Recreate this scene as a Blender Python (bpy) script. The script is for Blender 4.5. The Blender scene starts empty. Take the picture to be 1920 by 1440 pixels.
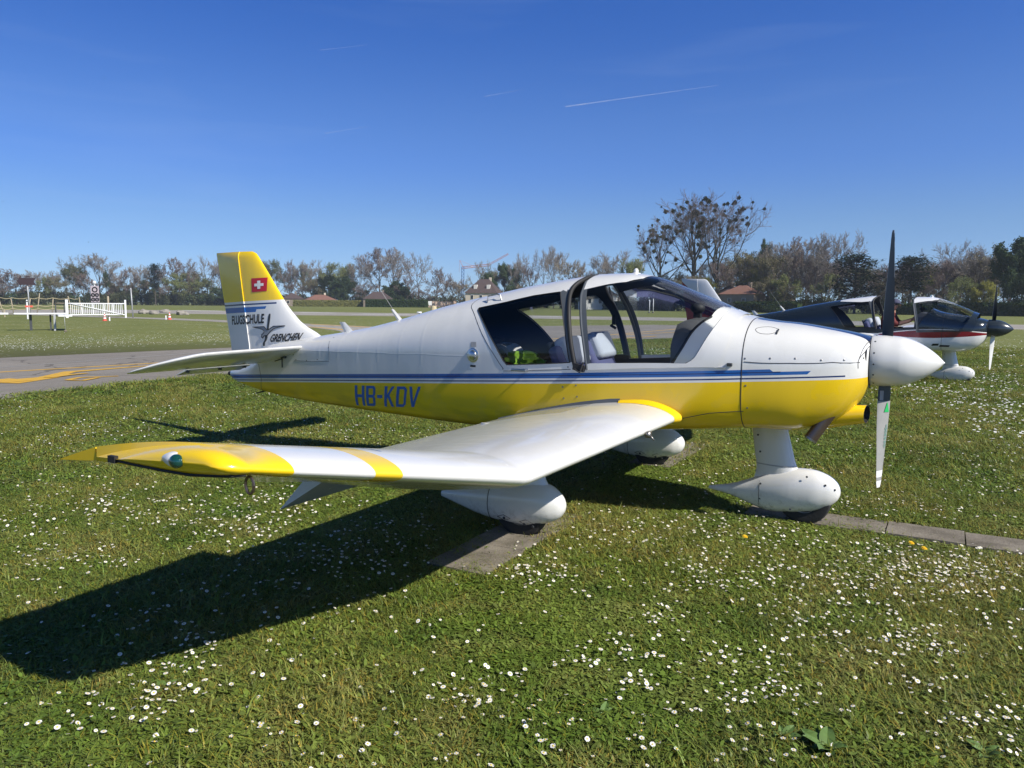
import bpy, bmesh, math, random
import numpy as np
from mathutils import Vector, Matrix, Quaternion
from mathutils.geometry import delaunay_2d_cdt, tessellate_polygon

SC = bpy.context.scene
COL = SC.collection
rad = math.radians

# ------------------------------------------------------------------ camera
CAM = np.array([2.390408, -5.6511807, 1.55062])
YAW, PITCH, ROLL, FPX = rad(29.704), rad(6.039), rad(0.352), 1425.465
FW = np.array([-math.sin(YAW)*math.cos(PITCH), math.cos(YAW)*math.cos(PITCH), -math.sin(PITCH)])
_r = np.array([math.cos(YAW), math.sin(YAW), 0.0]); _u = np.cross(_r, FW)
RT = _r*math.cos(ROLL) + _u*math.sin(ROLL); UP = -_r*math.sin(ROLL) + _u*math.cos(ROLL)
cam_d = bpy.data.cameras.new('camera'); cam = bpy.data.objects.new('camera', cam_d); COL.objects.link(cam)
cam.matrix_world = Matrix(((RT[0], UP[0], -FW[0], CAM[0]), (RT[1], UP[1], -FW[1], CAM[1]), (RT[2], UP[2], -FW[2], CAM[2]), (0, 0, 0, 1)))
cam_d.sensor_width = 36.0; cam_d.lens = FPX/1920*36.0
cam_d.clip_start = 0.05; cam_d.clip_end = 60000
SC.camera = cam

# ------------------------------------------------------------------ light
SUN_V = Vector((1.2, -0.20, 1.0)).normalized()
SUN_EL = math.asin(SUN_V.z); SUN_AZ = math.atan2(SUN_V.x, SUN_V.y)
sun_d = bpy.data.lights.new('sun', 'SUN'); sun = bpy.data.objects.new('sun', sun_d); COL.objects.link(sun)
sun_d.energy = 5.0; sun_d.angle = rad(0.5); sun_d.color = (1.0, 0.95, 0.86)
sun.rotation_euler = SUN_V.to_track_quat('Z', 'Y').to_euler()
world = bpy.data.worlds.new('World'); SC.world = world; world.use_nodes = True
wn = world.node_tree; wn.nodes.clear()
w_out = wn.nodes.new('ShaderNodeOutputWorld'); w_bg = wn.nodes.new('ShaderNodeBackground')
w_sky = wn.nodes.new('ShaderNodeTexSky'); w_sky.sky_type = 'NISHITA'; w_sky.sun_disc = False
w_sky.sun_elevation = SUN_EL; w_sky.sun_rotation = SUN_AZ
w_sky.air_density = 1.0; w_sky.dust_density = 0.0; w_sky.ozone_density = 1.5; w_sky.altitude = 400
w_hs = wn.nodes.new('ShaderNodeHueSaturation'); w_hs.inputs['Saturation'].default_value = 1.22
w_tc = wn.nodes.new('ShaderNodeTexCoord'); w_ad = wn.nodes.new('ShaderNodeVectorMath'); w_ad.operation = 'MULTIPLY_ADD'
w_ad.inputs[1].default_value = (1, 1, 1.25); w_ad.inputs[2].default_value = (0, 0, .13)      # keeps the yellow horizon band of the sky model below the treetops
w_nm = wn.nodes.new('ShaderNodeVectorMath'); w_nm.operation = 'NORMALIZE'
wn.links.new(w_tc.outputs['Generated'], w_ad.inputs[0]); wn.links.new(w_ad.outputs[0], w_nm.inputs[0]); wn.links.new(w_nm.outputs[0], w_sky.inputs['Vector'])
w_bg.inputs[1].default_value = 0.066
wn.links.new(w_sky.outputs[0], w_hs.inputs['Color']); w_sx = wn.nodes.new('ShaderNodeSeparateXYZ'); wn.links.new(w_tc.outputs['Generated'], w_sx.inputs[0])
w_rp = wn.nodes.new('ShaderNodeValToRGB'); w_rp.color_ramp.interpolation = 'EASE'     # the deep blue of a very clear sky, darkening steadily to the zenith
_e = w_rp.color_ramp.elements
for _k in range(4): _e.new(.5)
for _k, (_p, _c3) in enumerate(((0, (2.05, 1.78, 1.62)), (.083, (1.85, 1.72, 1.77)), (.185, (1.47, 1.57, 2.08)), (.365, (.84, 1.23, 2.05)), (.62, (.42, .78, 1.02)), (1, (.22, .45, .60)))):
    _e[_k].position = _p; _e[_k].color = (*_c3, 1)
wn.links.new(w_sx.outputs[2], w_rp.inputs[0])
w_ml = wn.nodes.new('ShaderNodeVectorMath'); w_ml.operation = 'MULTIPLY'
wn.links.new(w_hs.outputs[0], w_ml.inputs[0]); wn.links.new(w_rp.outputs[0], w_ml.inputs[1])
# a few thin cirrus streaks low in the sky
w_cs = wn.nodes.new('ShaderNodeVectorMath'); w_cs.operation = 'MULTIPLY'; w_cs.inputs[1].default_value = (1.6, 1.6, 14.0)
w_cn = wn.nodes.new('ShaderNodeTexNoise'); w_cn.inputs['Scale'].default_value = 1.7; w_cn.inputs['Detail'].default_value = 5; w_cn.inputs['Distortion'].default_value = .6
w_cr = wn.nodes.new('ShaderNodeValToRGB'); w_cr.color_ramp.elements[0].position = .56; w_cr.color_ramp.elements[0].color = (0, 0, 0, 1); w_cr.color_ramp.elements[1].position = .82; w_cr.color_ramp.elements[1].color = (.055, .055, .055, 1)
wn.links.new(w_tc.outputs['Generated'], w_cs.inputs[0]); wn.links.new(w_cs.outputs[0], w_cn.inputs['Vector']); wn.links.new(w_cn.outputs['Fac'], w_cr.inputs[0])
w_cm = wn.nodes.new('ShaderNodeMix'); w_cm.data_type = 'RGBA'; w_cm.inputs[7].default_value = (7.5, 9.0, 11.0, 1)
wn.links.new(w_cr.outputs[0], w_cm.inputs[0]); wn.links.new(w_ml.outputs[0], w_cm.inputs[6]); wn.links.new(w_cm.outputs[2], w_bg.inputs[0]); wn.links.new(w_bg.outputs[0], w_out.inputs[0])
SC.view_settings.view_transform = 'Standard'; SC.view_settings.look = 'None'
SC.view_settings.exposure = 0.36; SC.view_settings.gamma = 1.0; SC.view_settings.use_curve_mapping = False

# ------------------------------------------------------------------ helpers
def px_ray(px, py):
    return FW + RT*((px-960)/FPX) - UP*((py-720)/FPX)
def on_plane(px, py, ax, val):
    d = px_ray(px, py); return CAM + d*((val-CAM[ax])/d[ax])
def gnd(px, py, z=0.0):
    return on_plane(px, py, 2, z)
def at(px, dist, z=0.0):
    """ground point at a horizontal distance, in the compass direction of a column of the photograph"""
    d = px_ray(px, 570); h = np.array([d[0], d[1]]); h /= np.linalg.norm(h)
    return np.array([CAM[0]+h[0]*dist, CAM[1]+h[1]*dist, z])
def height_at(px, py, dist):
    d = px_ray(px, py); return CAM[2] + d[2]/math.hypot(d[0], d[1])*dist
def facing(p):
    return math.atan2(CAM[1]-p[1], CAM[0]-p[0])

def tag(o, label=None, cat=None, group=None, kind=None):
    if label: o['label'] = label
    if cat: o['category'] = cat
    if group: o['group'] = group
    if kind: o['kind'] = kind
    return o
def empty(name, loc=(0, 0, 0), rz=0.0, parent=None):
    o = bpy.data.objects.new(name, None); COL.objects.link(o); o.location = loc; o.rotation_euler = (0, 0, rz)
    o.empty_display_size = 0.1
    if parent: o.parent = parent
    return o

class MB:
    def __init__(s): s.v = []; s.f = []; s.m = []
    def add(s, verts, faces, mi=0):
        b = len(s.v); s.v.extend([tuple(map(float, q)) for q in verts]); s.f.extend([tuple(i+b for i in f) for f in faces]); s.m.extend([mi]*len(faces)); return s
    def box(s, c, size, mi=0, rot=None):
        hx, hy, hz = size[0]/2, size[1]/2, size[2]/2
        vs = [Vector((x, y, z)) for x in (-hx, hx) for y in (-hy, hy) for z in (-hz, hz)]
        if rot is not None: vs = [rot @ q for q in vs]
        vs = [q+Vector(c) for q in vs]
        return s.add(vs, [(0, 1, 3, 2), (4, 6, 7, 5), (0, 4, 5, 1), (2, 3, 7, 6), (0, 2, 6, 4), (1, 5, 7, 3)], mi)
    def tube(s, pts, radii, n=8, mi=0, caps=True):
        pts = [Vector(p) for p in pts]
        if not hasattr(radii, '__len__'): radii = [radii]*len(pts)
        rings = []; up = None
        for i, p in enumerate(pts):
            a = pts[max(i-1, 0)]; b = pts[min(i+1, len(pts)-1)]; t = (b-a)
            if t.length < 1e-9: t = Vector((0, 0, 1))
            t.normalize()
            if up is None or abs(up.dot(t)) > .95:
                up = Vector((0, 0, 1)) if abs(t.z) < .9 else Vector((1, 0, 0))
            x = up.cross(t).normalized(); y = t.cross(x)
            up = y
            rings.append([p + (x*math.cos(k*2*math.pi/n) + y*math.sin(k*2*math.pi/n))*radii[i] for k in range(n)])
        return s.loft(rings, caps, mi)
    def loft(s, rings, caps=True, mi=0, closed=True):
        n = len(rings[0]); vs = [q for r in rings for q in r]; fs = []
        for i in range(len(rings)-1):
            for k in range(n if closed else n-1):
                k2 = (k+1) % n
                fs.append((i*n+k, i*n+k2, (i+1)*n+k2, (i+1)*n+k))
        if caps:
            fs.append(tuple(range(n-1, -1, -1))); fs.append(tuple((len(rings)-1)*n+k for k in range(n)))
        return s.add(vs, fs, mi)
    def lathe(s, prof, c=(0, 0, 0), axis='z', n=24, mi=0, caps=True):
        rings = []
        for (r, h) in prof:
            ring = []
            for k in range(n):
                a = k*2*math.pi/n; u, w = r*math.cos(a), r*math.sin(a)
                q = (u, w, h) if axis == 'z' else ((h, u, w) if axis == 'x' else (w, h, u))
                ring.append((c[0]+q[0], c[1]+q[1], c[2]+q[2]))
            rings.append(ring)
        return s.loft(rings, caps, mi)
    def mesh(s, name, mats):
        me = bpy.data.meshes.new(name); me.from_pydata(s.v, [], s.f)
        for m in (mats if isinstance(mats, (list, tuple)) else [mats]): me.materials.append(m)
        if any(s.m): me.polygons.foreach_set('material_index', s.m)
        me.update(); return me
    def build(s, name, mats, parent=None, smooth=True, bevel=0, angle=40, recalc=True):
        me = s.mesh(name, mats)
        if recalc:
            bm = bmesh.new(); bm.from_mesh(me); bmesh.ops.recalc_face_normals(bm, faces=bm.faces)
            if smooth:
                for e in bm.edges:
                    if len(e.link_faces) == 2 and e.calc_face_angle(0) > rad(angle): e.smooth = False
            bm.to_mesh(me); bm.free()
        if smooth: me.polygons.foreach_set('use_smooth', [True]*len(me.polygons))
        o = bpy.data.objects.new(name, me); COL.objects.link(o)
        if parent: o.parent = parent
        if bevel:
            b = o.modifiers.new('bevel', 'BEVEL'); b.width = bevel; b.segments = 2; b.limit_method = 'ANGLE'; b.angle_limit = rad(50)
        return o

def copy_tree(o, parent=None):
    c = o.copy(); COL.objects.link(c)
    if parent is not None: c.parent = parent
    for ch in list(o.children): copy_tree(ch, c)
    return c

# ------------------------------------------------------------------ materials
class NB:
    """small node-building helper"""
    def __init__(s, name):
        s.mat = bpy.data.materials.new(name); s.mat.use_nodes = True; s.t = s.mat.node_tree; s.t.nodes.clear()
        s.out = s.n('ShaderNodeOutputMaterial'); s.bsdf = s.n('ShaderNodeBsdfPrincipled'); s.l(s.bsdf.outputs[0], s.out.inputs[0])
    def n(s, t, **k):
        q = s.t.nodes.new(t)
        for a, b in k.items(): setattr(q, a, b)
        return q
    def l(s, a, b): s.t.links.new(a, b)
    def val(s, sock, v):
        if isinstance(v, bpy.types.NodeSocket): s.l(v, sock)
        else: sock.default_value = v
    def m(s, op, a, b=0.0, c=None, clamp=False):
        q = s.n('ShaderNodeMath', operation=op); q.use_clamp = clamp
        s.val(q.inputs[0], a); s.val(q.inputs[1], b)
        if c is not None: s.val(q.inputs[2], c)
        return q.outputs[0]
    def obj(s):
        q = s.n('ShaderNodeTexCoord'); x = s.n('ShaderNodeSeparateXYZ'); s.l(q.outputs['Object'], x.inputs[0]); return q.outputs['Object'], x.outputs[0], x.outputs[1], x.outputs[2]
    def pos(s):
        q = s.n('ShaderNodeNewGeometry'); x = s.n('ShaderNodeSeparateXYZ'); s.l(q.outputs['Position'], x.inputs[0]); return q.outputs['Position'], x.outputs[0], x.outputs[1], x.outputs[2]
    def noise(s, vec, scale, detail=4, rough=.55, dim='3D'):
        q = s.n('ShaderNodeTexNoise'); q.inputs['Scale'].default_value = scale; q.inputs['Detail'].default_value = detail; q.inputs['Roughness'].default_value = rough
        if vec is not None: s.l(vec, q.inputs['Vector'])
        return q.outputs['Fac']
    def vscale(s, vec, sc):
        q = s.n('ShaderNodeVectorMath', operation='MULTIPLY'); s.l(vec, q.inputs[0]); q.inputs[1].default_value = sc; return q.outputs[0]
    def ramp(s, f, stops):
        q = s.n('ShaderNodeValToRGB'); e = q.color_ramp.elements
        while len(e) < len(stops): e.new(0.5)
        for i, (p, c) in enumerate(stops):
            e[i].position = p; e[i].color = (*c, 1) if len(c) == 3 else c
        s.val(q.inputs[0], f); return q.outputs[0]
    def mix(s, f, a, b, mode='MIX'):
        q = s.n('ShaderNodeMix', data_type='RGBA'); q.blend_type = mode
        s.val(q.inputs[0], f)
        for sock, v in ((q.inputs[6], a), (q.inputs[7], b)):
            if isinstance(v, bpy.types.NodeSocket): s.l(v, sock)
            else: sock.default_value = (*v, 1)
        return q.outputs[2]
    def step(s, x, edge, w=0.0):      # 1 where x > edge
        return s.m('GREATER_THAN', x, edge)
    def band(s, x, a, b):
        return s.m('MULTIPLY', s.m('GREATER_THAN', x, a), s.m('LESS_THAN', x, b))
    def bump(s, h, strength=.2, dist=.01):
        q = s.n('ShaderNodeBump'); q.inputs['Strength'].default_value = strength; q.inputs['Distance'].default_value = dist
        s.l(h, q.inputs['Height']); s.l(q.outputs[0], s.bsdf.inputs['Normal'])
    def set(s, base=None, rough=None, metal=None, coat=None, spec=None, crough=None, sss=None):
        b = s.bsdf.inputs
        for k, v in (('Base Color', base), ('Roughness', rough), ('Metallic', metal), ('Coat Weight', coat), ('Specular IOR Level', spec), ('Coat Roughness', crough)):
            if v is None: continue
            if isinstance(v, bpy.types.NodeSocket): s.l(v, b[k])
            elif k == 'Base Color': b[k].default_value = (*v, 1)
            else: b[k].default_value = v
        return s.mat

def simple(name, base, rough=.5, metal=0.0, coat=0.0, var=.12, scale=9.0, bump=0.0, bscale=60.0, spec=.5):
    b = NB(name); o, x, y, z = b.obj()
    f = b.noise(o, scale, 5, .6)
    col = b.mix(f, tuple(c*(1-var) for c in base), tuple(min(1, c*(1+var)) for c in base))
    r = b.m('ADD', b.m('MULTIPLY', f, .16), rough-.08, clamp=True)
    if bump: b.bump(b.noise(o, bscale, 3), bump, .01)
    return b.set(col, r, metal, coat, spec)

YEL = (.86, .575, .011); WHI = (.74, .735, .71); BLU = (.014, .115, .40); NAVY = (.008, .03, .13)
Q0, QS = .963, .0634
def paint_finish(b, o, rough=.22):
    f = b.noise(o, 14.0, 4); d = b.noise(o, 2.3, 5)
    b.set(None, b.m('ADD', b.m('MULTIPLY', f, .10), rough-.05), None, .5, .5, .08)
    b.bump(b.noise(b.vscale(o, (5.0, .8, .8)), 1.6, 2), .22, .012)
    return d
def fuselage_paint():
    b = NB('white and yellow fuselage paint'); o, x, y, z = b.obj()
    q = b.m('SUBTRACT', z, b.m('MULTIPLY_ADD', x, QS, Q0))
    d = paint_finish(b, o)
    rib = b.m('PINGPONG', b.m('ADD', x, 5.0), .135); ridge = b.m('MULTIPLY', b.m('SUBTRACT', 1.0, b.m('MULTIPLY', rib, 45.0), clamp=True), b.m('MULTIPLY', b.m('LESS_THAN', x, -1.25), b.m('GREATER_THAN', z, 1.02)))
    tape = b.m('SUBTRACT', 1.0, b.m('MULTIPLY', b.m('ABSOLUTE', b.m('SUBTRACT', z, b.m('ADD', b.m('MULTIPLY_ADD', x, .021, 1.135), b.m('MULTIPLY', b.noise(o, 3.0, 2), .02)))), 110.0), clamp=True)
    hb_ = b.m('ADD', b.m('MULTIPLY', b.noise(b.vscale(o, (5.0, .8, .8)), 1.6, 2), .9), b.m('ADD', b.m('MULTIPLY', ridge, .30), b.m('MULTIPLY', b.m('MULTIPLY', tape, b.m('LESS_THAN', x, -.95)), .35))); b.bump(hb_, .17, .010)
    col = b.mix(b.step(q, 0.0), YEL, WHI)
    thin = b.m('MULTIPLY', b.band(q, .0155, .0255), b.m('LESS_THAN', x, 1.84))
    t1 = b.m('MULTIPLY', b.band(q, .060, .080), b.m('LESS_THAN', b.m('SUBTRACT', x, b.m('MULTIPLY', q, -1.2)), 1.49))
    t2 = b.m('MULTIPLY', b.band(q, .040, .062), b.m('LESS_THAN', b.m('SUBTRACT', x, b.m('MULTIPLY', q, 1.0)), 1.58))
    mid = b.m('MULTIPLY', b.band(q, .056, .0635), b.m('LESS_THAN', x, 1.46))
    col = b.mix(b.m('MAXIMUM', t1, t2), col, BLU)
    col = b.mix(b.m('MAXIMUM', thin, mid), col, NAVY)
    glare = b.m('MULTIPLY', b.m('MULTIPLY', b.m('GREATER_THAN', x, 1.23), b.m('LESS_THAN', b.m('ABSOLUTE', y), .15)), b.m('GREATER_THAN', z, 1.2))
    col = b.mix(glare, col, (.012, .018, .045))
    col = b.mix(b.m('MULTIPLY', b.m('GREATER_THAN', d, .5), .05), col, (.35, .33, .27))
    soot = b.m('MULTIPLY', b.m('MULTIPLY', b.m('SUBTRACT', .80, z), 7.0, clamp=True), b.m('MULTIPLY', b.m('SUBTRACT', b.noise(b.vscale(o, (.6, 3, 3)), 5.0, 4), .38), 2.2, clamp=True))
    col = b.mix(b.m('MULTIPLY', b.m('MULTIPLY', soot, b.m('LESS_THAN', x, 1.78)), .45), col, (.09, .075, .05))
    return b.set(col)
def wing_paint():
    b = NB('white wing paint with yellow tips'); o, x, y, z = b.obj()
    d = paint_finish(b, o, .25)
    a = b.m('ABSOLUTE', y)
    rib = b.m('PINGPONG', b.m('ADD', a, 4.0), .14); ridge = b.m('SUBTRACT', 1.0, b.m('MULTIPLY', rib, 40.0), clamp=True)
    b.bump(b.m('ADD', b.m('MULTIPLY', b.noise(o, 2.4, 3), .8), b.m('MULTIPLY', b.m('MULTIPLY', ridge, b.m('LESS_THAN', x, .42)), .32)), .28, .010)
    tip = b.m('MAXIMUM', b.m('GREATER_THAN', a, 4.0), b.band(a, 3.53, 3.665))
    walk = b.m('MULTIPLY', b.band(a, .5, 1.12), b.band(x, -.9, .18)); col = b.mix(walk, b.mix(b.m('MULTIPLY', d, .5), WHI, tuple(k*.86 for k in WHI)), (.46, .46, .44))
    col = b.mix(tip, col, YEL)
    let = b.m('MULTIPLY', b.band(a, 3.43, 3.45), b.band(x, .30, .56))
    col = b.mix(b.m('MULTIPLY', let, b.m('GREATER_THAN', z, .98)), col, BLU)
    col = b.mix(b.m('MULTIPLY', b.m('GREATER_THAN', d, .52), .05), col, (.4, .38, .33))
    return b.set(col)
def fin_paint():
    b = NB('yellow and white fin paint'); o, x, y, z = b.obj()
    d = paint_finish(b, o, .25)
    q = b.m('SUBTRACT', z, b.m('MULTIPLY_ADD', x, .042, 1.726))     # 0 at the yellow / white border
    col = b.mix(b.step(q, 0.0), WHI, YEL)
    thin = b.m('MULTIPLY', b.band(q, -.040, -.024), b.m('LESS_THAN', x, -3.60))
    t1 = b.m('MULTIPLY', b.band(q, -.088, -.060), b.m('LESS_THAN', b.m('SUBTRACT', x, b.m('MULTIPLY', q, .6)), -3.70))
    t2 = b.m('MULTIPLY', b.band(q, -.116, -.086), b.m('LESS_THAN', b.m('SUBTRACT', x, b.m('MULTIPLY', q, .6)), -3.83))
    col = b.mix(b.m('MAXIMUM', t1, t2), col, BLU); col = b.mix(thin, col, NAVY)
    return b.set(col)
def dark_fuselage_paint():
    b = NB('slate and white fuselage paint'); o, x, y, z = b.obj()
    d = paint_finish(b, o, .18)
    # slate above a line that dips under the cockpit and climbs to the nose
    q = b.m('SUBTRACT', z, b.m('MULTIPLY_ADD', x, .05, .965))
    bulge = b.m('MULTIPLY', b.m('MAXIMUM', b.m('SUBTRACT', 1.0, b.m('POWER', b.m('ABSOLUTE', b.m('DIVIDE', b.m('SUBTRACT', x, 1.05), 1.0)), 1.7)), 0.0), .085)
    q2 = b.m('SUBTRACT', q, bulge)
    col = b.mix(b.step(q2, .03), (.78, .78, .77), (.018, .026, .036))
    red = b.m('MULTIPLY', b.m('MULTIPLY', b.m('LESS_THAN', q2, .012), b.m('GREATER_THAN', b.m('ADD', q, b.m('MULTIPLY', bulge, .75)), 0.0)), b.m('GREATER_THAN', bulge, .003))
    col = b.mix(red, col, (.20, .008, .018))
    roof = b.m('MULTIPLY', b.m('GREATER_THAN', z, 1.63), b.m('GREATER_THAN', x, -.8))
    col = b.mix(roof, col, (.8, .8, .8))
    return b.set(col)
def plain_paint(name, c, rough=.25):
    b = NB(name); o, x, y, z = b.obj(); d = paint_finish(b, o, rough)
    col = b.mix(b.m('MULTIPLY', b.m('GREATER_THAN', d, .52), .06), c, tuple(k*.55 for k in c)); return b.set(col)
def red_fin_paint():
    b = NB('pale grey fin paint with red foot'); o, x, y, z = b.obj(); d = paint_finish(b, o)
    q = b.m('SUBTRACT', z, b.m('MULTIPLY_ADD', x, -.75, -1.42))
    col = b.mix(b.m('LESS_THAN', q, 0.0), (.55, .57, .6), (.25, .01, .022)); return b.set(col)
def glass_mat(name, tint=(.86, .9, .93), refl=1.0):
    b = NB(name); b.t.nodes.remove(b.bsdf)
    tr = b.n('ShaderNodeBsdfTransparent'); tr.inputs[0].default_value = (*tint, 1)
    gl = b.n('ShaderNodeBsdfGlossy'); gl.inputs['Roughness'].default_value = 0.0; gl.inputs[0].default_value = (1, 1, 1, 1)
    fr = b.n('ShaderNodeFresnel'); fr.inputs[0].default_value = 1.45
    mx = b.n('ShaderNodeMixShader'); b.l(b.m('MULTIPLY', fr.outputs[0], refl), mx.inputs[0]); b.l(tr.outputs[0], mx.inputs[1]); b.l(gl.outputs[0], mx.inputs[2]); b.l(mx.outputs[0], b.out.inputs[0])
    return b.mat

M = {}
M['fus'] = fuselage_paint(); M['wing'] = wing_paint(); M['fin'] = fin_paint()
M['white'] = plain_paint('white gloss paint', WHI); M['yellow'] = plain_paint('yellow gloss paint', YEL)
def fairing_paint():
    b = NB('white fairing paint with dried mud'); o, x, y, z = b.obj(); d = paint_finish(b, o)
    f = b.noise(o, 26.0, 6, .7); low_ = b.m('MULTIPLY', b.m('SUBTRACT', .235, z), 5.0, clamp=True)
    mud = b.m('MULTIPLY', b.m('MULTIPLY', b.m('SUBTRACT', f, .50), 6.0, clamp=True), low_)
    col = b.mix(b.m('MULTIPLY', b.m('GREATER_THAN', d, .52), .06), WHI, (.45, .42, .36)); col = b.mix(b.m('MULTIPLY', mud, .75), col, (.20, .16, .10)); return b.set(col)
M['fairing'] = fairing_paint()
M['fus2'] = dark_fuselage_paint(); M['fin2'] = red_fin_paint(); M['slate'] = plain_paint('slate gloss paint', (.03, .04, .05))
M['glass'] = glass_mat('clear acrylic', (.93, .95, .96), .85); M['glass2'] = glass_mat('smoked acrylic', (.88, .9, .92), .7)
M['rubber'] = simple('black rubber', (.016, .016, .017), .65)
M['tyre'] = simple('tyre rubber', (.02, .02, .02), .8, bump=.2)
M['dark'] = simple('dark grey trim', (.045, .05, .055), .55)
M['frame'] = simple('grey canopy frame', (.085, .095, .105), .45)
M['lining'] = simple('charcoal cabin lining', (.035, .040, .050), .85)
M['panel'] = simple('grey instrument panel', (.095, .097, .10), .6, bump=.15)
M['seatl'] = simple('pale grey seat cloth', (.40, .44, .51), .9, bump=.3, bscale=120)
M['seatb'] = simple('blue seat cloth', (.075, .085, .19), .9, bump=.3, bscale=120)
M['metal'] = simple('bare aluminium', (.62, .62, .6), .3, 1.0)
M['steel'] = simple('dull steel', (.30, .29, .28), .42, 1.0)
M['exhaust'] = simple('heat stained exhaust', (.20, .15, .125), .4, .9)
M['propback'] = simple('dark grey propeller back', (.035, .043, .048), .55)
M['letterblue'] = simple('blue lettering', (.018, .12, .42), .35)
M['black'] = simple('black lettering', (.012, .013, .016), .4)
M['logo grey'] = simple('grey logo fill', (.22, .24, .26), .4)
M['red'] = simple('flag red', (.50, .016, .03), .4)
M['greenlens'] = simple('green lens', (.006, .05, .042), .06, 0, 1.0)
M['redlens'] = simple('red lens', (.3, .01, .01), .06, 0, 1.0)
M['seam'] = simple('dark panel gap', (.02, .02, .022), .8)
M['hivis'] = simple('lime safety vest cloth', (.15, .30, .015), .8, bump=.5, bscale=30)
M['orange'] = simple('orange plastic', (.75, .08, .02), .5)
M['bag'] = simple('pale grey padded cloth', (.36, .36, .36), .9)

# ------------------------------------------------------------------ the ground
def ground_mat():
    b = NB('lawn'); p, x, y, z = b.pos()
    n1 = b.noise(p, .35, 6, .6); n2 = b.noise(p, 2.2, 5, .65); n3 = b.noise(p, 40.0, 4, .7)
    c = b.ramp(n1, [(.30, (.165, .195, .058)), (.5, (.215, .235, .078)), (.72, (.275, .270, .105))])
    c = b.mix(b.m('MULTIPLY', n2, .6), c, (.085, .112, .030))
    c2 = b.ramp(n3, [(.3, (.35, .35, .35)), (.62, (1.25, 1.22, 1.1))])
    c = b.mix(.8, c, c2, 'MULTIPLY')
    dx = b.m('SUBTRACT', x, float(CAM[0])); dy = b.m('SUBTRACT', y, float(CAM[1]))
    dist = b.m('SQRT', b.m('ADD', b.m('MULTIPLY', dx, dx), b.m('MULTIPLY', dy, dy)))
    streak = b.noise(b.vscale(p, (.05, .9, 1)), .6, 3)
    c = b.mix(b.m('MULTIPLY', b.m('GREATER_THAN', x, -400.0), b.m('MULTIPLY', b.m('SUBTRACT', streak, .35), .55, clamp=True)), c, (.115, .12, .040))
    v = b.n('ShaderNodeTexVoronoi'); v.inputs['Scale'].default_value = 3.2; b.l(p, v.inputs['Vector'])
    dense = b.m('GREATER_THAN', b.noise(p, .30, 4), .50)
    spot = b.m('MULTIPLY', b.m('LESS_THAN', v.outputs['Distance'], .17), b.m('MULTIPLY', dense, b.band(dist, 22.0, 75.0)))
    c = b.mix(b.m('MULTIPLY', spot, .75), c, (.7, .7, .64))
    soil = b.mix(n3, (.020, .020, .010), (.075, .068, .034))      # earth and moss between the modelled blades of the near lawn
    c = b.mix(b.m('MULTIPLY', b.m('SUBTRACT', 34.0, dist), .12, clamp=True), c, b.mix(.35, soil, c))
    b.bump(n3, .6, .03)
    return b.set(c, .9, spec=.15)
M['ground'] = ground_mat()
g = MB(); R0 = 6000
xs = [-R0, -800, -200, -60, -20, 0, 20, 60, 200, 800, R0]
for a in xs:
    for bb in xs: g.v.append((a, bb, 0))
n = len(xs)
g.f = [(i*n+j, (i+1)*n+j, (i+1)*n+j+1, i*n+j+1) for i in range(n-1) for j in range(n-1)]; g.m = [0]*len(g.f)
ground = g.build('ground', M['ground'], smooth=False)
tag(ground, kind='structure')

def asphalt_mat(name, c=(.25, .228, .20)):
    b = NB(name); p, x, y, z = b.pos()
    n1 = b.noise(p, .5, 5, .6); n2 = b.noise(p, 90.0, 3, .7); n3 = b.noise(p, 9.0, 5, .6)
    col = b.mix(n1, tuple(k*.85 for k in c), tuple(k*1.2 for k in c))
    col = b.mix(b.m('MULTIPLY', n3, .5), col, tuple(k*.75 for k in c))
    col = b.mix(.7, col, b.ramp(n2, [(.3, (.5, .5, .5)), (.7, (1.5, 1.5, 1.5))]), 'MULTIPLY')
    vo = b.n('ShaderNodeTexVoronoi', feature='DISTANCE_TO_EDGE'); vo.inputs['Scale'].default_value = .22; wob = b.n('ShaderNodeVectorMath', operation='ADD'); nz = b.n('ShaderNodeTexNoise'); nz.inputs['Scale'].default_value = .9; nz.inputs['Detail'].default_value = 6; b.l(p, nz.inputs['Vector'])
    b.l(p, wob.inputs[0]); b.l(nz.outputs['Color'], wob.inputs[1]); b.l(wob.outputs[0], vo.inputs['Vector'])
    col = b.mix(b.m('MULTIPLY', b.m('LESS_THAN', vo.outputs['Distance'], .006), .7), col, tuple(k*.35 for k in c))
    sk = b.noise(b.vscale(p, (1.4, .045, 1)), 1.0, 4, .6); col = b.mix(b.m('MULTIPLY', b.m('SUBTRACT', sk, .5), 1.6, clamp=True), col, tuple(k*.62 for k in c))
    pat = b.noise(p, .09, 2); col = b.mix(b.m('MULTIPLY', b.m('GREATER_THAN', pat, .56), .22), col, tuple(k*.6 for k in c))
    b.bump(n2, .5, .01); return b.set(col, .9, spec=.2)
M['asphalt'] = asphalt_mat('weathered asphalt'); M['asphalt2'] = asphalt_mat('pale runway asphalt', (.34, .315, .28))
def road_paint(name, c):
    b = NB(name); p, x, y, z = b.pos(); f = b.noise(p, 18.0, 5, .7)
    return b.set(b.mix(b.m('MULTIPLY', b.m('GREATER_THAN', f, .6), .55), c, tuple(k*.45 for k in c)), .7)
M['yline'] = road_paint('worn yellow road paint', (.62, .36, .03)); M['wline'] = road_paint('worn white road paint', (.72, .72, .70))
M['gline'] = road_paint('faded grey road paint', (.30, .29, .27))

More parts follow.
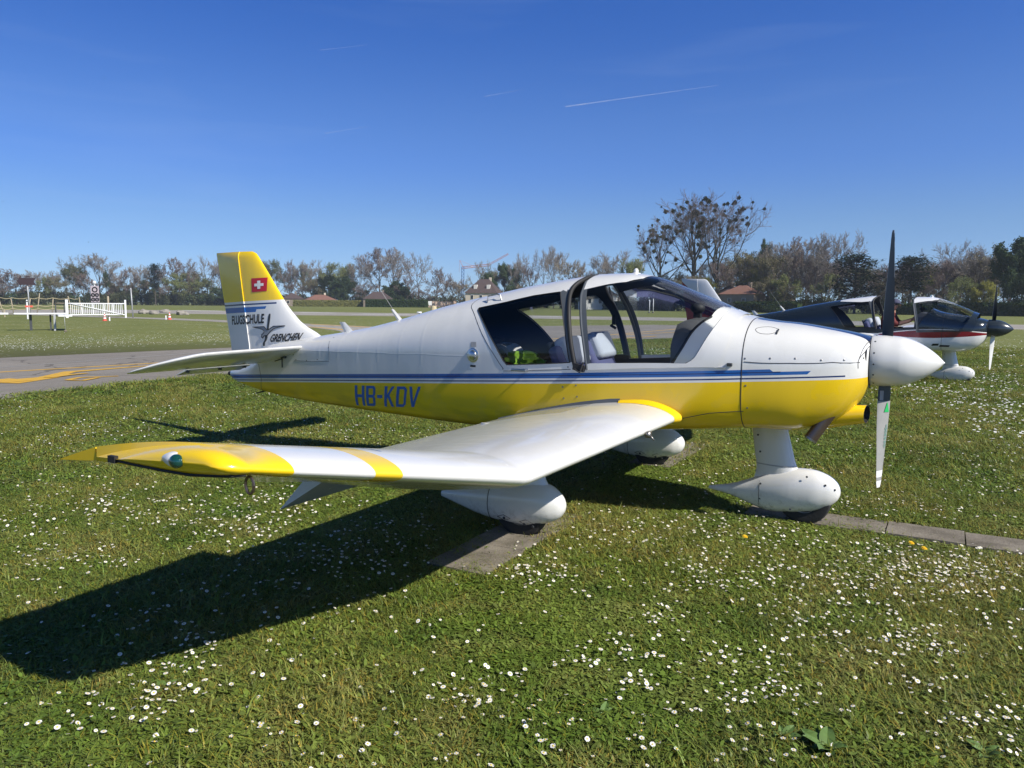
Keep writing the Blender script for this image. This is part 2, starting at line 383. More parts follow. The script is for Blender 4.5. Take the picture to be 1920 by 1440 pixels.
def sheet(name, pts, z, m, parent=None):
    mb = MB(); pts2 = [(float(p[0]), float(p[1]), z) for p in pts]
    tri = tessellate_polygon([[Vector(q) for q in pts2]])
    mb.add(pts2, tri); o = mb.build(name, m, parent, smooth=False)
    for poly in o.data.polygons:
        if poly.normal.z < 0: poly.flip()
    return o
def ribbon(name, pts, w, z, m, parent=None):
    pts = [Vector((float(p[0]), float(p[1]), 0)) for p in pts]; L = []; Rr = []
    for i, p in enumerate(pts):
        t = (pts[min(i+1, len(pts)-1)]-pts[max(i-1, 0)]).normalized(); nrm = Vector((-t.y, t.x, 0))
        ww = w[i] if hasattr(w, '__len__') else w
        L.append(p+nrm*ww/2); Rr.append(p-nrm*ww/2)
    mb = MB(); k = len(pts); mb.add([(q.x, q.y, z) for q in L+Rr], [(i, k+i, k+i+1, i+1) for i in range(k-1)])
    return mb.build(name, m, parent, smooth=False)

taxi = sheet('taxiway', [(-10.55, -70), (-10.6, -20), (-10.62, -3), (-10.5, 0), (-10.62, 2.5), (-10.5, 5.2), (-10.3, 12), (-9.4, 20), (-8.8, 28), (-7.5, 44), (-6, 50),
                         (-17, 50.5), (-22, 42), (-25, 33), (-24, 25), (-20.5, 19), (-18.7, 12), (-19.8, 5.5), (-20.6, -10), (-21, -70)], .004, M['asphalt']); tag(taxi, kind='structure')
path = ribbon('path', [(-21, 24.5), (-25.5, 28), (-30.5, 30.8), (-38, 33.2), (-48, 36.3), (-60, 38.6), (-80, 41), (-120, 44)], [5.5, 4.6, 4.2, 3.6, 3.0, 2.8, 2.6, 2.6], .008, M['asphalt2']); tag(path, kind='structure')
ribbon('edge_line', [(-23.2, 27.9), (-26, 30.2), (-31.0, 32.4), (-37, 34.4)], .35, .012, M['yline'], path)
ribbon('edge_line', [(-22.5, 24.0), (-26.5, 26.8), (-31, 29.2), (-36, 30.8)], .35, .012, M['yline'], path)
run_near = [gnd(x, y) for x, y in ((-400, 590), (200, 586.5), (560, 591), (800, 593.5), (1060, 598.5), (1258, 601.5), (1600, 610), (1920, 618), (2500, 640))]
run_far = [gnd(x, y) for x, y in ((2500, 626), (1920, 609), (1600, 602), (1258, 595.5), (1060, 592.5), (800, 588), (560, 584.5), (200, 580.5), (-400, 583))]
runway = sheet('runway', run_near+run_far, .004, M['asphalt2']); tag(runway, kind='structure')
for (x0, y0, x1, y1, w) in ((560, 586, 625, 587, 1.6), (660, 590, 800, 590.6, 1.0), (680, 588.7, 770, 589.6, 1.2), (340, 581.8, 418, 583.2, 2.2), (1000, 594.5, 1050, 594.0, 1.0)):
    ribbon('runway_marking', [gnd(x0, y0), gnd(x1, y1)], w, .010, M['wline'], runway)
# taxiway paint
ribbon('centre_line', [(-15.6, -20), (-15.55, -3), (-15.45, 2.6), (-14.9, 6.3), (-14.0, 11), (-13.1, 19), (-12.4, 30), (-12.5, 40), (-13, 48)], .16, .008, M['yline'], taxi)
ribbon('lead_line', [gnd(0, 719), gnd(40, 714), gnd(90, 708.5), gnd(130, 698), gnd(265, 687.5), (-13.9, 9), (-13.4, 14)], [.8, .7, .42, .3, .15, .15, .15], .012, M['yline'], taxi)
ribbon('lead_line', [gnd(-60, 719), gnd(0, 716), gnd(40, 712.5)], [.6, .75, .75], .016, M['yline'], taxi)
ribbon('lead_line', [gnd(90, 709), gnd(130, 704), gnd(165, 701)], [.25, .2, .12], .020, M['yline'], taxi)
ribbon('lead_line', [gnd(126, 713), gnd(150, 708.5), gnd(222, 706)], [.14, .16, .1], .012, M['yline'], taxi)
ribbon('lead_line', [gnd(126, 713.5), gnd(156, 714.5), gnd(185, 709)], [.16, .14, .1], .016, M['yline'], taxi)
ribbon('edge_line', [(-16.2, -30), (-16.3, 0), (-16.6, 3.7), (-17.3, 9), (-18, 13), (-19.5, 19)], .10, .008, M['gline'], taxi)
ribbon('lead_line', [(-11.9, 30), (-11.0, 35), (-9.5, 40)], .18, .012, M['yline'], taxi)
ribbon('lead_line', [(-12.2, 22), (-10.6, 25), (-9.9, 30)], .18, .016, M['yline'], taxi)

# ------------------------------------------------------------------ paving slabs
def concrete_mat():
    b = NB('old concrete'); p, x, y, z = b.pos()
    n1 = b.noise(p, 4.0, 6, .65); n2 = b.noise(p, 70.0, 4, .7)
    col = b.ramp(n1, [(.3, (.12, .105, .08)), (.5, (.20, .175, .14)), (.75, (.29, .26, .21))])
    col = b.mix(.6, col, b.ramp(n2, [(.3, (.6, .6, .6)), (.7, (1.3, 1.3, 1.3))]), 'MULTIPLY')
    b.bump(n2, .5, .01); return b.set(col, .9, spec=.2)
M['concrete'] = concrete_mat()
rng = random.Random(4)
def slab_mesh(lx, ly):
    mb = MB(); mb.box((0, 0, 0), (lx, ly, .06)); me = mb.mesh('slab', M['concrete'])
    return me
pathn = empty('paving', (0, 0, 0)); tag(pathn, kind='structure')
me_a = slab_mesh(.462, .33); me_b = slab_mesh(.40, .47)
def lay(me, x, y, z, rz=0):
    o = bpy.data.objects.new('slab', me); COL.objects.link(o); o.parent = pathn; o.location = (x, y, z); o.rotation_euler = (rng.uniform(-.008, .008), rng.uniform(-.006, .006), rz+rng.uniform(-.008, .008))
for k in range(9):
    lay(me_a, 1.40+.47*k, .125-.006*k, -.006+rng.uniform(-.004, .004))
for k in (0, 1, 2, 7, 8, 9):
    lay(me_b, -.02+rng.uniform(-.01, .01), -1.87+.474*k, -.004+rng.uniform(-.006, .004))
SLABS = [(1.16, 5.6, -.04, .27), (-.15, .10, -1.90, -.86), (-.15, .10, 1.34, 2.46)]

# ------------------------------------------------------------------ fuselage surface
#        x      W     zb    zm     zt    nl   nu
ST = np.array([
 (-4.36, .018, .748, .775, .800, 2.2, 2.0), (-4.30, .045, .715, .775, .825, 2.6, 2.0), (-4.0, .085, .650, .82, .95, 4.0, 2.1),
 (-3.70, .125, .612, .96, 1.12, 5.0, 2.1), (-3.20, .185, .572, 1.045, 1.195, 6.0, 2.1), (-2.90, .225, .560, 1.07, 1.236, 6.0, 2.1),
 (-2.36, .300, .545, 1.09, 1.321, 6.0, 2.1), (-1.98, .350, .538, 1.10, 1.403, 6.0, 2.1), (-1.44, .425, .528, 1.115, 1.534, 6.0, 2.1),
 (-1.0, .475, .525, 1.12, 1.625, 6.0, 2.15), (-.5, .525, .550, 1.125, 1.717, 6.0, 2.2), (0, .552, .585, 1.135, 1.778, 6.0, 2.25),
 (.25, .557, .605, 1.14, 1.783, 6.0, 2.25), (.43, .557, .62, 1.145, 1.757, 6.0, 2.25), (.72, .555, .650, 1.15, 1.653, 6.0, 2.3),
 (.93, .545, .668, 1.15, 1.567, 5.5, 2.35), (1.10, .527, .682, 1.145, 1.492, 5.0, 2.4), (1.22, .508, .690, 1.13, 1.462, 4.2, 2.5),
 (1.36, .492, .690, 1.115, 1.442, 3.8, 2.6), (1.50, .470, .690, 1.11, 1.430, 3.6, 2.6), (1.67, .432, .727, 1.12, 1.404, 3.2, 2.6),
 (1.80, .390, .795, 1.14, 1.381, 2.9, 2.55), (1.89, .335, .880, 1.16, 1.362, 2.5, 2.4), (1.94, .270, .955, 1.175, 1.347, 2.2, 2.2), (1.957, .215, .995, 1.18, 1.338, 2.1, 2.1)])
def pchip(xk, yk, x):
    h = np.diff(xk); d = np.diff(yk)/h; m = np.zeros_like(yk)
    m[0], m[-1] = d[0], d[-1]
    for i in range(1, len(yk)-1):
        if d[i-1]*d[i] > 0:
            w1, w2 = 2*h[i]+h[i-1], h[i]+2*h[i-1]; m[i] = (w1+w2)/(w1/d[i-1]+w2/d[i])
    i = np.clip(np.searchsorted(xk, x)-1, 0, len(xk)-2); t = (x-xk[i])/h[i]
    return (2*t**3-3*t**2+1)*yk[i] + (t**3-2*t**2+t)*h[i]*m[i] + (-2*t**3+3*t**2)*yk[i+1] + (t**3-t**2)*h[i]*m[i+1]
def stn(x):
    x = np.clip(np.asarray(x, float), ST[0, 0], ST[-1, 0]); return [pchip(ST[:, 0], ST[:, k], x) for k in range(1, 7)]
XT = np.linspace(ST[0, 0], ST[-1, 0], 420); NV = 121
TY = np.zeros((len(XT), NV)); TZ = np.zeros((len(XT), NV))
for i, xx in enumerate(XT):
    W, zb, zm, zt, nl, nu = [float(q) for q in stn(xx)]
    for half in (0, 1):
        ph = np.linspace(0, math.pi/2, 1500)**1.0
        e = nu if half else nl
        cy = W*np.cos(ph).clip(0)**(2/e); sz = np.sin(ph)**(2/e)
        zz = zm+(zt-zm)*sz if half else zm-(zm-zb)*sz
        L = np.concatenate([[0], np.cumsum(np.hypot(np.diff(cy), np.diff(zz)))]); L /= L[-1]
        k = (NV-1)//2; tt = np.linspace(0, 1, k+1)
        yy = np.interp(tt, L, cy); z2 = np.interp(tt, L, zz)
        if half: TY[i, k:] = yy; TZ[i, k:] = z2
        else: TY[i, :k+1] = yy[::-1]; TZ[i, :k+1] = z2[::-1]
def S(x, v, off=0.0):
    """point(s) on the starboard skin: x station, v -1 keel .. 0 sill .. 1 spine"""
    x = np.atleast_1d(np.asarray(x, float)); v = np.atleast_1d(np.asarray(v, float)).clip(-1, 1)
    def look(xq, vq):
        fx = (np.clip(xq, XT[0], XT[-1])-XT[0])/(XT[1]-XT[0]); i = np.clip(fx.astype(int), 0, len(XT)-2); a = fx-i
        fv = (vq+1)/2*(NV-1); j = np.clip(fv.astype(int), 0, NV-2); b = fv-j
        def bl(T): return (T[i, j]*(1-a)+T[i+1, j]*a)*(1-b)+(T[i, j+1]*(1-a)+T[i+1, j+1]*a)*b
        return np.stack([np.clip(xq, XT[0], XT[-1]), -bl(TY), bl(TZ)], 1)
    P = look(x, v)
    if off:
        dx = look(x+.02, v)-look(x-.02, v); dv = look(x, np.clip(v+.03, -1, 1))-look(x, np.clip(v-.03, -1, 1))
        N = np.cross(dx, dv); N /= np.linalg.norm(N, axis=1)[:, None]+1e-12
        P = P+N*off
        P[:, 1] = np.where(np.abs(v) > .999, 0.0, np.minimum(P[:, 1], 0))
    return P
def fus_F(P):
    W, zb, zm, zt, nl, nu = stn(P[:, 0]); z = P[:, 2]; y = np.abs(P[:, 1])
    up = z >= zm
    H = np.where(up, zt-zm, zm-zb); e = np.where(up, nu, nl)
    return (y/W)**e + (np.abs(z-zm)/H)**e - 1
def on_fus(px, py):
    """(x, v) where the photograph's sight line meets the starboard skin"""
    d = px_ray(px, py); t = np.linspace(4.2, 9.5, 900); P = CAM+d*t[:, None]
    ok = (P[:, 0] > ST[0, 0]) & (P[:, 0] < ST[-1, 0]); F = np.where(ok, fus_F(P), 9.0)
    ins = np.where(F < 0)[0]
    if len(ins):
        i = ins[0]; a, b = t[max(i-1, 0)], t[i]
        for _ in range(30):
            m = (a+b)/2
            if fus_F((CAM+d*m)[None])[0] < 0: b = m
            else: a = m
        p = CAM+d*b
    else: p = P[np.argmin(F)]
    i = int(np.clip(np.searchsorted(XT, p[0]), 0, len(XT)-1))
    y = -p[1] if p[1] < 0 else 0.0
    dd = (TY[i]-y)**2+(TZ[i]-p[2])**2
    return float(p[0]), float(-1+2*np.argmin(dd)/(NV-1)) if y > 0 else 1.0
def trace(pts): return [on_fus(*p) for p in pts]
def dens(poly, step=.035, closed=True):
    out = []
    n = len(poly)
    for i in range(n if closed else n-1):
        a = np.array(poly[i]); b = np.array(poly[(i+1) % n]); k = max(1, int(math.hypot(b[0]-a[0], (b[1]-a[1])*.8)/step))
        for j in range(k): out.append(tuple(a+(b-a)*j/k))
    if not closed: out.append(tuple(poly[-1]))
    return out
def smooth_line(pts, n=4, closed=False):
    P = [np.array(p, float) for p in pts]; out = []
    N = len(P)
    for i in range(N if closed else N-1):
        p0, p1, p2, p3 = (P[(i-1) % N], P[i], P[(i+1) % N], P[(i+2) % N]) if closed else (P[max(i-1, 0)], P[i], P[i+1], P[min(i+2, N-1)])
        for j in range(n):
            t = j/n; out.append(tuple(.5*((2*p1)+(-p0+p2)*t+(2*p0-5*p1+4*p2-p3)*t*t+(-p0+3*p1-3*p2+p3)*t**3)))
    if not closed: out.append(tuple(P[-1]))
    return out
def inside(poly, X, Yv):
    poly = np.array(poly); r = np.zeros(len(X), bool); n = len(poly)
    for i in range(n):
        x0, y0 = poly[i]; x1, y1 = poly[(i+1) % n]
        if y0 == y1: continue
        c = ((y0 > Yv) != (y1 > Yv)) & (X < (x1-x0)*(Yv-y0)/(y1-y0)+x0); r ^= c
    return r

# outlines of the glazing and the sliding canopy, in skin coordinates
REARWIN = trace([(898, 578), (950, 565.5), (1000, 555.5), (1051, 546.5), (1054, 580), (1059, 620), (1068, 679), (1010, 681), (950, 682), (943, 677), (928, 648), (909, 610), (896, 582)])
BOWL = smooth_line(trace([(1078, 690), (1071, 650), (1067, 610), (1066, 575), (1069, 550), (1077, 535), (1088, 527)]), 3)
XB = on_fus(1104, 520)[0]
BOWL = BOWL + [(BOWL[-1][0]+(XB-BOWL[-1][0])*.5, .86), (XB, 1.02)]
CANREAR = smooth_line(trace([(1102, 692), (1097, 650), (1092, 610), (1090, 575), (1091, 555), (1095, 542), (1100, 530)]), 3)
XC = XB+.075
CANREAR = CANREAR + [(CANREAR[-1][0]+(XC-CANREAR[-1][0])*.55, .86), (XC, 1.02)]
CANGL = smooth_line(trace([(1108, 681), (1104, 640), (1101, 600), (1100, 570), (1102, 543)]), 3)
SKFRONT = smooth_line(trace([(1346, 688), (1354, 673), (1362, 652), (1369, 632), (1374, 613), (1385, 602)]), 3) + [(1.135, .93), (1.15, 1.02)]
GLFRONT = smooth_line(trace([(1286, 680.5), (1298, 675), (1307, 664), (1325, 636), (1342, 611), (1352, 599)]), 3) + [(1.045, .90), (1.062, 1.02)]
ROOFEDGE = trace([(1102, 543), (1140, 535.5), (1175, 529.5), (1205, 524.5)]) + [(.42, .93), (.455, 1.02)]
CANOPY = CANREAR + SKFRONT[::-1]
GLASS = CANGL + ROOFEDGE[1:] + GLFRONT[::-1]
SEAL = smooth_line(trace([(1258, 686), (1279, 652), (1296, 623), (1312, 607), (1333, 595)]), 3) + [(.985, .92), (1.0, 1.02)]
OPEN = BOWL + SEAL[::-1]
COWLX = 1.217
def skin_tri():
    pts = []; idx = {}; edges = []
    def addp(p):
        k = (round(p[0], 4), round(p[1], 4))
        if k not in idx: idx[k] = len(pts); pts.append(p)
        return idx[k]
    def clampv(poly): return [(x, min(v, 1.0)) for x, v in poly]
    polys = [clampv(dens(q, .03)) for q in (REARWIN, CANOPY, GLASS, OPEN)] 
    for q in polys:
        ii = [addp(p) for p in q]
        for a, b in zip(ii, ii[1:]+ii[:1]):
            if a != b: edges.append((a, b))
    q = [(COWLX, v) for v in np.linspace(-1, 1, 64)]; ii = [addp(p) for p in q]; edges += list(zip(ii, ii[1:]))
    bound = np.array(pts)
    xg = np.concatenate([np.linspace(ST[0, 0], -4, 8), np.linspace(-3.93, -1.6, 42), np.linspace(-1.55, 1.20, 70), np.linspace(1.23, 1.86, 20), np.linspace(1.873, ST[-1, 0], 9)])
    vg = np.unique(np.concatenate([np.linspace(-1, -.6, 15), np.linspace(-.57, -.1, 9), np.linspace(-.05, 1, 40)]))
    for x in xg:
        for v in vg:
            edge = x in (xg[0], xg[-1]) or v in (-1, 1)
            d = np.min((bound[:, 0]-x)**2+((bound[:, 1]-v)*.8)**2)
            if d > (.003**2 if edge else .014**2): addp((float(x), float(v)))
    r = delaunay_2d_cdt([Vector((p[0], p[1]*.8)) for p in pts], edges, [], 0, 1e-6)
    V = np.array([(q.x, q.y/.8) for q in r[0]]); F = np.array([tuple(f) for f in r[2] if len(f) == 3])
    return V, F
SKV, SKF = skin_tri()
_c = SKV[SKF].mean(1)
_vc = lambda q: [(x, min(v, 1.0)) for x, v in q]
IN_W, IN_C, IN_G, IN_O = (inside(_vc(q), _c[:, 0], _c[:, 1]) for q in (REARWIN, CANOPY, GLASS, OPEN))
_pil = [(1050, 546.5), (1060, 545)]
PILX = lambda v: 0
# grey frames: between rear window and bow, and between canopy rear edge and its glass
def frame_mask(left, right):
    """triangles lying between two lines x(v)"""
    l = np.array(left); r = np.array(right); v = _c[:, 1]
    xl = np.interp(v, l[:, 1][np.argsort(l[:, 1])], l[:, 0][np.argsort(l[:, 1])]); xr = np.interp(v, r[:, 1][np.argsort(r[:, 1])], r[:, 0][np.argsort(r[:, 1])])
    return (_c[:, 0] >= xl) & (_c[:, 0] <= xr)
_wr = [REARWIN[i] for i in (6, 5, 4, 3)]
IN_P = frame_mask(_wr, BOWL) & ~IN_W & ~IN_O & (_c[:, 1] > _wr[0][1]) & (_c[:, 1] < REARWIN[3][1]+.01)
IN_R = IN_C & ~IN_G & frame_mask(CANREAR, CANGL) & (_c[:, 1] > CANGL[0][1]) & (_c[:, 1] < CANGL[-1][1])

def skin_part(name, mask, mat, parent, off=0.0, flip=False, sides=(0, 1)):
    F = SKF[mask]; used = np.unique(F); remap = {u: i for i, u in enumerate(used)}
    P = S(SKV[used, 0], SKV[used, 1], off); n = len(used)
    f = [tuple(remap[a] for a in t) for t in F]
    if sides == 'each':
        a_ = skin_part(name, mask, mat, parent, off, flip, (0,)); skin_part(name, mask, mat, parent, off, flip, (1,)); return a_
    mb = MB()
    if 0 in sides: mb.add(P, [t[::-1] if flip else t for t in f])
    if 1 in sides: mb.add(P*np.array([1, -1, 1]), [t if flip else t[::-1] for t in f])
    me = mb.mesh(name, mat); bm = bmesh.new(); bm.from_mesh(me); bmesh.ops.remove_doubles(bm, verts=bm.verts, dist=.0008); bm.to_mesh(me); bm.free()
    me.polygons.foreach_set('use_smooth', [True]*len(me.polygons))
    o = bpy.data.objects.new(name, me); COL.objects.link(o)
    if parent: o.parent = parent
    return o
def skin_line(pts, off): return [tuple(p) for p in S([q[0] for q in pts], [q[1] for q in pts], off)]
def skin_tube(name, pts, r, mat, parent, off=0.0, mirror=True, n=6):
    mb = MB(); L = skin_line(pts, off); mb.tube(L, r, n)
    if mirror: m2 = MB(); m2.tube([(x, -y, z) for x, y, z in L], r, n); m2.build(name, mat, parent)
    return mb.build(name, mat, parent)

# ------------------------------------------------------------------ aerofoils
def yt(s, t): return 5*t*(.2969*np.sqrt(s)-.126*s-.3516*s**2+.2843*s**3-.1036*s**4)
def camb(s): return .022*np.where(s < .2, (2*.2*s-s*s)/.04, ((1-.4)+.4*s-s*s)/.64)
def foil_ring(s0, s1, t, n=22, nose=False):
    """ring of (s, h): upper from s1 to s0, lower from s0 to s1"""
    k = np.linspace(0, 1, n); s = s0+(s1-s0)*(1-np.cos(k*math.pi/2)) if s0 == 0 else s0+(s1-s0)*k
    up = camb(s)+yt(s, t); lo = camb(s)-yt(s, t)
    return [(a, b) for a, b in zip(s[::-1], up[::-1])] + [(a, b) for a, b in zip(s[1 if s0 == 0 else 0:], lo[1 if s0 == 0 else 0:])]
#  y, xLE, zLE, chord, incidence(deg), thickness, aft limit of the fixed part
WING = [(.42, .80, 0.766, 1.71, 6.4, 0.111, .76), (.60, .80, 0.766, 1.71, 6.4, 0.111, .76), (1.6, .80, 0.766, 1.71, 6.4, 0.111, .76), (2.68, .80, 0.766, 1.71, 6.4, 0.111, .76), (2.73, .798, 0.772, 1.69, 6.3, 0.111, .76),
        (3.2, .765, 0.872, 1.42, 5.2, 0.109, .76), (3.7, .72, 0.976, 1.18, 4.2, 0.104, .76), (4.05, .680, 1.048, 1.03, 3.4, 0.100, .76), (4.15, .668, 1.069, .98, 3.2, 0.097, .76)]
TIP = [(4.153, .668, 1.070, .745, 3.2, 0.126, 1), (4.185, .662, 1.076, .60, 3.2, 0.144, 1), (4.212, .650, 1.081, .53, 3.2, 0.139, 1), (4.230, .630, 1.084, .48, 3.2, 0.096, 1), (4.238, .605, 1.086, .42, 3.2, 0.026, 1)]
def wing_pt(y, s, h):
    T = np.array(WING+TIP); a = abs(y)
    x0, z0, c, inc = (np.interp(a, T[:, 0], T[:, k]) for k in (1, 2, 3, 4)); i = rad(inc)
    return Vector((x0-c*(s*math.cos(i)+h*math.sin(i)), y, z0-c*s*math.sin(i)+c*h*math.cos(i)))
def wing_loft(sections, s0, s1, sgn, hinge=None, defl=0.0, n=22):
    rings = []
    for (y, x0, z0, c, inc, t, s1q) in sections:
        i = rad(inc); R = []
        for (s, h) in foil_ring(s0, s1q if s1 is None else s1, t, n):
            if hinge is not None:
                ds, dh = s-hinge, h-(camb(np.array(hinge))-.01); a = rad(defl)
                s, h = hinge+ds*math.cos(a)+dh*math.sin(a)*1, (camb(np.array(hinge))-.01)-ds*math.sin(a)+dh*math.cos(a)
            R.append((x0-c*(s*math.cos(i)+h*math.sin(i)), sgn*y, z0-c*s*math.sin(i)+c*h*math.cos(i)))
        rings.append(R)
    mb = MB(); mb.loft(rings, True); return mb
def sec_at(y):
    T = np.array(WING+TIP); return tuple([y]+[float(np.interp(y, T[:, 0], T[:, k])) for k in range(1, 7)])

# ------------------------------------------------------------------ fin outline
FLE = np.array([(.98, -3.0), (1.20, -3.02), (1.236, -3.06), (1.263, -3.125), (1.30, -3.21), (1.345, -3.296), (1.42, -3.385), (1.505, -3.477), (1.75, -3.668), (2.0, -3.866), (2.04, -3.898), (2.065, -3.925), (2.078, -3.97)])
def f_le(z): return float(np.interp(z, FLE[:, 0], FLE[:, 1]))
def f_te(z): return float(np.interp(z, (1.037, 2.062), (-4.376, -4.58)))
def f_hi(z): return float(np.interp(z, (1.078, 2.068), (-4.000, -4.145)))
RUD_A = rad(7.0)
def fin_half(x, z):
    le, te = f_le(z), f_te(z); s = np.clip((le-x)/(le-te), 0, 1); return float((le-te)*yt(s, .095)) + .002
def fin_skin(x, z, off=0.0):
    h = fin_half(x, z); 
    if x > f_hi(z)-.001: return Vector((x, -h-off, z))
    hx = f_hi(z)-.07; dx = x-hx; y = -h-off
    return Vector((hx+dx*math.cos(RUD_A)+y*math.sin(RUD_A), -dx*math.sin(RUD_A)+y*math.cos(RUD_A), z))

# ------------------------------------------------------------------ lettering
def text_tris(body, bold=0.0):
    cu = bpy.data.curves.new('lettering', 'FONT'); cu.body = body; cu.offset = bold; cu.resolution_u = 4
    o = bpy.data.objects.new('lettering', cu); COL.objects.link(o)
    dg = bpy.context.evaluated_depsgraph_get(); me = bpy.data.meshes.new_from_object(o.evaluated_get(dg))
    V = np.array([(q.co.x, q.co.y) for q in me.vertices]); F = [tuple(p.vertices) for p in me.polygons]
    bpy.data.objects.remove(o); bpy.data.curves.remove(cu); bpy.data.meshes.remove(me)
    V = (V-V.min(0))/(V.max(0)-V.min(0)); return V, F
def loops_tris(loops):
    flat = [p for l in loops for p in l]
    t = tessellate_polygon([[Vector((p[0], p[1], 0)) for p in l] for l in loops]); return np.array(flat, float), [tuple(q) for q in t]
def quad_map(V, tl, tr, bl, br):
    tl, tr, bl, br = map(np.array, (tl, tr, bl, br)); u = V[:, :1]; w = V[:, 1:2]
    return (bl*(1-u)+br*u)*(1-w)+(tl*(1-u)+tr*u)*w
def split_long(V, F, L=.3):
    V = [tuple(v) for v in V]; F = [tuple(f) for f in F]; out = []
    tri = []
    for f in F:
        for k in range(1, len(f)-1): tri.append((f[0], f[k], f[k+1]))
    return np.array(V), tri
def fine(V, F, n=2):
    V = [np.array(v, float) for v in V]; tri = []
    for f in F:
        for k in range(1, len(f)-1): tri.append((f[0], f[k], f[k+1]))
    for _ in range(n):
        mid = {}; out = []
        def m_(a, b):
            k = (min(a, b), max(a, b))
            if k not in mid: mid[k] = len(V); V.append((V[a]+V[b])/2)
            return mid[k]
        for a, b, c in tri:
            ab, bc, ca = m_(a, b), m_(b, c), m_(c, a); out += [(a, ab, ca), (ab, b, bc), (ca, bc, c), (ab, bc, ca)]
        tri = out
    return np.array(V), tri
def letters_hb():
    s = .165; out = []; x = 0
    def put(loops, w):
        nonlocal x
        out.append([[(p[0]*1.0+x, p[1]) for p in l] for l in loops]); x += w+.13
    put([[(0, 0), (s, 0), (s, .43), (.47, .43), (.47, 0), (.47+s, 0), (.47+s, 1), (.47, 1), (.47, .57), (s, .57), (s, 1), (0, 1)]], .615)
    put([[(0, 0), (.50, 0), (.60, .09), (.60, .42), (.54, .5), (.60, .58), (.60, .91), (.50, 1), (0, 1)], [(s, .13), (s, .43), (.42, .43), (.46, .39), (.46, .17), (.42, .13)], [(s, .57), (s, .87), (.42, .87), (.46, .83), (.46, .61), (.42, .57)]], .60)
    put([[(0, .42), (.33, .42), (.33, .57), (0, .57)]], .33)
    put([[(0, 0), (s, 0), (s, .36), (.22, .47), (.46, 0), (.63, 0), (.32, .59), (.61, 1), (.44, 1), (s, .58), (s, 1), (0, 1)]], .63)
    put([[(0, 0), (.48, 0), (.62, .14), (.62, .86), (.48, 1), (0, 1)], [(s, .13), (s, .87), (.42, .87), (.48, .80), (.48, .20), (.42, .13)]], .62)
    put([[(.24, 0), (.40, 0), (.66, 1), (.50, 1), (.32, .24), (.15, 1), (-.01, 1)]], .66)
    return out, x-.13

def ell_ring(x, zc, hh, hw, n=20, p=2.3, yc=0.0):
    return [(x, yc+hw*abs(math.cos(a))**(2/p)*(1 if math.cos(a) >= 0 else -1), zc+hh*abs(math.sin(a))**(2/p)*(1 if math.sin(a) >= 0 else -1)) for a in [k*2*math.pi/n for k in range(n)]]
def stream_ring(x0, x1, w, z, yc=0.0, n=18):
    """streamlined horizontal section from trailing edge x0 to leading edge x1"""
    out = []
    for k in range(n):
        a = k*2*math.pi/n; s = (1+math.cos(a))/2; out.append((x0+(x1-x0)*s, yc+w*1.35*math.sin(a)*(s**.35)*.75, z))
    return out
def interp_secs(secs, m=4):
    A = np.array(secs); t = A[:, 0]; tt = []
    for i in range(len(t)-1): tt += list(np.linspace(t[i], t[i+1], m, endpoint=False))
    tt.append(t[-1]); tt = np.array(tt)
    return np.stack([tt]+[pchip(t, A[:, k], tt) for k in range(1, A.shape[1])], 1)

SCREW = MB(); SCREW.lathe([(.0065, 0), (.0065, .002), (.004, .003)], n=8); SCREW_ME = SCREW.mesh('screw', M['steel'])
DSCREW_ME = SCREW.mesh('screw', M['dark'])
def screw(p, nrm, parent, me=None, s=1.0):
    o = bpy.data.objects.new('screw', me or SCREW_ME); COL.objects.link(o); o.parent = parent; o.location = p; o.scale = (s, s, s)
    o.rotation_euler = Vector(nrm).to_track_quat('Z', 'Y').to_euler(); return o
def skin_screw(px, py, parent, me=None, s=1.0):
    x, v = on_fus(px, py); p = S(x, v)[0]; q = S(x, v, .05)[0]; return screw(p, q-p, parent, me, s)

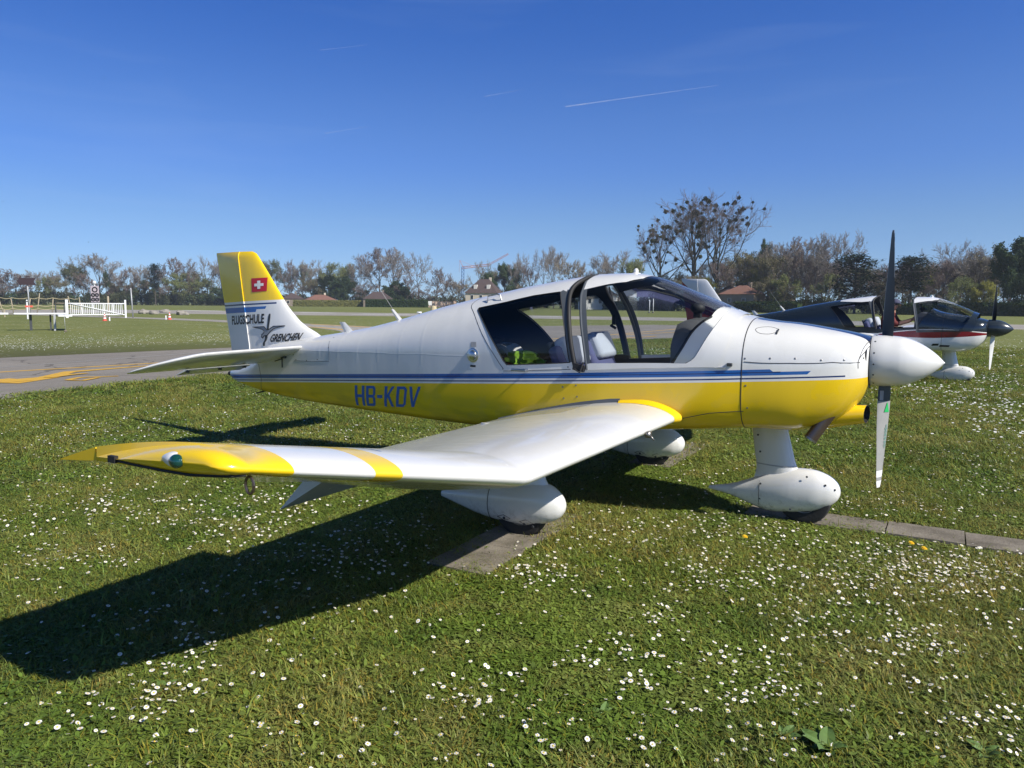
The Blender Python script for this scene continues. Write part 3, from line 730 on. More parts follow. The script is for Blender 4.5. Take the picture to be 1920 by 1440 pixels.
# ------------------------------------------------------------------ one aircraft, in its own frame (x forward, y port, wheels on z 0)
def build_aircraft(root, first):
    fus = M['fus'] if first else M['fus2']; white = M['white']; low = M['yellow'] if first else M['white']
    glass = M['glass'] if first else M['glass2']
    body_rest = ~IN_W & ~IN_O & ~IN_P
    # the skin behind the canopy's own panels stays on the fuselage only outside the opening
    f_ob = skin_part('fuselage', body_rest & (_c[:, 0] < COWLX), fus, root)
    cowl = skin_part('cowling', body_rest & (_c[:, 0] >= COWLX), fus, root)
    # tail cap, cowl nose bulkhead
    nb = MB(); nb.lathe([(.006, -.03), (.022, -.022), (.026, .0), (.022, .02)], (-4.365, 0, .775), 'x', 12); nb.build('tail_light', M['rubber'], root)
    fr = MB(); ring = [tuple(p) for p in S([1.955]*40, np.linspace(-1, 1, 40))]; ring += [(x, -y, z) for x, y, z in ring[::-1]][1:-1]
    ring2 = [(1.945, y*.8, 1.18+(z-1.18)*.8) for x, y, z in ring]
    fr.loft([ring, ring2], True); fr.build('nose_bulkhead', M['dark'], cowl)
    for sgn in (-1, 1):      # side air inlets beside the spinner: dark plugs in place of shaded openings
        il = MB()
        il.tube([(1.915, sgn*.215, 1.225), (1.948, sgn*.215, 1.225)], [.045, .045], 16); il.build('air_inlet', M['lining'], cowl)
    skin_part('window_pillar', IN_P, M['frame'], f_ob, sides='each')
    lin_mask = ~IN_W & ~IN_O & (_c[:, 0] > -1.55) & (_c[:, 0] < 1.10)
    skin_part('cabin_lining', lin_mask, M['lining'], f_ob, -.022, flip=True)
    blk = MB(); v = np.linspace(-1, 1, 40); ring = [tuple(p) for p in S([-1.5]*40, v, -.024)]; ring += [(x, -y, z) for x, y, z in ring[::-1]][1:-1]
    blk.add(ring, [tuple(range(len(ring)))]); blk.build('rear_bulkhead', M['lining'], f_ob, smooth=False)
    blk = MB(); ring = [tuple(p) for p in S([1.08]*40, v, -.024)]; ring += [(x, -y, z) for x, y, z in ring[::-1]][1:-1]
    ring = [(x, y, min(z, 1.36)) for x, y, z in ring]; blk.add(ring, [tuple(range(len(ring)))]); blk.build('firewall', M['lining'], f_ob, smooth=False)
    fl = MB(); fl.box((.1, 0, .80), (1.6, .86, .03)); fl.build('cabin_floor', M['lining'], f_ob, smooth=False)
    rw = skin_part('rear_window', IN_W, glass, root, sides='each')
    skin_tube('window_seal', dens(REARWIN, .03)+[REARWIN[0]], .004, M['rubber'], rw, .001)
    # canopy bow with its rubber arch
    bow = skin_tube('canopy_arch', [(x, min(v, 1)) for x, v in BOWL], .017, M['rubber'], root, -.004, n=10)
    # sliding canopy
    can = skin_part('canopy', IN_C & ~IN_G & ~IN_R, fus if first else M['fus2'], root, .008)
    skin_part('canopy_lining', IN_C & ~IN_G & ~IN_R & (_c[:, 1] > .35) & (_c[:, 0] < .7), M['lining'] if first else M['white'], can, -.006, flip=True)
    skin_part('canopy_frame', IN_R, M['frame'], can, .008, sides='each')
    skin_part('canopy_glass', IN_G, glass, can, .006)
    skin_tube('coaming_seal', [(x, min(v, 1)) for x, v in SEAL], .012, M['rubber'], f_ob, -.006)
    skin_tube('canopy_seal', [(x, min(v, 1)) for x, v in GLFRONT], .003, M['rubber'], can, .004)
    skin_tube('canopy_bow', [(x-.004, min(v, 1)) for x, v in CANREAR], .013, M['frame'], can, .0)
    hoop = trace([(1222, 679), (1215, 640), (1207, 600), (1196, 560), (1184, 534)])
    if first:
        hl = smooth_line(hoop, 3) + [(smooth_line(hoop, 3)[-1][0]-.03, .80)]
    # cowl joints
    for zz, nm in ((COWLX, 'cowl_joint'),):
        skin_tube(nm, [(zz, q) for q in np.linspace(-1, 1, 60)], .0035, M['seam'], cowl, -.0008)
    if first:
        skin_tube('cowl_joint', dens(trace([(1395, 679), (1480, 680.5), (1560, 680), (1612, 679)]), .05, False), .0026, M['seam'], cowl, .0006)
        skin_tube('cowl_joint', dens(smooth_line(trace([(1609, 690), (1609, 678), (1613, 668), (1622, 658), (1631, 651)]), 3), .03, False), .0022, M['seam'], cowl, .0004)
        skin_tube('cowl_joint', dens(trace([(1609, 678.5), (1632, 675.5)]), .03, False), .0022, M['seam'], cowl, .0004)
        skin_tube('cowl_joint', dens(trace([(1270, 785), (1330, 776), (1394, 772)]), .05, False), .0025, M['seam'], f_ob, -.0005)
        skin_tube('tail_joint', dens(trace([(618, 640), (617, 660), (617, 676)]), .04, False), .002, M['seam'], f_ob, -.0005)
        skin_tube('tail_joint', dens(trace([(617, 677), (585, 677), (552, 677)]), .04, False), .002, M['seam'], f_ob, -.0005)
        skin_tube('tail_joint', dens(trace([(485, 683), (490, 710), (493, 735)]), .04, False), .003, M['seam'], f_ob, -.0005)
        skin_tube('canopy_rail', dens(trace([(944, 694), (1000, 695), (1070, 694.5)]), .05, False), .0025, M['seam'], f_ob, -.0005)
        skin_tube('frame_joint', dens(smooth_line(trace([(944, 692), (930, 672), (905, 628), (889, 590), (884, 575), (890, 566), (905, 558)]), 4), .04, False), .003, M['seam'], f_ob, -.001)
        for q in ((1397, 672.5), (1444, 673.5), (1491, 673.5), (1540, 674), (1583, 674), (1398, 723), (1401, 766), (1619, 670), (1065, 689), (1102, 689), (1302, 686), (943, 692)): skin_screw(*q, cowl if q[0] > 1393 else f_ob)
        for q in ((1055, 727), (1080, 723), (1057, 748), (1082, 744)): skin_screw(*q, f_ob)
        for q in ((555, 675), (575, 675), (595, 675), (616, 652), (626, 633), (550, 665)): skin_screw(*q, f_ob, DSCREW_ME, .8)
        # oil door, fuel cap, step handle, grab handle, latch, static plate
        od = smooth_line(trace([(1417, 617), (1428, 613), (1445, 613), (1459, 617), (1457, 622), (1446, 626), (1430, 625), (1420, 622)]), 4, True)
        skin_tube('oil_door', od+[od[0]], .0018, M['seam'], cowl, 0.0, mirror=False)
        oh = MB(); L = skin_line(trace([(1456, 626), (1460, 618)]), .004); oh.tube(L, .006, 6); oh.build('oil_door_latch', M['dark'], cowl)
        x, v = on_fus(887, 667); p0 = Vector(S(x, v)[0]); nn = (Vector(S(x, v, .05)[0])-p0).normalized()
        fc = MB(); fc.lathe([(.058, -.004), (.058, .004), (.050, .008), (.040, .008), (.038, .004)], n=28); fco = fc.build('fuel_cap', M['metal'], root); fco.location = p0; fco.rotation_euler = nn.to_track_quat('Z', 'Y').to_euler()
        fc = MB(); fc.lathe([(.040, .003), (.036, .016), (.020, .024)], n=24); fc.box((0, 0, .024), (.078, .014, .018)); o = fc.build('cap_grip', M['metal'], fco)
        pl = MB(); P = quad_map(np.array([(0, 0), (1, 0), (1, 1), (0, 1)]), *[np.array(on_fus(*q)) for q in ((882, 684), (892, 684), (882, 687), (892, 687))]); pl.add(S(P[:, 0], P[:, 1], .002), [(0, 1, 2, 3)]); pl.build('placard', M['black'], f_ob, recalc=False)
        pl = MB(); P = quad_map(np.array([(0, 0), (1, 0), (1, 1), (0, 1)]), *[np.array(on_fus(*q)) for q in ((883, 641), (893, 640), (883, 651), (893, 651))]); pl.add(S(P[:, 0], P[:, 1], .002), [(0, 1, 2, 3)]); pl.build('placard', M['bag'], f_ob, recalc=False)
        hd = MB(); L = skin_line(trace([(964, 692), (990, 692)]), .035); a = skin_line(trace([(990, 692)]), 0)[0]; hd.tube(L, .010, 10); hd.tube([a, L[-1]], .008, 8); hd.build('step_handle', M['metal'], root)
        gh = MB(); pts = [skin_line(trace([(914, 568)]), 0)[0]]+skin_line(trace([(917, 562), (935, 558), (940, 560)]), .03)+[skin_line(trace([(940, 563)]), 0)[0]]; gh.tube(pts, .006, 8); gh.build('grab_handle', M['metal'], root)
        lt = MB(); x, v = on_fus(1368, 685); p = S(x, v, .008)[0]; lt.box(p, (.035, .02, .022)); lt.build('canopy_latch', M['dark'], root, bevel=.003)
        lt = MB(); x, v = on_fus(1350, 690); p = S(x, v, .004)[0]; lt.box(p, (.08, .012, .008)); lt.build('canopy_rail', M['metal'], can, bevel=.002)
        st = MB(); x, v = on_fus(1087, 690); p = S(x, v, .012)[0]; st.box(p, (.09, .03, .05), rot=Matrix.Rotation(.2, 3, 'Y')); st.tube([p+np.array((-.03, -.02, -.01)), p+np.array((.02, -.03, -.035)), p+np.array((.04, -.015, .04))], .007, 6); st.build('belt_end', M['rubber'], root, bevel=.006)
    # antennas and beacon
    an = MB()
    def blade(x, h, c, sweep, w=.012, zb=None):
        z0 = float(stn(x)[3])-.01 if zb is None else zb
        rings = []
        for t, cc in ((0, c), (.5, c*.8), (1, c*.55)):
            xx = x-sweep*t; rings.append([(xx-cc/2, 0, z0+h*t), (xx, -w*(1-t*.4), z0+h*t), (xx+cc/2, 0, z0+h*t), (xx, w*(1-t*.4), z0+h*t)])
        mb = MB(); mb.loft(rings); return mb
    blade(-2.66, .10, .13, .09).build('antenna', white, root); w_ = blade(-2.03, .11, .07, .10).build('antenna', white, root)
    rodb = MB(); rodb.tube([(-2.12, 0, 1.49), (-2.42, 0, 1.86)], [.0022, .0014], 5); rodb.build('antenna_rod', M['bag'], w_)
    bz = float(stn(.27)[3]); bc = MB(); bc.lathe([(.036, 0), (.036, .008), (.018, .014), (.018, .032), (.012, .042), (.004, .046)], (.27, 0, bz), n=16); bc.build('beacon', white, can)
    # ---------------- wings
    for sgn in (-1, 1):
        H = .76
        wl = wing_loft(WING+TIP, 0, None, sgn, n=26); w = wl.build('wing', M['wing'] if first else white, root, angle=50)
        cen = [sec_at(y) for y in (.50, 1.2, 2.0, 2.655)]
        wing_loft(cen, H+.012, 1.0, sgn, H, 29 if first else 8, n=10).build('flap', white, w, angle=50)
        out = [sec_at(y) for y in (2.745, 3.2, 3.7, 4.05, 4.148)]
        wing_loft(out, H+.008, 1.0, sgn, H, 5, n=10).build('aileron', M['wing'] if first else white, w, angle=50)
        # leading edge root fillet
        if True:
            rings = []
            Wx = lambda x: float(stn(x)[0])
            seq = foil_ring(0, .62, .111, 22); up = [q for q in seq if True]
            for q, (off, yy) in enumerate(((.030, 0), (.014, .035), (.002, .075))):
                R = []
                for (s, h) in [q_ for i_, q_ in enumerate(up) if q_[0] < .26 and i_ < 27]:
                    p = wing_pt(.7, s, h); cx = .05 if s > .5 else 1
                    nx, nz = (h-camb(np.array(s)))*1.0, 0
                    c0 = wing_pt(.7, min(.12, 1), 0)
                    dvec = Vector((p.x-c0.x, 0, p.z-c0.z)); dvec = dvec.normalized() if dvec.length > 0 else dvec
                    pp = p+dvec*off
                    R.append((pp.x, sgn*(Wx(pp.x)*(1.0 if pp.z > .8 else .985)+yy-.01), pp.z))
                rings.append(R)
            fb = MB(); fb.loft(rings, False, closed=False); fb.build('wing_fillet', low, w, angle=80)
        rs_ = MB(); A_ = []; B_ = []
        for s_ in np.linspace(.24, .86, 16):
            p = wing_pt(.7, s_, float(camb(np.array(s_))+yt(np.array(s_), .111))) if s_ < .76 else wing_pt(.7, s_, float(camb(np.array(s_))+yt(np.array(s_), .111))); W_ = float(stn(p.x)[0]); hgt = .030*max(0.0, 1-abs(s_-.27)/.5)**1.3+.004
            A_.append((p.x, sgn*(W_-.004), p.z+hgt)); B_.append((p.x, sgn*(W_+.012), p.z-.006))
        n_ = len(A_); rs_.add(A_+B_, [(q, q+1, n_+q+1, n_+q) for q in range(n_-1)]); rs_.build('root_fairing', M['frame'] if first else M['slate'], w)  # white fairing coloured grey: its shade is put into the colour
        # nav light in the tip
        c = Vector((.44, 4.2, 1.087)); nv = MB(); rr = []
        for t in np.linspace(0, 1, 9):
            rr.append([(c.x+.035-.11*t, sgn*(4.226)+sgn*.024*math.sin(math.pi*min(t*1.0, 1)**.7)*math.cos(a), c.z+.024*math.sin(math.pi*t**.7)*math.sin(a)) for a in [k*2*math.pi/12 for k in range(12)]])
        nl = MB(); nl.loft(rr); nlo = nl.build('light_fairing', white, w)
        gl = MB(); gl.add(*sphere((c.x+.02, sgn*4.240, c.z), (.025, .020, .021), 14, 10)); gl.build('nav_light', M['greenlens'] if sgn < 0 else M['redlens'], nlo)
        # seam of the tip fairing, with end cap
        ed = []
        for yy_, s_ in ((4.15, .02), (4.185, .05), (4.205, .14), (4.212, .32), (4.215, .55), (4.216, .8), (4.217, 1.0)):
            T6 = sec_at(yy_); p = wing_pt(yy_, s_, float(camb(np.array(s_))-yt(np.array(s_), T6[5]))); ed.append((p.x, sgn*(p.y+.004), p.z-.002))
        sb = MB(); sb.tube(ed, .0045, 6); sb.box(Vector(ed[-1])+Vector((.0, sgn*.004, .004)), (.035, .014, .022)); sb.build('tip_seal', M['rubber'], w)
        # tie-down ring
        if first:
            p = wing_pt(4.13, .035, -.022); tr = MB(); tr.tube([(p.x+.017*math.cos(a), sgn*4.13, p.z-.026+.026*math.sin(a)) for a in [k*2*math.pi/16 for k in range(17)]], .0045, 6); tr.build('tie_ring', M['exhaust'], w)
        if sgn < 0 and first:
            p = wing_pt(1.17, 0.0, -.012); sv = MB(); sv.box((p.x+.012, -1.17, p.z), (.03, .05, .035)); sv.tube([(p.x+.02, -1.17, p.z), (p.x+.05, -1.17, p.z-.035)], .005, 6); sv.build('stall_vane', M['steel'], w)
        # ---------------- main gear
        gy = sgn*1.29
        secs = interp_secs([(-.665, .205, .020, .014), (-.50, .205, .062, .045), (-.32, .210, .108, .078), (-.12, .225, .142, .104), (.05, .236, .152, .116), (.18, .244, .128, .104), (.26, .240, .085, .070), (.300, .240, .035, .030), (.307, .240, .008, .008)], 3)
        pb = MB(); pb.loft([ell_ring(x, z, hh, hw, 22, 2.2, gy) for x, z, hh, hw in secs]); pant = pb.build('wheel_fairing', M['fairing'], root, angle=60)
        lg = MB(); lg.loft([stream_ring(x0, x1, ww, z, gy) for x0, x1, ww, z in ((-.36, .235, .098, .28), (-.34, .205, .088, .33), (-.33, .165, .078, .40), (-.34, .135, .078, .50), (-.34, .12, .078, .74))]); lg.build('leg_fairing', white, pant, angle=60)
        rg = MB(); rg.tube([(secs_x, gy+a*1.01, z) for secs_x, a, z in [(-.23, .092*math.cos(t)*1.03, .214+.131*math.sin(t)) for t in np.linspace(0, 2*math.pi, 25)]], .002, 5); rg.build('fairing_joint', M['seam'], pant)
        for (sx, sz) in ((-.10, .13), (.06, .115), (.12, .105)):
            hw = float(np.interp(sx, secs[:, 0], secs[:, 3])); screw((sx, gy-(hw*.86), sz), (0, -1, -.35), pant, DSCREW_ME, 1.6)
        for (sx, sz, q_) in ((-.10, .135, .05), (.075, .128, .05)) if first else ():
            hw = float(np.interp(sx, secs[:, 0], secs[:, 3]))*.93+.003; dm_ = MB(); dm_.tube([(sx-q_, gy-hw+.006, sz), (sx, gy-hw-.002, sz+.020), (sx+q_, gy-hw+.004, sz), (sx, gy-hw+.010, sz-.020), (sx-q_, gy-hw+.006, sz)], .0018, 5); dm_.build('access_plate', M['seam'], pant)
        wheel((-.01, gy, .185), .185, .125, pant)
    # ---------------- nose gear
    secs = interp_secs([(.892, .180, .012, .010), (1.05, .184, .042, .032), (1.20, .190, .095, .068), (1.34, .205, .145, .098), (1.50, .232, .160, .115), (1.62, .245, .150, .112), (1.72, .252, .118, .092), (1.785, .254, .070, .058), (1.808, .254, .030, .026), (1.813, .254, .006, .006)], 3)
    pb = MB(); pb.loft([ell_ring(x, z, hh, hw, 22, 2.2) for x, z, hh, hw in secs]); pant = pb.build('wheel_fairing', M['fairing'], root, angle=60)
    lg = MB(); lg.loft([stream_ring(x0, x1, ww, z) for x0, x1, ww, z in ((1.20, 1.66, .10, .25), (1.225, 1.60, .078, .31), (1.235, 1.545, .068, .36), (1.235, 1.515, .066, .405), (1.225, 1.50, .066, .45), (1.18, 1.42, .062, .76))]); lg.build('leg_fairing', white, pant, angle=60)
    cl = MB(); cl.loft([stream_ring(x0-.003, x1+.003, ww+.003, z) for x0, x1, ww, z in ((1.234, 1.516, .066, .400), (1.233, 1.514, .066, .408))]); cl.build('leg_collar', M['bag'], pant)
    rg = MB(); rg.tube([(1.275, .088*math.cos(t), .196+.124*math.sin(t)) for t in np.linspace(0, 2*math.pi, 25)], .002, 5); rg.build('fairing_joint', M['seam'], pant)
    for (sx, sz) in ((1.285, .27), (1.285, .16), (1.60, .36), (1.72, .31), (1.78, .28), (1.50, .115), (1.20, .62), (1.22, .5)):
        hw = float(np.interp(sx, secs[:, 0], secs[:, 3])); screw((sx, -hw*(.93 if sz < .2 or sz > .3 else .99), sz) if sz < .45 else (sx+.05, -.066, sz), (0, -1, .2), pant, DSCREW_ME, 1.2)
    wheel((1.575, 0, .182), .182, .11, pant)
    # ---------------- fin, rudder, tailplane
    fm = M['fin'] if first else M['fin2']
    zs = [1.0, 1.1, 1.18, 1.22, 1.25, 1.30, 1.36, 1.44, 1.52, 1.65, 1.8, 1.95, 2.02, 2.055, 2.078]
    rings = []; rr = []
    for z in zs:
        le, hi, te = f_le(z), f_hi(z), f_te(min(z, 2.064)); tk = 1.0 if z < 2.05 else (.75 if z < 2.07 else .35)
        xs_ = [le-(le-hi)*(1-math.cos(k*math.pi/2/14)) for k in range(15)]
        R = [(x, -fin_half(x, z)*tk, z) for x in xs_] + [(x, fin_half(x, z)*tk, z) for x in xs_[::-1][:-1]]
        rings.append(R)
        xs2 = [hi-.002-(hi-te)*k/9 for k in range(10)]
        nose = (hi-.003)
        R2 = [(nose+.004, 0, z)] + [(x, -fin_half(x, z)*tk-.001, z) for x in xs2] + [(x, fin_half(x, z)*tk+.001, z) for x in xs2[::-1]]
        hx = hi-.07; R3 = []
        for (x, y, zz) in R2:
            dx = x-hx; R3.append((hx+dx*math.cos(RUD_A)+y*math.sin(RUD_A), -dx*math.sin(RUD_A)+y*math.cos(RUD_A), zz))
        rr.append(R3)
    fb = MB(); fb.loft(rings); fino = fb.build('fin', fm, root, angle=55)
    rb = MB(); rb.loft(rr); rudo = rb.build('rudder', fm, root, angle=55)
    # tailplane, nose up
    k = .284; ta = math.atan(k)
    def tp(x, y, h): # chordwise x measured along world x
        return (x+h*math.sin(ta)*-1, y, 1.116+k*(x+3.11)+h*math.cos(ta))
    def tsec(y, le, te, t): 
        R = []; c = le-te
        ss = [(1-math.cos(q*math.pi/2/11)) for q in range(12)]
        for s in ss[::-1]: R.append(tp(le-c*s, y, c*float(yt(np.array(s), t))))
        for s in ss[1:]: R.append(tp(le-c*s, y, -c*float(yt(np.array(s), t))))
        return R
    tb = MB(); se = [(1.60, -3.742, -3.765, .10), (1.585, -3.66, -3.80, .10), (1.52, -3.47, -3.825, .09), (1.42, -3.31, -3.83, .09), (1.32, -3.205, -3.83, .092), (1.24, -3.165, -3.83, .095), (1.0, -3.145, -3.83, .10), (.5, -3.125, -3.83, .10), (.10, -3.11, -3.83, .10)]
    for sgn in (-1, 1):
        tb = MB(); tb.loft([tsec(sgn*y, le, te, t) for y, le, te, t in se]); tpo = tb.build('tailplane', white, root, angle=50)
        tr = MB(); R = []
        for y in (.20, .96):
            a = tp(-3.832, sgn*y, 0); R.append([(a[0], a[1], a[2]+.010), (a[0]-.155, a[1], a[2]-.058), (a[0]-.152, a[1], a[2]-.064), (a[0], a[1], a[2]-.012)])
        tr.loft(R); tr.build('trim_tab', white, tpo, smooth=False)
        for y in (.95, .58, .28):
            a = tp(-3.832, sgn*y, -.02); hb = MB(); hb.box(a, (.05, .008, .02)); hb.build('hinge', M['dark'], tpo, smooth=False)
    if first:
        br = MB(); p = np.array((-3.35, -.20, .99)); br.box(p+np.array((0, 0, .02)), (.05, .03, .035)); br.tube([p+np.array((-.12, .0, -.03)), p+np.array((-.01, -.005, .0))], .006, 6); br.tube([p+np.array((-.02, 0, .0)), p+np.array((-.015, -.005, -.09))], .007, 6); br.build('control_horn', M['dark'], root)
        sk = MB(); sk.tube([(-3.80, -.02, .625), (-3.95, -.03, .585)], [.01, .006], 6); sk.build('tail_skid', M['rubber'], root)
    # ---------------- propeller
    hub = Vector((2.045, 0, 1.185))
    sp = MB(); prof = [(.168, -.085), (.172, -.07), (.171, .0), (.166, .06)]
    prof += [(.166*(1-(t**1.72))**.86, .06+.285*t) for t in np.linspace(.08, .985, 16)]+[(.004, .346)]
    sp.lathe(prof, tuple(hub), 'x', 40); spin = sp.build('spinner', white if first else M['slate'], root)
    bp = MB(); bp.lathe([(.160, -.088), (.1675, -.086), (.1675, -.080)], tuple(hub), 'x', 40); bp.build('spinner_backplate', M['dark'], spin)
    if first:
        for a in (20, -5, -30, -58, 50, 80): screw((hub.x-.06, -.171*math.cos(rad(a)), hub.z+.171*math.sin(rad(a))), (0, -math.cos(rad(a)), math.sin(rad(a))), spin, DSCREW_ME, .9)
    nblade = 2
    tilt = rad(-1.0) if first else rad(14)
    st_ = [(.10, .074, 62, .036), (.18, .090, 52, .028), (.30, .108, 42, .022), (.45, .112, 33, .016), (.60, .100, 27, .012), (.74, .084, 23, .009), (.83, .066, 21, .007), (.862, .046, 20, .004)]
    for bi in range(nblade):
        sg = 1 if bi == 0 else -1
        rings = []
        for (r_, c_, be, th) in interp_secs(st_, 3):
            b_ = rad(be); R = []
            cd = Vector((math.sin(b_), -math.cos(b_)*sg, 0)); nr = Vector((math.cos(b_), math.sin(b_)*sg, 0))
            for q in range(14):
                a = q*2*math.pi/14; s = math.cos(a); t = math.sin(a)
                p = cd*(c_/2*s + c_*.05) + nr*(th/2*t*(1.0 if t > 0 else .35)*(1-.3*s*s)+0)
                R.append(Vector((p.x, p.y, sg*r_)))
            rings.append(R)
        pbm = MB(); pbm.loft(rings)
        rot = Matrix.Rotation(tilt, 3, 'X')
        # front faces light grey, back faces dark
        me_m = [M['propfront'], M['propback']] if first else [M['prop2front'], M['prop2back']]
        for fi, f in enumerate(pbm.f):
            cx = [pbm.v[i] for i in f]; c3 = Vector([sum(q[k2] for q in cx)/len(cx) for k2 in range(3)])
            r_ = abs(c3.z); be = rad(float(np.interp(r_, [q[0] for q in st_], [q[2] for q in st_]))); nr = Vector((math.cos(be), math.sin(be)*sg, 0))
            pbm.m[fi] = 0 if Vector((c3.x, c3.y, 0)).dot(nr) > -.0005 else 1
        pbm.v = [tuple(rot @ Vector(q)) for q in pbm.v]
        o = pbm.build('blade', me_m, spin, angle=70); o.location = hub
        if first and sg < 0:
            dk = MB()
            def bl(rq, u, off=.004):
                be = rad(float(np.interp(rq, [q[0] for q in st_], [q[2] for q in st_]))); cc = float(np.interp(rq, [q[0] for q in st_], [q[1] for q in st_])); th = float(np.interp(rq, [q[0] for q in st_], [q[3] for q in st_]))
                cd = Vector((math.sin(be), math.cos(be), 0)); nr = Vector((math.cos(be), -math.sin(be), 0)); p = cd*(cc/2*u+cc*.05)+nr*(th/2*math.sqrt(max(0, 1-u*u))*(1-.3*u*u)+off); return rot @ Vector((p.x, p.y, -rq))
            dk.add([bl(.345, -.1), bl(.345, .75), bl(.275, .35)], [(0, 1, 2)]); 
            lo = MB(); 
            for (ra, rb_, u0, u1) in ((.43, .60, .42, .52), (.45, .585, .24, .32), (.45, .585, .60, .68)):
                for q in range(6):
                    a0, a1 = ra+(rb_-ra)*q/6, ra+(rb_-ra)*(q+.72)/6; lo.add([bl(a0, u0), bl(a0, u1), bl(a1, u1), bl(a1, u0)], [(0, 1, 2, 3)])
            a_ = dk.build('decal', M['green decal'], o, smooth=False, recalc=False); b2 = lo.build('decal', M['teal decal'], o, smooth=False, recalc=False)
            wl2 = MB(); wl2.add([bl(.20, -.85), bl(.20, -.35), bl(.265, -.35), bl(.265, -.85)], [(0, 1, 2, 3)]); wl2.build('decal', M['bag'], o, smooth=False, recalc=False)
    # ---------------- chin scoop and exhaust
    if first:
        sc = MB(); rings = []
        for x, r_, zc in ((1.50, .055, .775), (1.63, .085, .785), (1.75, .085, .800), (1.85, .072, .815), (1.955, .062, .826)):
            rings.append([(x+(.24*r_*math.cos(a) if x > 1.9 else 0), -.07+r_*math.cos(a)*1.05, zc+r_*math.sin(a)) for a in [q*2*math.pi/20 for q in range(20)]])
        inner = [[(1.954+.24*r2*math.cos(a), -.07+r2*math.cos(a), .826+r2*math.sin(a)) for a in [q*2*math.pi/20 for q in range(20)]] for r2 in (.063, .056)] + [[(1.86, -.07+.046*math.cos(a), .822+.046*math.sin(a)) for a in [q*2*math.pi/20 for q in range(20)]]]
        sc.loft(rings, False); sco = sc.build('air_scoop', low, cowl, angle=60); si = MB(); si.loft(inner, False); si.build('scoop_shade_rings', M['rubber'], sco)  # black inner rings: shade of the scoop mouth put into the colour
        dsk = MB(); dsk.lathe([(.0485, 0), (.001, .001)], (1.865, -.07, .822), 'x', 20); dsk.build('scoop_shade_disc', M['lining'], sco)  # dark disc across the duct, painted shade for its depth
        ex = MB(); e0, e1 = Vector((1.745, -.245, .84)), Vector((1.634, -.278, .655)); dv = (e1-e0).normalized()
        ex.tube([e0, e1], [.043, .043], 18, caps=False); ex.tube([e1, e1-dv*.12], [.039, .038], 18, caps=True)
        exo = ex.build('exhaust_pipe', M['exhaust'], cowl)
        rim = MB(); rim.tube([e1-dv*.012, e1+dv*.002], .0455, 18, caps=False); rim.tube([e1+dv*.002, e1+dv*.0021], [.0455, .039], 18, caps=False); rim.build('pipe_rim', M['steel'], exo)
    # ---------------- cockpit
    pn = MB(); rings = []
    for x, w_, zt in ((.70, .43, 1.36), (.72, .44, 1.43), (.78, .44, 1.46), (.88, .43, 1.455), (.98, .42, 1.44)):
        rings.append([(x, -w_, .98), (x, -w_*1.0, zt-.10), (x, -w_*.80, zt-.02), (x, 0, zt), (x, w_*.80, zt-.02), (x, w_, zt-.10), (x, w_, .98)])
    pn.loft(rings); pno = pn.build('instrument_panel', M['panel'], root, angle=35)
    for i in range(5):
        d_ = MB(); d_.lathe([(.045, 0), (.045, -.012), (.038, -.012)], (.703, -.32+i*.15, 1.27), 'x', 18); d_.build('gauge', M['dark'], pno)
    cp = MB(); cp.add(*sphere((.78, -.06, 1.525), (.055, .05, .042), 16, 10)); cp.box((.78, -.06, 1.48), (.05, .05, .05)); cp.build('compass', M['rubber'], pno)
    for yy in (-.25, .25):
        sx = -.05; s_ = empty('seat', (0, 0, 0), parent=root)
        up_ = .03 if yy > 0 else .01
        cu = MB(); cu.box((.18, yy, .86), (.50, .44, .13), rot=Matrix.Rotation(-.12, 3, 'Y')); cu.build('cushion', M['seatb'], s_, bevel=.04)
        bk = MB(); rot = Matrix.Rotation(rad(24), 3, 'Y'); 
        bk.box((-.155+up_, yy, 1.04+up_), (.11, .44, .38), rot=Matrix.Rotation(rad(-24), 3, 'Y')); bk.build('backrest', M['seatb'], s_, bevel=.035)
        hr = MB(); hr.box((-.155+up_, yy, 1.175+up_), (.125, .34, .23), rot=Matrix.Rotation(rad(-24), 3, 'Y')); hr.build('headrest', M['seatl'], s_, bevel=.035)
        hb = MB(); hb.box((-.232, yy, 1.13), (.04, .31, .27), rot=Matrix.Rotation(rad(-24), 3, 'Y')); hb.build('seat_shell', M['lining'], s_, bevel=.015)
    rs = MB(); rs.box((-.85, 0, .92), (.50, .86, .12)); rs.build('rear_seat', M['seatb'], root, bevel=.03)
    rs = MB(); rs.box((-1.16, 0, 1.08), (.10, .84, .34), rot=Matrix.Rotation(rad(-22), 3, 'Y')); rs.build('rear_backrest', M['lining'], root, bevel=.03)
    bt = MB(); bt.tube([(-.135, .44, 1.70), (-.10, .49, 1.48), (-.10, .49, 1.44)], [.006, .02, .02], 6); bt.box((-.10, .48, 1.42), (.03, .03, .09)); bt.tube([(-.13, .48, 1.37), (-.08, .47, 1.345)], .012, 6); bt.build('seat_belt', M['rubber'], root)
    # ---------------- lettering
    if first:
        loops, wtot = letters_hb(); tl, tr, bl_, br_ = [np.array(on_fus(*q)) for q in ((665.5, 721.5), (789.5, 723.5), (668.5, 758.5), (784.5, 762.5))]
        hb = MB()
        for lp in loops:
            V, F = fine(*loops_tris([[(p[0]/wtot, p[1]) for p in l] for l in lp])); Q = quad_map(V, tl, tr, bl_, br_)
            hb.add(S(Q[:, 0], Q[:, 1], .0022), F)
        hb.build('lettering', M['letterblue'], f_ob, smooth=False, recalc=False)
        def pxz(px, py): p = on_plane(px, py, 1, -.055); return np.array((p[0], p[2]))
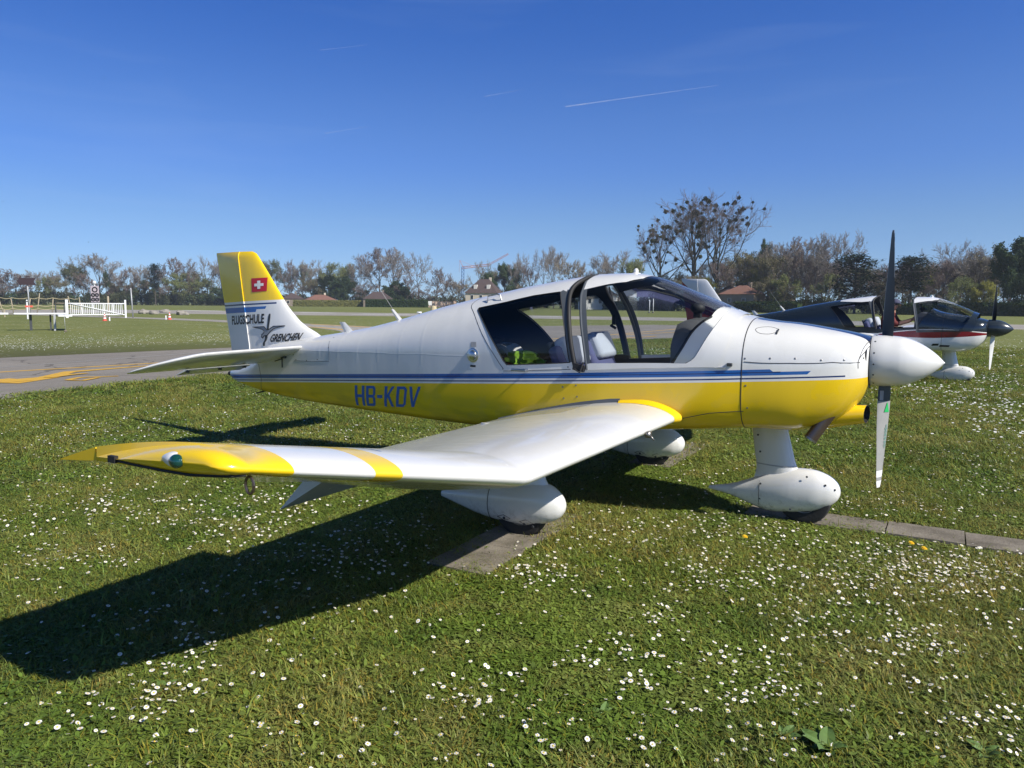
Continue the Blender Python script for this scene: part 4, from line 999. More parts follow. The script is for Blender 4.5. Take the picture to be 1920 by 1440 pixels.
        def on_fin(pts2, F, mat, off, name, par):
            mb = MB(); pts2, F = fine(pts2, F, 3 if len(F) < 16 else 1); mb.add([fin_skin(p[0], p[1], off) for p in pts2], F); return mb.build(name, mat, par, smooth=False, recalc=False)
        V, F = text_tris('FLUGSCHULE', .030); Q = quad_map(V, pxz(425.5, 592.5), pxz(495.5, 588), pxz(425.5, 609.5), pxz(495, 606.3)); on_fin(Q, F, M['black'], .003, 'lettering', fino)
        V, F = text_tris('GRENCHEN', .030); Q = quad_map(V, pxz(511.5, 626.5), pxz(569.5, 623.5), pxz(506.5, 641.5), pxz(561.5, 639.5)); on_fin(Q, F, M['black'], .004, 'lettering', fino)
        fl_ = [pxz(*q) for q in ((469.5, 522), (497.5, 520), (498.5, 545.5), (471, 548))]; V, F = loops_tris([[(0, 0), (1, 0), (1, 1), (0, 1)]])
        Q = quad_map(np.array([(0, 0), (1, 0), (1, 1), (0, 1)], float), fl_[0], fl_[1], fl_[3], fl_[2]); flo = on_fin(Q, F, M['red'], .003, 'flag', fino)
        cr = [(.40, .20), (.60, .20), (.60, .40), (.80, .40), (.80, .60), (.60, .60), (.60, .80), (.40, .80), (.40, .60), (.20, .60), (.20, .40), (.40, .40)]
        V, F = loops_tris([cr]); Q = quad_map(V, fl_[0], fl_[1], fl_[3], fl_[2]); on_fin(Q, F, M['white'], .0055, 'flag_cross', flo)
        k_ = lambda l: [pxz(400+x/9.6, 560+y/9.6) for x, y in l]
        bld = k_([(1005, 270), (1030, 272), (1028, 350), (1018, 430), (1005, 545), (985, 560), (970, 555), (975, 470), (982, 380), (990, 310)])
        bld2 = k_([(985, 650), (985, 700), (965, 750), (935, 790), (930, 850), (895, 850), (895, 800), (925, 750), (935, 700), (940, 650)])
        for b_ in (bld, bld2): V, F = loops_tris([b_]); on_fin(V, F, M['propback'], .003, 'logo', fino)
        bird = k_([(700, 510), (920, 500), (970, 560), (1000, 560), (1090, 495), (1300, 485), (1110, 535), (1040, 590), (985, 660), (935, 665), (905, 690), (900, 715), (870, 690), (875, 650), (930, 600), (890, 555), (820, 535)])
        V, F = loops_tris([bird]); on_fin(V, F, M['logo grey'], .0048, 'logo', fino)
        ln = MB(); L = [fin_skin(p[0], p[1], .006) for p in bird]; 
        for a, b_ in zip(L, L[1:]+L[:1]): ln.tube([a, b_], .0035, 5)
        ln.build('logo', M['black'], fino)
    else:
        mb = MB()      # two short strokes of lettering, too small to read
        for x0, x1, v0, v1, in ((1.06, 1.17, -.34, -.39), (1.19, 1.36, -.37, -.42)):
            Q = np.array([(x0-.008, v1), (x1-.008, v1), (x1+.012, v0), (x0+.012, v0)]); mb.add(S(Q[:, 0], Q[:, 1], .003), [(0, 1, 2, 3)])
        mb.build('lettering', M['black'], f_ob, smooth=False, recalc=False)
    return dict(can=can, fus=f_ob)

def sphere(c, r, n=12, m=8):
    vs = [(c[0], c[1], c[2]+r[2])]; fs = []
    for i in range(1, m):
        for k in range(n):
            a, b = i*math.pi/m, k*2*math.pi/n; vs.append((c[0]+r[0]*math.sin(a)*math.cos(b), c[1]+r[1]*math.sin(a)*math.sin(b), c[2]+r[2]*math.cos(a)))
    vs.append((c[0], c[1], c[2]-r[2]))
    for k in range(n): fs.append((0, 1+k, 1+(k+1) % n))
    for i in range(m-2):
        for k in range(n): a = 1+i*n; fs.append((a+k, a+n+k, a+n+(k+1) % n, a+(k+1) % n))
    for k in range(n): fs.append((len(vs)-1, 1+(m-2)*n+(k+1) % n, 1+(m-2)*n+k))
    return vs, fs
def wheel(c, r, w, parent):
    wb = MB(); wb.lathe([(r*.55, -w*.40), (r*.80, -w*.5), (r*.95, -w*.42), (r, -w*.2), (r, w*.2), (r*.95, w*.42), (r*.80, w*.5), (r*.55, w*.40)], c, 'y', 28)
    o = wb.build('wheel', M['tyre'], parent, angle=50)
    hb = MB(); hb.lathe([(r*.5, -w*.38), (r*.54, -w*.43), (r*.54, w*.43), (r*.5, w*.38)], c, 'y', 20); hb.build('wheel_hub', M['steel'], o)
    return o
def prop_front():
    b = NB('propeller front'); o, x, y, z = b.obj(); r_ = b.m('ABSOLUTE', z); d = b.noise(o, 12, 4)
    col = b.mix(b.m('GREATER_THAN', r_, .27), (.05, .06, .065), b.mix(d, (.27, .27, .26), (.36, .36, .35)))
    col = b.mix(b.m('MAXIMUM', b.band(r_, .745, .79), b.m('GREATER_THAN', r_, .815)), col, (.75, .75, .74)); return b.set(col, .4)
M['propfront'] = prop_front()
M['prop2front'] = simple('white propeller front', (.75, .75, .74), .4); M['prop2back'] = simple('black propeller back', (.02, .022, .025), .45)
M['green decal'] = simple('green decal', (.03, .45, .12), .4); M['teal decal'] = simple('teal decal', (.02, .22, .17), .4)

plane_a = empty('light_aircraft'); tag(plane_a, 'white and yellow single-engine aircraft with blue stripes parked on the daisy lawn', 'aircraft', 'light aircraft parked on the grass')
PA = build_aircraft(plane_a, True)
plane_b = empty('light_aircraft', (1.118, 12.406, -.01)); plane_b.rotation_euler = (0, .026, -.101)
tag(plane_b, 'dark slate and white aircraft with red swoosh parked beyond the white spinner', 'aircraft', 'light aircraft parked on the grass')
PB = build_aircraft(plane_b, False)
PB['can'].location = (.66, 0, -.02)

# ------------------------------------------------------------------ things lying in the cockpit, and the pilot beyond
def crumple(bm_scale, seed, n=26):
    r_ = random.Random(seed); vs, fs = sphere((0, 0, 0), (1, 1, 1), n, n//2); out = []
    ph = [(r_.uniform(2, 7), r_.uniform(0, 6), Vector((r_.gauss(0, 1), r_.gauss(0, 1), r_.gauss(0, 1))).normalized()) for _ in range(9)]
    for q in vs:
        q = Vector(q); d = 1+sum(.075*math.sin(k*q.dot(a)*1.7+p) for k, p, a in ph)
        out.append((q.x*bm_scale[0]*d, q.y*bm_scale[1]*d, max(q.z*bm_scale[2]*d, -bm_scale[2]*.6)))
    return out, fs
mb = MB(); mb.add(*crumple((.17, .16, .085), 3)); vest = mb.build('safety_vest', M['hivis']); vest.location = (-.60, -.20, 1.075)
tag(vest, 'crumpled lime green safety vest lying on the rear seat behind the cockpit window', 'vest')
hs = empty('headset_bag', (-.80, -.16, .98)); tag(hs, 'pale grey arched padded bag beside the green vest on the rear seat', 'bag')
mb = MB(); arc = [(-.13*math.cos(a)+.0, 0, .22*math.sin(a)) for a in np.linspace(0, math.pi, 14)]
rings = []
for i_, p in enumerate(arc):
    t = Vector(arc[min(i_+1, 13)])-Vector(arc[max(i_-1, 0)]); t.normalize(); nrm = Vector((-t.z, 0, t.x))
    rings.append([Vector(p)+nrm*a+Vector((0, b, 0)) for a, b in ((-.02, -.11), (.02, -.12), (.03, 0), (.02, .12), (-.02, .11), (-.025, 0))])
mb.loft(rings); mb.build('arch', M['bag'], hs)
mb = MB(); mb.box((0, 0, .03), (.20, .18, .16)); mb.build('pouch', M['lining'], hs, bevel=.02)
mb = MB(); mb.box((.02, -.05, .228), (.07, .12, .03)); mb.build('strap', M['rubber'], hs, bevel=.006)
mb = MB(); mb.add(*crumple((.06, .045, .035), 8, 16)); o = mb.build('orange_pouch', M['orange']); o.location = (-.68, -.33, 1.045)
tag(o, 'small orange pouch tucked below the grey bag on the rear seat', 'pouch')

def skin_figure(name, joints, edges, radii, mat, parent, sub=2):
    me = bpy.data.meshes.new(name); me.from_pydata([Vector(j) for j in joints], edges, []); me.materials.append(mat)
    o = bpy.data.objects.new(name, me); COL.objects.link(o)
    sk = o.modifiers.new('skin', 'SKIN'); sk.use_smooth_shade = True
    for i, r_ in enumerate(radii):
        d = me.skin_vertices[0].data[i]; d.radius = r_ if hasattr(r_, '__len__') else (r_, r_); d.use_root = (i == 0)
    s_ = o.modifiers.new('sub', 'SUBSURF'); s_.levels = sub; s_.render_levels = sub
    dg = bpy.context.evaluated_depsgraph_get(); m2 = bpy.data.meshes.new_from_object(o.evaluated_get(dg))
    o.modifiers.clear(); o.data = m2; bpy.data.meshes.remove(me)
    m2.polygons.foreach_set('use_smooth', [True]*len(m2.polygons))
    if not m2.materials: m2.materials.append(mat)
    if parent: o.parent = parent
    return o
M['skin'] = simple('skin', (.42, .22, .15), .55, var=.06); M['shirt'] = simple('dark red shirt', (.14, .022, .020), .85); M['cap'] = simple('slate blue cap', (.055, .06, .11), .8)
M['trousers'] = simple('dark trousers', (.03, .03, .04), .85); M['phone'] = simple('black phone', (.01, .01, .011), .2)
pil = empty('person', (0, 0, 0))
pil.location = plane_b.matrix_world @ Vector((0, 0, 0)) if False else plane_b.location; pil.rotation_euler = plane_b.rotation_euler
tag(pil, 'person in cap and red shirt sitting in the dark aircraft holding a phone', 'person')
X, Yp = .24, -.22
J = [(X+.02, Yp, .97), (X-.03, Yp, 1.12), (X-.05, Yp, 1.28), (X-.03, Yp, 1.41), (X-.01, Yp, 1.49), (X+.03, Yp, 1.57), (X+.045, Yp, 1.63),
     (X-.03, Yp-.17, 1.39), (X+.11, Yp-.23, 1.19), (X+.34, Yp-.16, 1.26), (X+.40, Yp-.13, 1.29),
     (X-.03, Yp+.17, 1.39), (X+.11, Yp+.22, 1.20), (X+.33, Yp+.12, 1.28), (X+.39, Yp+.09, 1.31),
     (X+.20, Yp-.11, .98), (X+.50, Yp-.12, 1.02), (X+.70, Yp-.12, .86), (X+.20, Yp+.11, .98), (X+.50, Yp+.12, 1.02), (X+.70, Yp+.12, .86)]
Ed = [(0, 1), (1, 2), (2, 3), (3, 4), (4, 5), (5, 6), (3, 7), (7, 8), (8, 9), (9, 10), (3, 11), (11, 12), (12, 13), (13, 14), (0, 15), (15, 16), (16, 17), (0, 18), (18, 19), (19, 20)]
Rr = [(.13, .15), (.12, .15), (.13, .17), (.09, .12), .055, (.078, .09), (.07, .085), .065, .05, .036, .032, .065, .05, .036, .032, .085, .07, .05, .085, .07, .05]
body = skin_figure('body', J, Ed, Rr, M['skin'], pil)
tor = skin_figure('shirt', [J[0], J[1], J[2], J[3], (X-.02, Yp, 1.445), J[7], J[8], (X+.20, Yp-.205, 1.215), J[11], J[12], (X+.20, Yp+.19, 1.225)], [(0, 1), (1, 2), (2, 3), (3, 4), (3, 5), (5, 6), (6, 7), (3, 8), (8, 9), (9, 10)], [(.15, .17), (.138, .168), (.148, .188), (.108, .14), .068, .082, .068, .058, .082, .068, .058], M['shirt'], pil)
skin_figure('trousers', [J[0]]+J[15:], [(0, 1), (1, 2), (2, 3), (0, 4), (4, 5), (5, 6)], [(.145, .165), .10, .085, .065, .10, .085, .065], M['trousers'], pil)
for sg in (-1, 1):      # hands: palm, four curled fingers and a thumb round the phone
    hx, hy, hz = (X+.41, Yp-.115, 1.295) if sg < 0 else (X+.40, Yp+.075, 1.315)
    js = [(hx-.02, hy, hz-.01), (hx+.03, hy, hz+.01)]; es = [(0, 1)]; rs = [(.028, .018), (.036, .016)]
    for k, ln in enumerate((.062, .072, .068, .052)):
        b0 = len(js); off = (k-1.5)*.019
        js += [(hx+.045, hy, hz+.012+off), (hx+.045+ln*.5, hy-sg*.012, hz+.03+off), (hx+.045+ln*.75, hy-sg*.034, hz+.035+off)]; es += [(1, b0), (b0, b0+1), (b0+1, b0+2)]; rs += [.0095, .0088, .008]
    b0 = len(js); js += [(hx+.005, hy-sg*.025, hz+.035), (hx+.035, hy-sg*.04, hz+.055)]; es += [(0, b0), (b0, b0+1)]; rs += [.011, .009]
    skin_figure('hand', js, es, rs, M['skin'], pil, 1)
hd = MB(); hd.add(*sphere((X+.145, Yp, 1.585), (.018, .016, .022), 8, 6))
hd.build('nose', M['skin'], pil)
for sg in (-1, 1):
    e = MB(); e.add(*sphere((X+.03, Yp+sg*.083, 1.595), (.022, .010, .032), 10, 8)); e.build('ear', M['skin'], pil)
    e = MB(); e.add(*sphere((X+.115, Yp+sg*.033, 1.61), (.010, .012, .008), 8, 6)); e.build('eye', M['black'], pil)
mth = MB(); mth.box((X+.118, Yp, 1.535), (.012, .045, .008)); mth.build('mouth', M['shirt'], pil, bevel=.003)
cp = MB(); vs, fs = sphere((X+.04, Yp, 1.635), (.108, .096, .085), 18, 12); cp.add([(a, b, max(c_, 1.625)) for a, b, c_ in vs], fs)
cp.loft([[(X+.10, Yp-.075, 1.628), (X+.10, Yp+.075, 1.628), (X+.10, Yp+.075, 1.636), (X+.10, Yp-.075, 1.636)], [(X+.20, Yp-.055, 1.605), (X+.20, Yp+.055, 1.605), (X+.20, Yp+.055, 1.610), (X+.20, Yp-.055, 1.610)]]); cp.build('cap', M['cap'], pil)
hr = MB(); vs, fs = sphere((X+.015, Yp, 1.60), (.085, .088, .06), 14, 10); hr.add(vs, fs); hr.build('hair', M['lining'], pil)
ph = empty('phone', (0, 0, 0)); ph.location = plane_b.location; ph.rotation_euler = plane_b.rotation_euler
tag(ph, "black phone held up in the hands of the person in the open cockpit", 'phone')
pm = MB(); pm.box((X+.465, Yp-.02, 1.345), (.012, .078, .150), rot=Matrix.Rotation(.35, 3, 'Y')); pm.build('case', M['phone'], ph, bevel=.004)
sm_ = MB(); sm_.box((X+.4575, Yp-.02, 1.343), (.002, .070, .138), rot=Matrix.Rotation(.35, 3, 'Y')); sm_.build('screen', M['dark'], ph)

# ------------------------------------------------------------------ lawn: grass blades, leaves and daisies
def clear_of_paving(x, y, m=.0):
    w_ = .05*math.sin(x*9+y*5)+.04*math.sin(y*17-x*4)
    m = m+w_ if m < .5 else m
    return not any(a-m < x < b+m and c_-m < y < d_+m for a, b, c_, d_ in SLABS)
def grass_mat():
    b = NB('grass blades'); p, x, y, z = b.pos()
    at_ = b.n('ShaderNodeAttribute', attribute_name='tint'); 
    n1 = b.noise(p, .55, 4, .6); n2 = b.noise(p, 3.0, 3, .6)
    c = b.ramp(n1, [(.30, (.112, .165, .026)), (.5, (.180, .216, .042)), (.70, (.272, .265, .076))])
    n3 = b.noise(p, 1.3, 5, .65)
    c = b.mix(b.m('MULTIPLY', b.m('SUBTRACT', n2, .48), 3.2, clamp=True), c, b.mix(.55, c, (.36, .28, .12)))
    c = b.mix(b.m('MULTIPLY', b.m('SUBTRACT', n3, .54), 4.0, clamp=True), c, (.075, .130, .024))
    c = b.mix(1.0, c, at_.outputs['Color'], 'MULTIPLY')
    b.set(c, .55, spec=.35)
    tl = b.n('ShaderNodeBsdfTranslucent'); b.l(c, tl.inputs[0]); mx = b.n('ShaderNodeMixShader'); mx.inputs[0].default_value = .28
    b.l(b.bsdf.outputs[0], mx.inputs[1]); b.l(tl.outputs[0], mx.inputs[2]); b.l(mx.outputs[0], b.out.inputs[0])
    return b.mat
M['grass'] = grass_mat()
def patch(seed, size, nbl, nleaf, hmul=1.0):
    r_ = random.Random(seed); V = []; F = []; T = []
    def col():
        q = r_.random()
        if q < .13: return (1.75, 1.32, .9)
        if q < .18: return (1.25, .85, .5)
        k = r_.uniform(.45, 1.5); return (k*r_.uniform(.85, 1.1), k, k*.95)
    for _ in range(nbl):
        x, y = r_.gauss(0, size*.36), r_.gauss(0, size*.36); x = max(-size*.75, min(size*.75, x)); y = max(-size*.75, min(size*.75, y))
        a = r_.uniform(0, 6.283); h = r_.uniform(.010, .034)*hmul*(1.7 if r_.random() < .06 else 1); w = r_.uniform(.0014, .0030); ln = r_.uniform(.3, 2.1)*h
        dx, dy = math.cos(a), math.sin(a); px, py = -dy*w, dx*w; b0 = len(V)
        V += [(x-px, y-py, -.004), (x+px, y+py, -.004), (x+dx*ln*.35-px*.8, y+dy*ln*.35-py*.8, h*.6), (x+dx*ln*.35+px*.8, y+dy*ln*.35+py*.8, h*.6), (x+dx*ln, y+dy*ln, h)]
        F += [(b0, b0+1, b0+3, b0+2), (b0+2, b0+3, b0+4)]; T += [col()]*5
    for _ in range(nleaf):
        cx, cy = r_.gauss(0, size*.36), r_.gauss(0, size*.36); a = r_.uniform(0, 6.283); L = r_.uniform(.006, .015)*(1.5 if r_.random() < .12 else 1); W = L*r_.uniform(.5, .85); z0 = r_.uniform(.006, .026)*hmul; tl = r_.uniform(-.6, .6); b0 = len(V)
        dx, dy = math.cos(a), math.sin(a); k = r_.uniform(.6, 1.45)
        for u, w in ((-1, 0), (-.3, .8), (.5, 1), (1, 0), (.5, -1), (-.3, -.8)):
            V.append((cx+dx*L*u-dy*W*w*.6, cy+dy*L*u+dx*W*w*.6, z0+tl*L*u)); T.append((k*.85, k*1.0, k*.8))
        F += [(b0, b0+1, b0+5), (b0+1, b0+2, b0+4, b0+5), (b0+2, b0+3, b0+4)]
    return V, F, T
def build_grass():
    V = []; F = []; T = []; VAR = []; ROT = []; SCL = []
    NVAR = 5
    for k in range(NVAR):
        v, f, t = patch(100+k, .26, (560, 480, 620, 330, 240)[k], (120, 260, 60, 420, 620)[k], (1, .85, 1.25, .8, .8)[k]); b0 = len(V); V += v; F += [tuple(i+b0 for i in q) for q in f]; T += t; VAR += [10+k]*len(v); ROT += [0.]*len(v); SCL += [1.]*len(v)
    r_ = random.Random(9); hd_ = math.atan2(FW[1], FW[0])
    def ring(r0, r1, step, scl, half):
        n = int(r1/step)+2
        for i in range(-n, n+1):
            for j in range(-n, n+1):
                x, y = CAM[0]+(i+r_.uniform(-.42, .42))*step, CAM[1]+(j+r_.uniform(-.42, .42))*step
                d = math.hypot(x-CAM[0], y-CAM[1])
                if not r0 <= d < r1: continue
                a = (math.atan2(y-CAM[1], x-CAM[0])-hd_+math.pi) % (2*math.pi)-math.pi
                if abs(a) > half: continue
                if x < -10.46-.16*scl+.22*math.sin(y*1.7)*math.sin(y*.63+1): continue
                m = .045*scl if scl < 1.5 else .0
                if not clear_of_paving(x, y, m): continue
                V.append((x, y, 0)); T.append((1, 1, 1)); q = r_.random(); wv = math.sin(x*1.9+1.3*math.sin(y*1.1))+math.sin(y*2.3+1.7*math.sin(x*.8)); VAR.append((3 if q > .45 else 4) if wv > .75 and q > .15 else (2 if wv < -.9 and q > .3 else int(q*3.99))); ROT.append(r_.uniform(0, 6.283)); SCL.append(scl*r_.uniform(.8, 1.25))
    ring(.9, 7.5, .155, 1.0, rad(62)); ring(7.5, 14, .27, 1.45, rad(62)); ring(14, 34, .50, 2.1, rad(58))
    me = bpy.data.meshes.new('grass'); me.from_pydata(V, [], F); me.materials.append(M['grass'])
    at_ = me.attributes.new('tint', 'FLOAT_COLOR', 'POINT'); at_.data.foreach_set('color', np.concatenate([np.array(T, dtype=np.float32), np.ones((len(T), 1), np.float32)], 1).ravel())
    a2 = me.attributes.new('variant', 'INT', 'POINT'); a2.data.foreach_set('value', VAR)
    a3 = me.attributes.new('turn', 'FLOAT', 'POINT'); a3.data.foreach_set('value', ROT)
    a4 = me.attributes.new('size', 'FLOAT', 'POINT'); a4.data.foreach_set('value', SCL)
    o = bpy.data.objects.new('grass', me); COL.objects.link(o); tag(o, kind='stuff')
    ng = bpy.data.node_groups.new('scatter', 'GeometryNodeTree')
    ng.interface.new_socket('Geometry', in_out='INPUT', socket_type='NodeSocketGeometry'); ng.interface.new_socket('Geometry', in_out='OUTPUT', socket_type='NodeSocketGeometry')
    N = ng.nodes; Lk = ng.links; gi = N.new('NodeGroupInput'); go = N.new('NodeGroupOutput'); jn = N.new('GeometryNodeJoinGeometry')
    def attr(name, typ): q = N.new('GeometryNodeInputNamedAttribute'); q.data_type = typ; q.inputs[0].default_value = name; return q.outputs[0]
    va, tu, si = attr('variant', 'INT'), attr('turn', 'FLOAT'), attr('size', 'FLOAT')
    def eq(k):
        q = N.new('FunctionNodeCompare'); q.data_type = 'INT'; q.operation = 'EQUAL'; Lk.new(va, q.inputs[2]); q.inputs[3].default_value = k; return q.outputs[0]
    cx = N.new('ShaderNodeCombineXYZ'); Lk.new(tu, cx.inputs[2])
    for k in range(NVAR):
        sb = N.new('GeometryNodeSeparateGeometry'); sb.domain = 'POINT'; Lk.new(gi.outputs[0], sb.inputs[0]); Lk.new(eq(10+k), sb.inputs[1])
        sp_ = N.new('GeometryNodeSeparateGeometry'); sp_.domain = 'POINT'; Lk.new(gi.outputs[0], sp_.inputs[0]); Lk.new(eq(k), sp_.inputs[1])
        io = N.new('GeometryNodeInstanceOnPoints'); Lk.new(sp_.outputs[0], io.inputs['Points']); Lk.new(sb.outputs[0], io.inputs['Instance']); Lk.new(cx.outputs[0], io.inputs['Rotation']); Lk.new(si, io.inputs['Scale'])
        Lk.new(io.outputs[0], jn.inputs[0])
    Lk.new(jn.outputs[0], go.inputs[0]); md = o.modifiers.new('scatter', 'NODES'); md.node_group = ng
    return o
build_grass()

M['petal'] = simple('white daisy petals', (.72, .71, .68), .7, var=.05); M['disc'] = simple('yellow flower centre', (.72, .50, .06), .7); M['stalk'] = simple('flower stalk', (.07, .12, .02), .6)
M['dandelion'] = simple('yellow dandelion petals', (.80, .50, .01), .7); M['leaf'] = simple('broad green leaf', (.10, .17, .040), .5, var=.3, scale=30)
def daisy_petals(seed, r, n=15, pink=False):
    r_ = random.Random(seed); V = []; F = []
    for k in range(n):
        a = k*6.283/n+r_.uniform(-.08, .08); L = r*r_.uniform(.9, 1.05); w = r*.17; d = (math.cos(a), math.sin(a)); up = r_.uniform(-.0005, .003); b0 = len(V)
        V += [(d[0]*r*.25-d[1]*w*.5, d[1]*r*.25+d[0]*w*.5, 0), (d[0]*r*.25+d[1]*w*.5, d[1]*r*.25-d[0]*w*.5, 0), (d[0]*L*.8+d[1]*w, d[1]*L*.8-d[0]*w, up*.8), (d[0]*L, d[1]*L, up), (d[0]*L*.8-d[1]*w, d[1]*L*.8+d[0]*w, up*.8)]
        F += [(b0, b0+1, b0+2, b0+3, b0+4)]
    return V, F
DPET = []; DDISC = []
for k in range(4):
    mb = MB(); mb.add(*daisy_petals(k, .0118)); DPET.append(mb.mesh('petals', M['petal']))
mb = MB(); mb.lathe([(.0034, -.001), (.0035, .0008), (.0027, .0022), (.0012, .0028)], n=8); DDISC = mb.mesh('centre', M['disc'])
# where the daisies grow: clumps, as in the photograph thicker to the right and in the near lawn
dr = random.Random(21); SPOTS = []
def place_spot(x, y):
    if x < -10.4 or not clear_of_paving(x, y, .015): return
    d = math.hypot(x-CAM[0], y-CAM[1])
    if d < 1.9: return
    SPOTS.append((d, x, y))
def drop_px(px, py, n, sx, sy):
    for _ in range(int(n*(1.35 if py > 1100 else 2.4))):
        qx, qy = px+dr.gauss(0, sx), py+dr.gauss(0, sy)
        if qy < 600: continue
        g_ = gnd(qx, qy); place_spot(g_[0], g_[1])
for px, py, n, sx, sy in ((340, 1260, 14, 45, 22), (260, 1330, 22, 60, 28), (130, 1375, 5, 40, 20), (370, 1215, 12, 25, 14), (480, 1375, 7, 22, 14), (300, 1300, 16, 40, 20), (660, 1150, 12, 45, 18), (500, 1120, 14, 60, 22),
                          (430, 1110, 16, 70, 20), (250, 1180, 10, 90, 18), (620, 1080, 24, 80, 24), (700, 1030, 26, 70, 24), (760, 1000, 14, 60, 16), (560, 1040, 20, 60, 22), (500, 960, 60, 70, 26), (430, 990, 30, 60, 20), (340, 1000, 10, 60, 18),
                          (100, 1055, 16, 40, 14), (210, 1060, 12, 25, 10), (60, 990, 18, 60, 22), (180, 950, 24, 60, 14), (150, 920, 20, 60, 18), (270, 960, 18, 50, 14), (60, 1130, 6, 40, 14), (330, 1170, 10, 70, 20),
                          (900, 1330, 16, 45, 22), (940, 1290, 12, 55, 16), (840, 1310, 14, 30, 18), (1150, 1230, 26, 50, 22), (1100, 1250, 8, 20, 12), (1180, 1290, 10, 30, 14), (1000, 1390, 6, 60, 18), (1220, 1420, 5, 30, 10),
                          (1020, 1085, 26, 35, 16), (1100, 1110, 8, 50, 14), (1180, 1020, 34, 80, 22), (1280, 990, 40, 80, 20), (1300, 1080, 24, 30, 18), (1240, 1165, 20, 30, 12), (1400, 1090, 30, 70, 18), (1440, 1010, 40, 70, 20),
                          (1510, 1160, 40, 50, 20), (1560, 1200, 20, 50, 18), (1640, 1090, 60, 70, 26), (1700, 1060, 70, 60, 20), (1760, 1120, 40, 70, 24), (1800, 1070, 50, 60, 24), (1880, 1080, 40, 60, 26), (1860, 1170, 16, 60, 24), (1640, 1220, 24, 50, 20), (1760, 1225, 34, 45, 14), (1700, 1200, 16, 40, 12),
                          (1370, 1240, 14, 30, 14), (1440, 1250, 12, 50, 14), (1380, 1310, 18, 40, 16), (1430, 1300, 10, 30, 14), (1500, 1310, 12, 30, 16), (1280, 1345, 6, 30, 16), (1400, 1400, 7, 30, 14), (1480, 1420, 6, 30, 14), (1880, 1360, 34, 42, 20), (1800, 1360, 10, 40, 20), (1730, 1290, 8, 60, 24), (1900, 1410, 8, 30, 14), (1250, 1270, 6, 30, 20),
                          (1700, 960, 30, 90, 14), (1850, 900, 40, 80, 24), (1640, 950, 24, 60, 10), (1760, 850, 30, 90, 24), (1880, 830, 50, 60, 30), (1800, 760, 90, 90, 22), (1880, 730, 160, 60, 26), (1700, 720, 60, 60, 16), (1850, 690, 120, 60, 10), (1580, 870, 16, 60, 16),
                          (340, 760, 40, 60, 14), (150, 790, 70, 100, 20), (60, 830, 60, 60, 20), (560, 800, 60, 70, 22), (700, 810, 60, 80, 14), (420, 800, 40, 60, 16), (250, 820, 40, 80, 14), (30, 760, 30, 50, 10), (500, 745, 20, 40, 8), (1350, 900, 20, 60, 20)):
    drop_px(px, py, n, sx, sy)
for _ in range(2400):      # loose ones everywhere
    a = dr.uniform(-.7, .7)+math.atan2(FW[1], FW[0]); d = 2.0+14*dr.random()**1.3; place_spot(CAM[0]+d*math.cos(a), CAM[1]+d*math.sin(a))
SPOTS.sort()
# drop those hidden by lying too close to a neighbour
keep = []; cell = {}
for d, x, y in SPOTS:
    k = (int(x/.05), int(y/.05)); ok = all(math.hypot(x-u, y-v) > .017 for a in (-1, 0, 1) for b in (-1, 0, 1) for u, v in cell.get((k[0]+a, k[1]+b), ()))
    if ok: cell.setdefault(k, []).append((x, y)); keep.append((d, x, y))
def daisy_words(x, y):
    d = np.array((x, y, .03))-CAM; z = d @ FW; px, py = 960+FPX*(d @ RT)/z, 720-FPX*(d @ UP)/z
    c = int(np.clip(px//320, 0, 5)); low_ = py > 1300
    where = ('in the bottom left corner', 'left of the bottom centre', 'just left of centre at the bottom', 'just right of centre at the bottom', 'right of the bottom centre', 'in the bottom right corner')[c] if low_ else ('in or beside the wing tip shadow at the far left', 'beside the front edge of the wing shadow', 'below the near wheel slab', 'below the nose wheel tail', 'below the concrete slabs', 'below the slabs at the right edge')[c]
    return 'small white daisy with yellow centre in the grass '+where, 'daisies '+where
far = MB()
for i, (d, x, y) in enumerate(keep):
    h = dr.uniform(.020, .046); tx, ty = dr.gauss(.12, .22), dr.gauss(-.05, .22); s_ = dr.uniform(.50, 1.0)
    if i < 300:
        st_m = MB(); st_m.tube([(0, 0, 0), (.004*tx, .004*ty, h*.6), (0, 0, h)], .0009, 3, caps=False)
        o = st_m.build('daisy', M['stalk'], recalc=False); o.location = (x, y, 0)
        dl, dg_ = daisy_words(x, y); tag(o, dl, 'daisy', dg_)
        for me_, zz in ((DPET[i % 4], h), (DDISC, h+.0008)):
            c = bpy.data.objects.new(me_.name.split('.')[0], me_); COL.objects.link(c); c.parent = o; c.location = (0, 0, zz); c.rotation_euler = (-ty, tx, dr.uniform(0, 6)); c.scale = (s_, s_, s_)
    else:
        rot = Matrix.Rotation(tx, 3, 'Y') @ Matrix.Rotation(-ty, 3, 'X'); n_ = 9 if d < 7 else 6; r_ = .0112*s_; b0 = Vector((x, y, h))
        ring = [b0+rot @ Vector((r_*math.cos(q*6.283/n_+i), r_*math.sin(q*6.283/n_+i), 0)) for q in range(n_)]
        far.add(ring, [tuple(range(n_))], 0)
        if d < 9: far.add([b0+rot @ Vector((r_*.4*math.cos(q*1.2566), r_*.4*math.sin(q*1.2566), .0012)) for q in range(5)], [tuple(range(5))], 1)
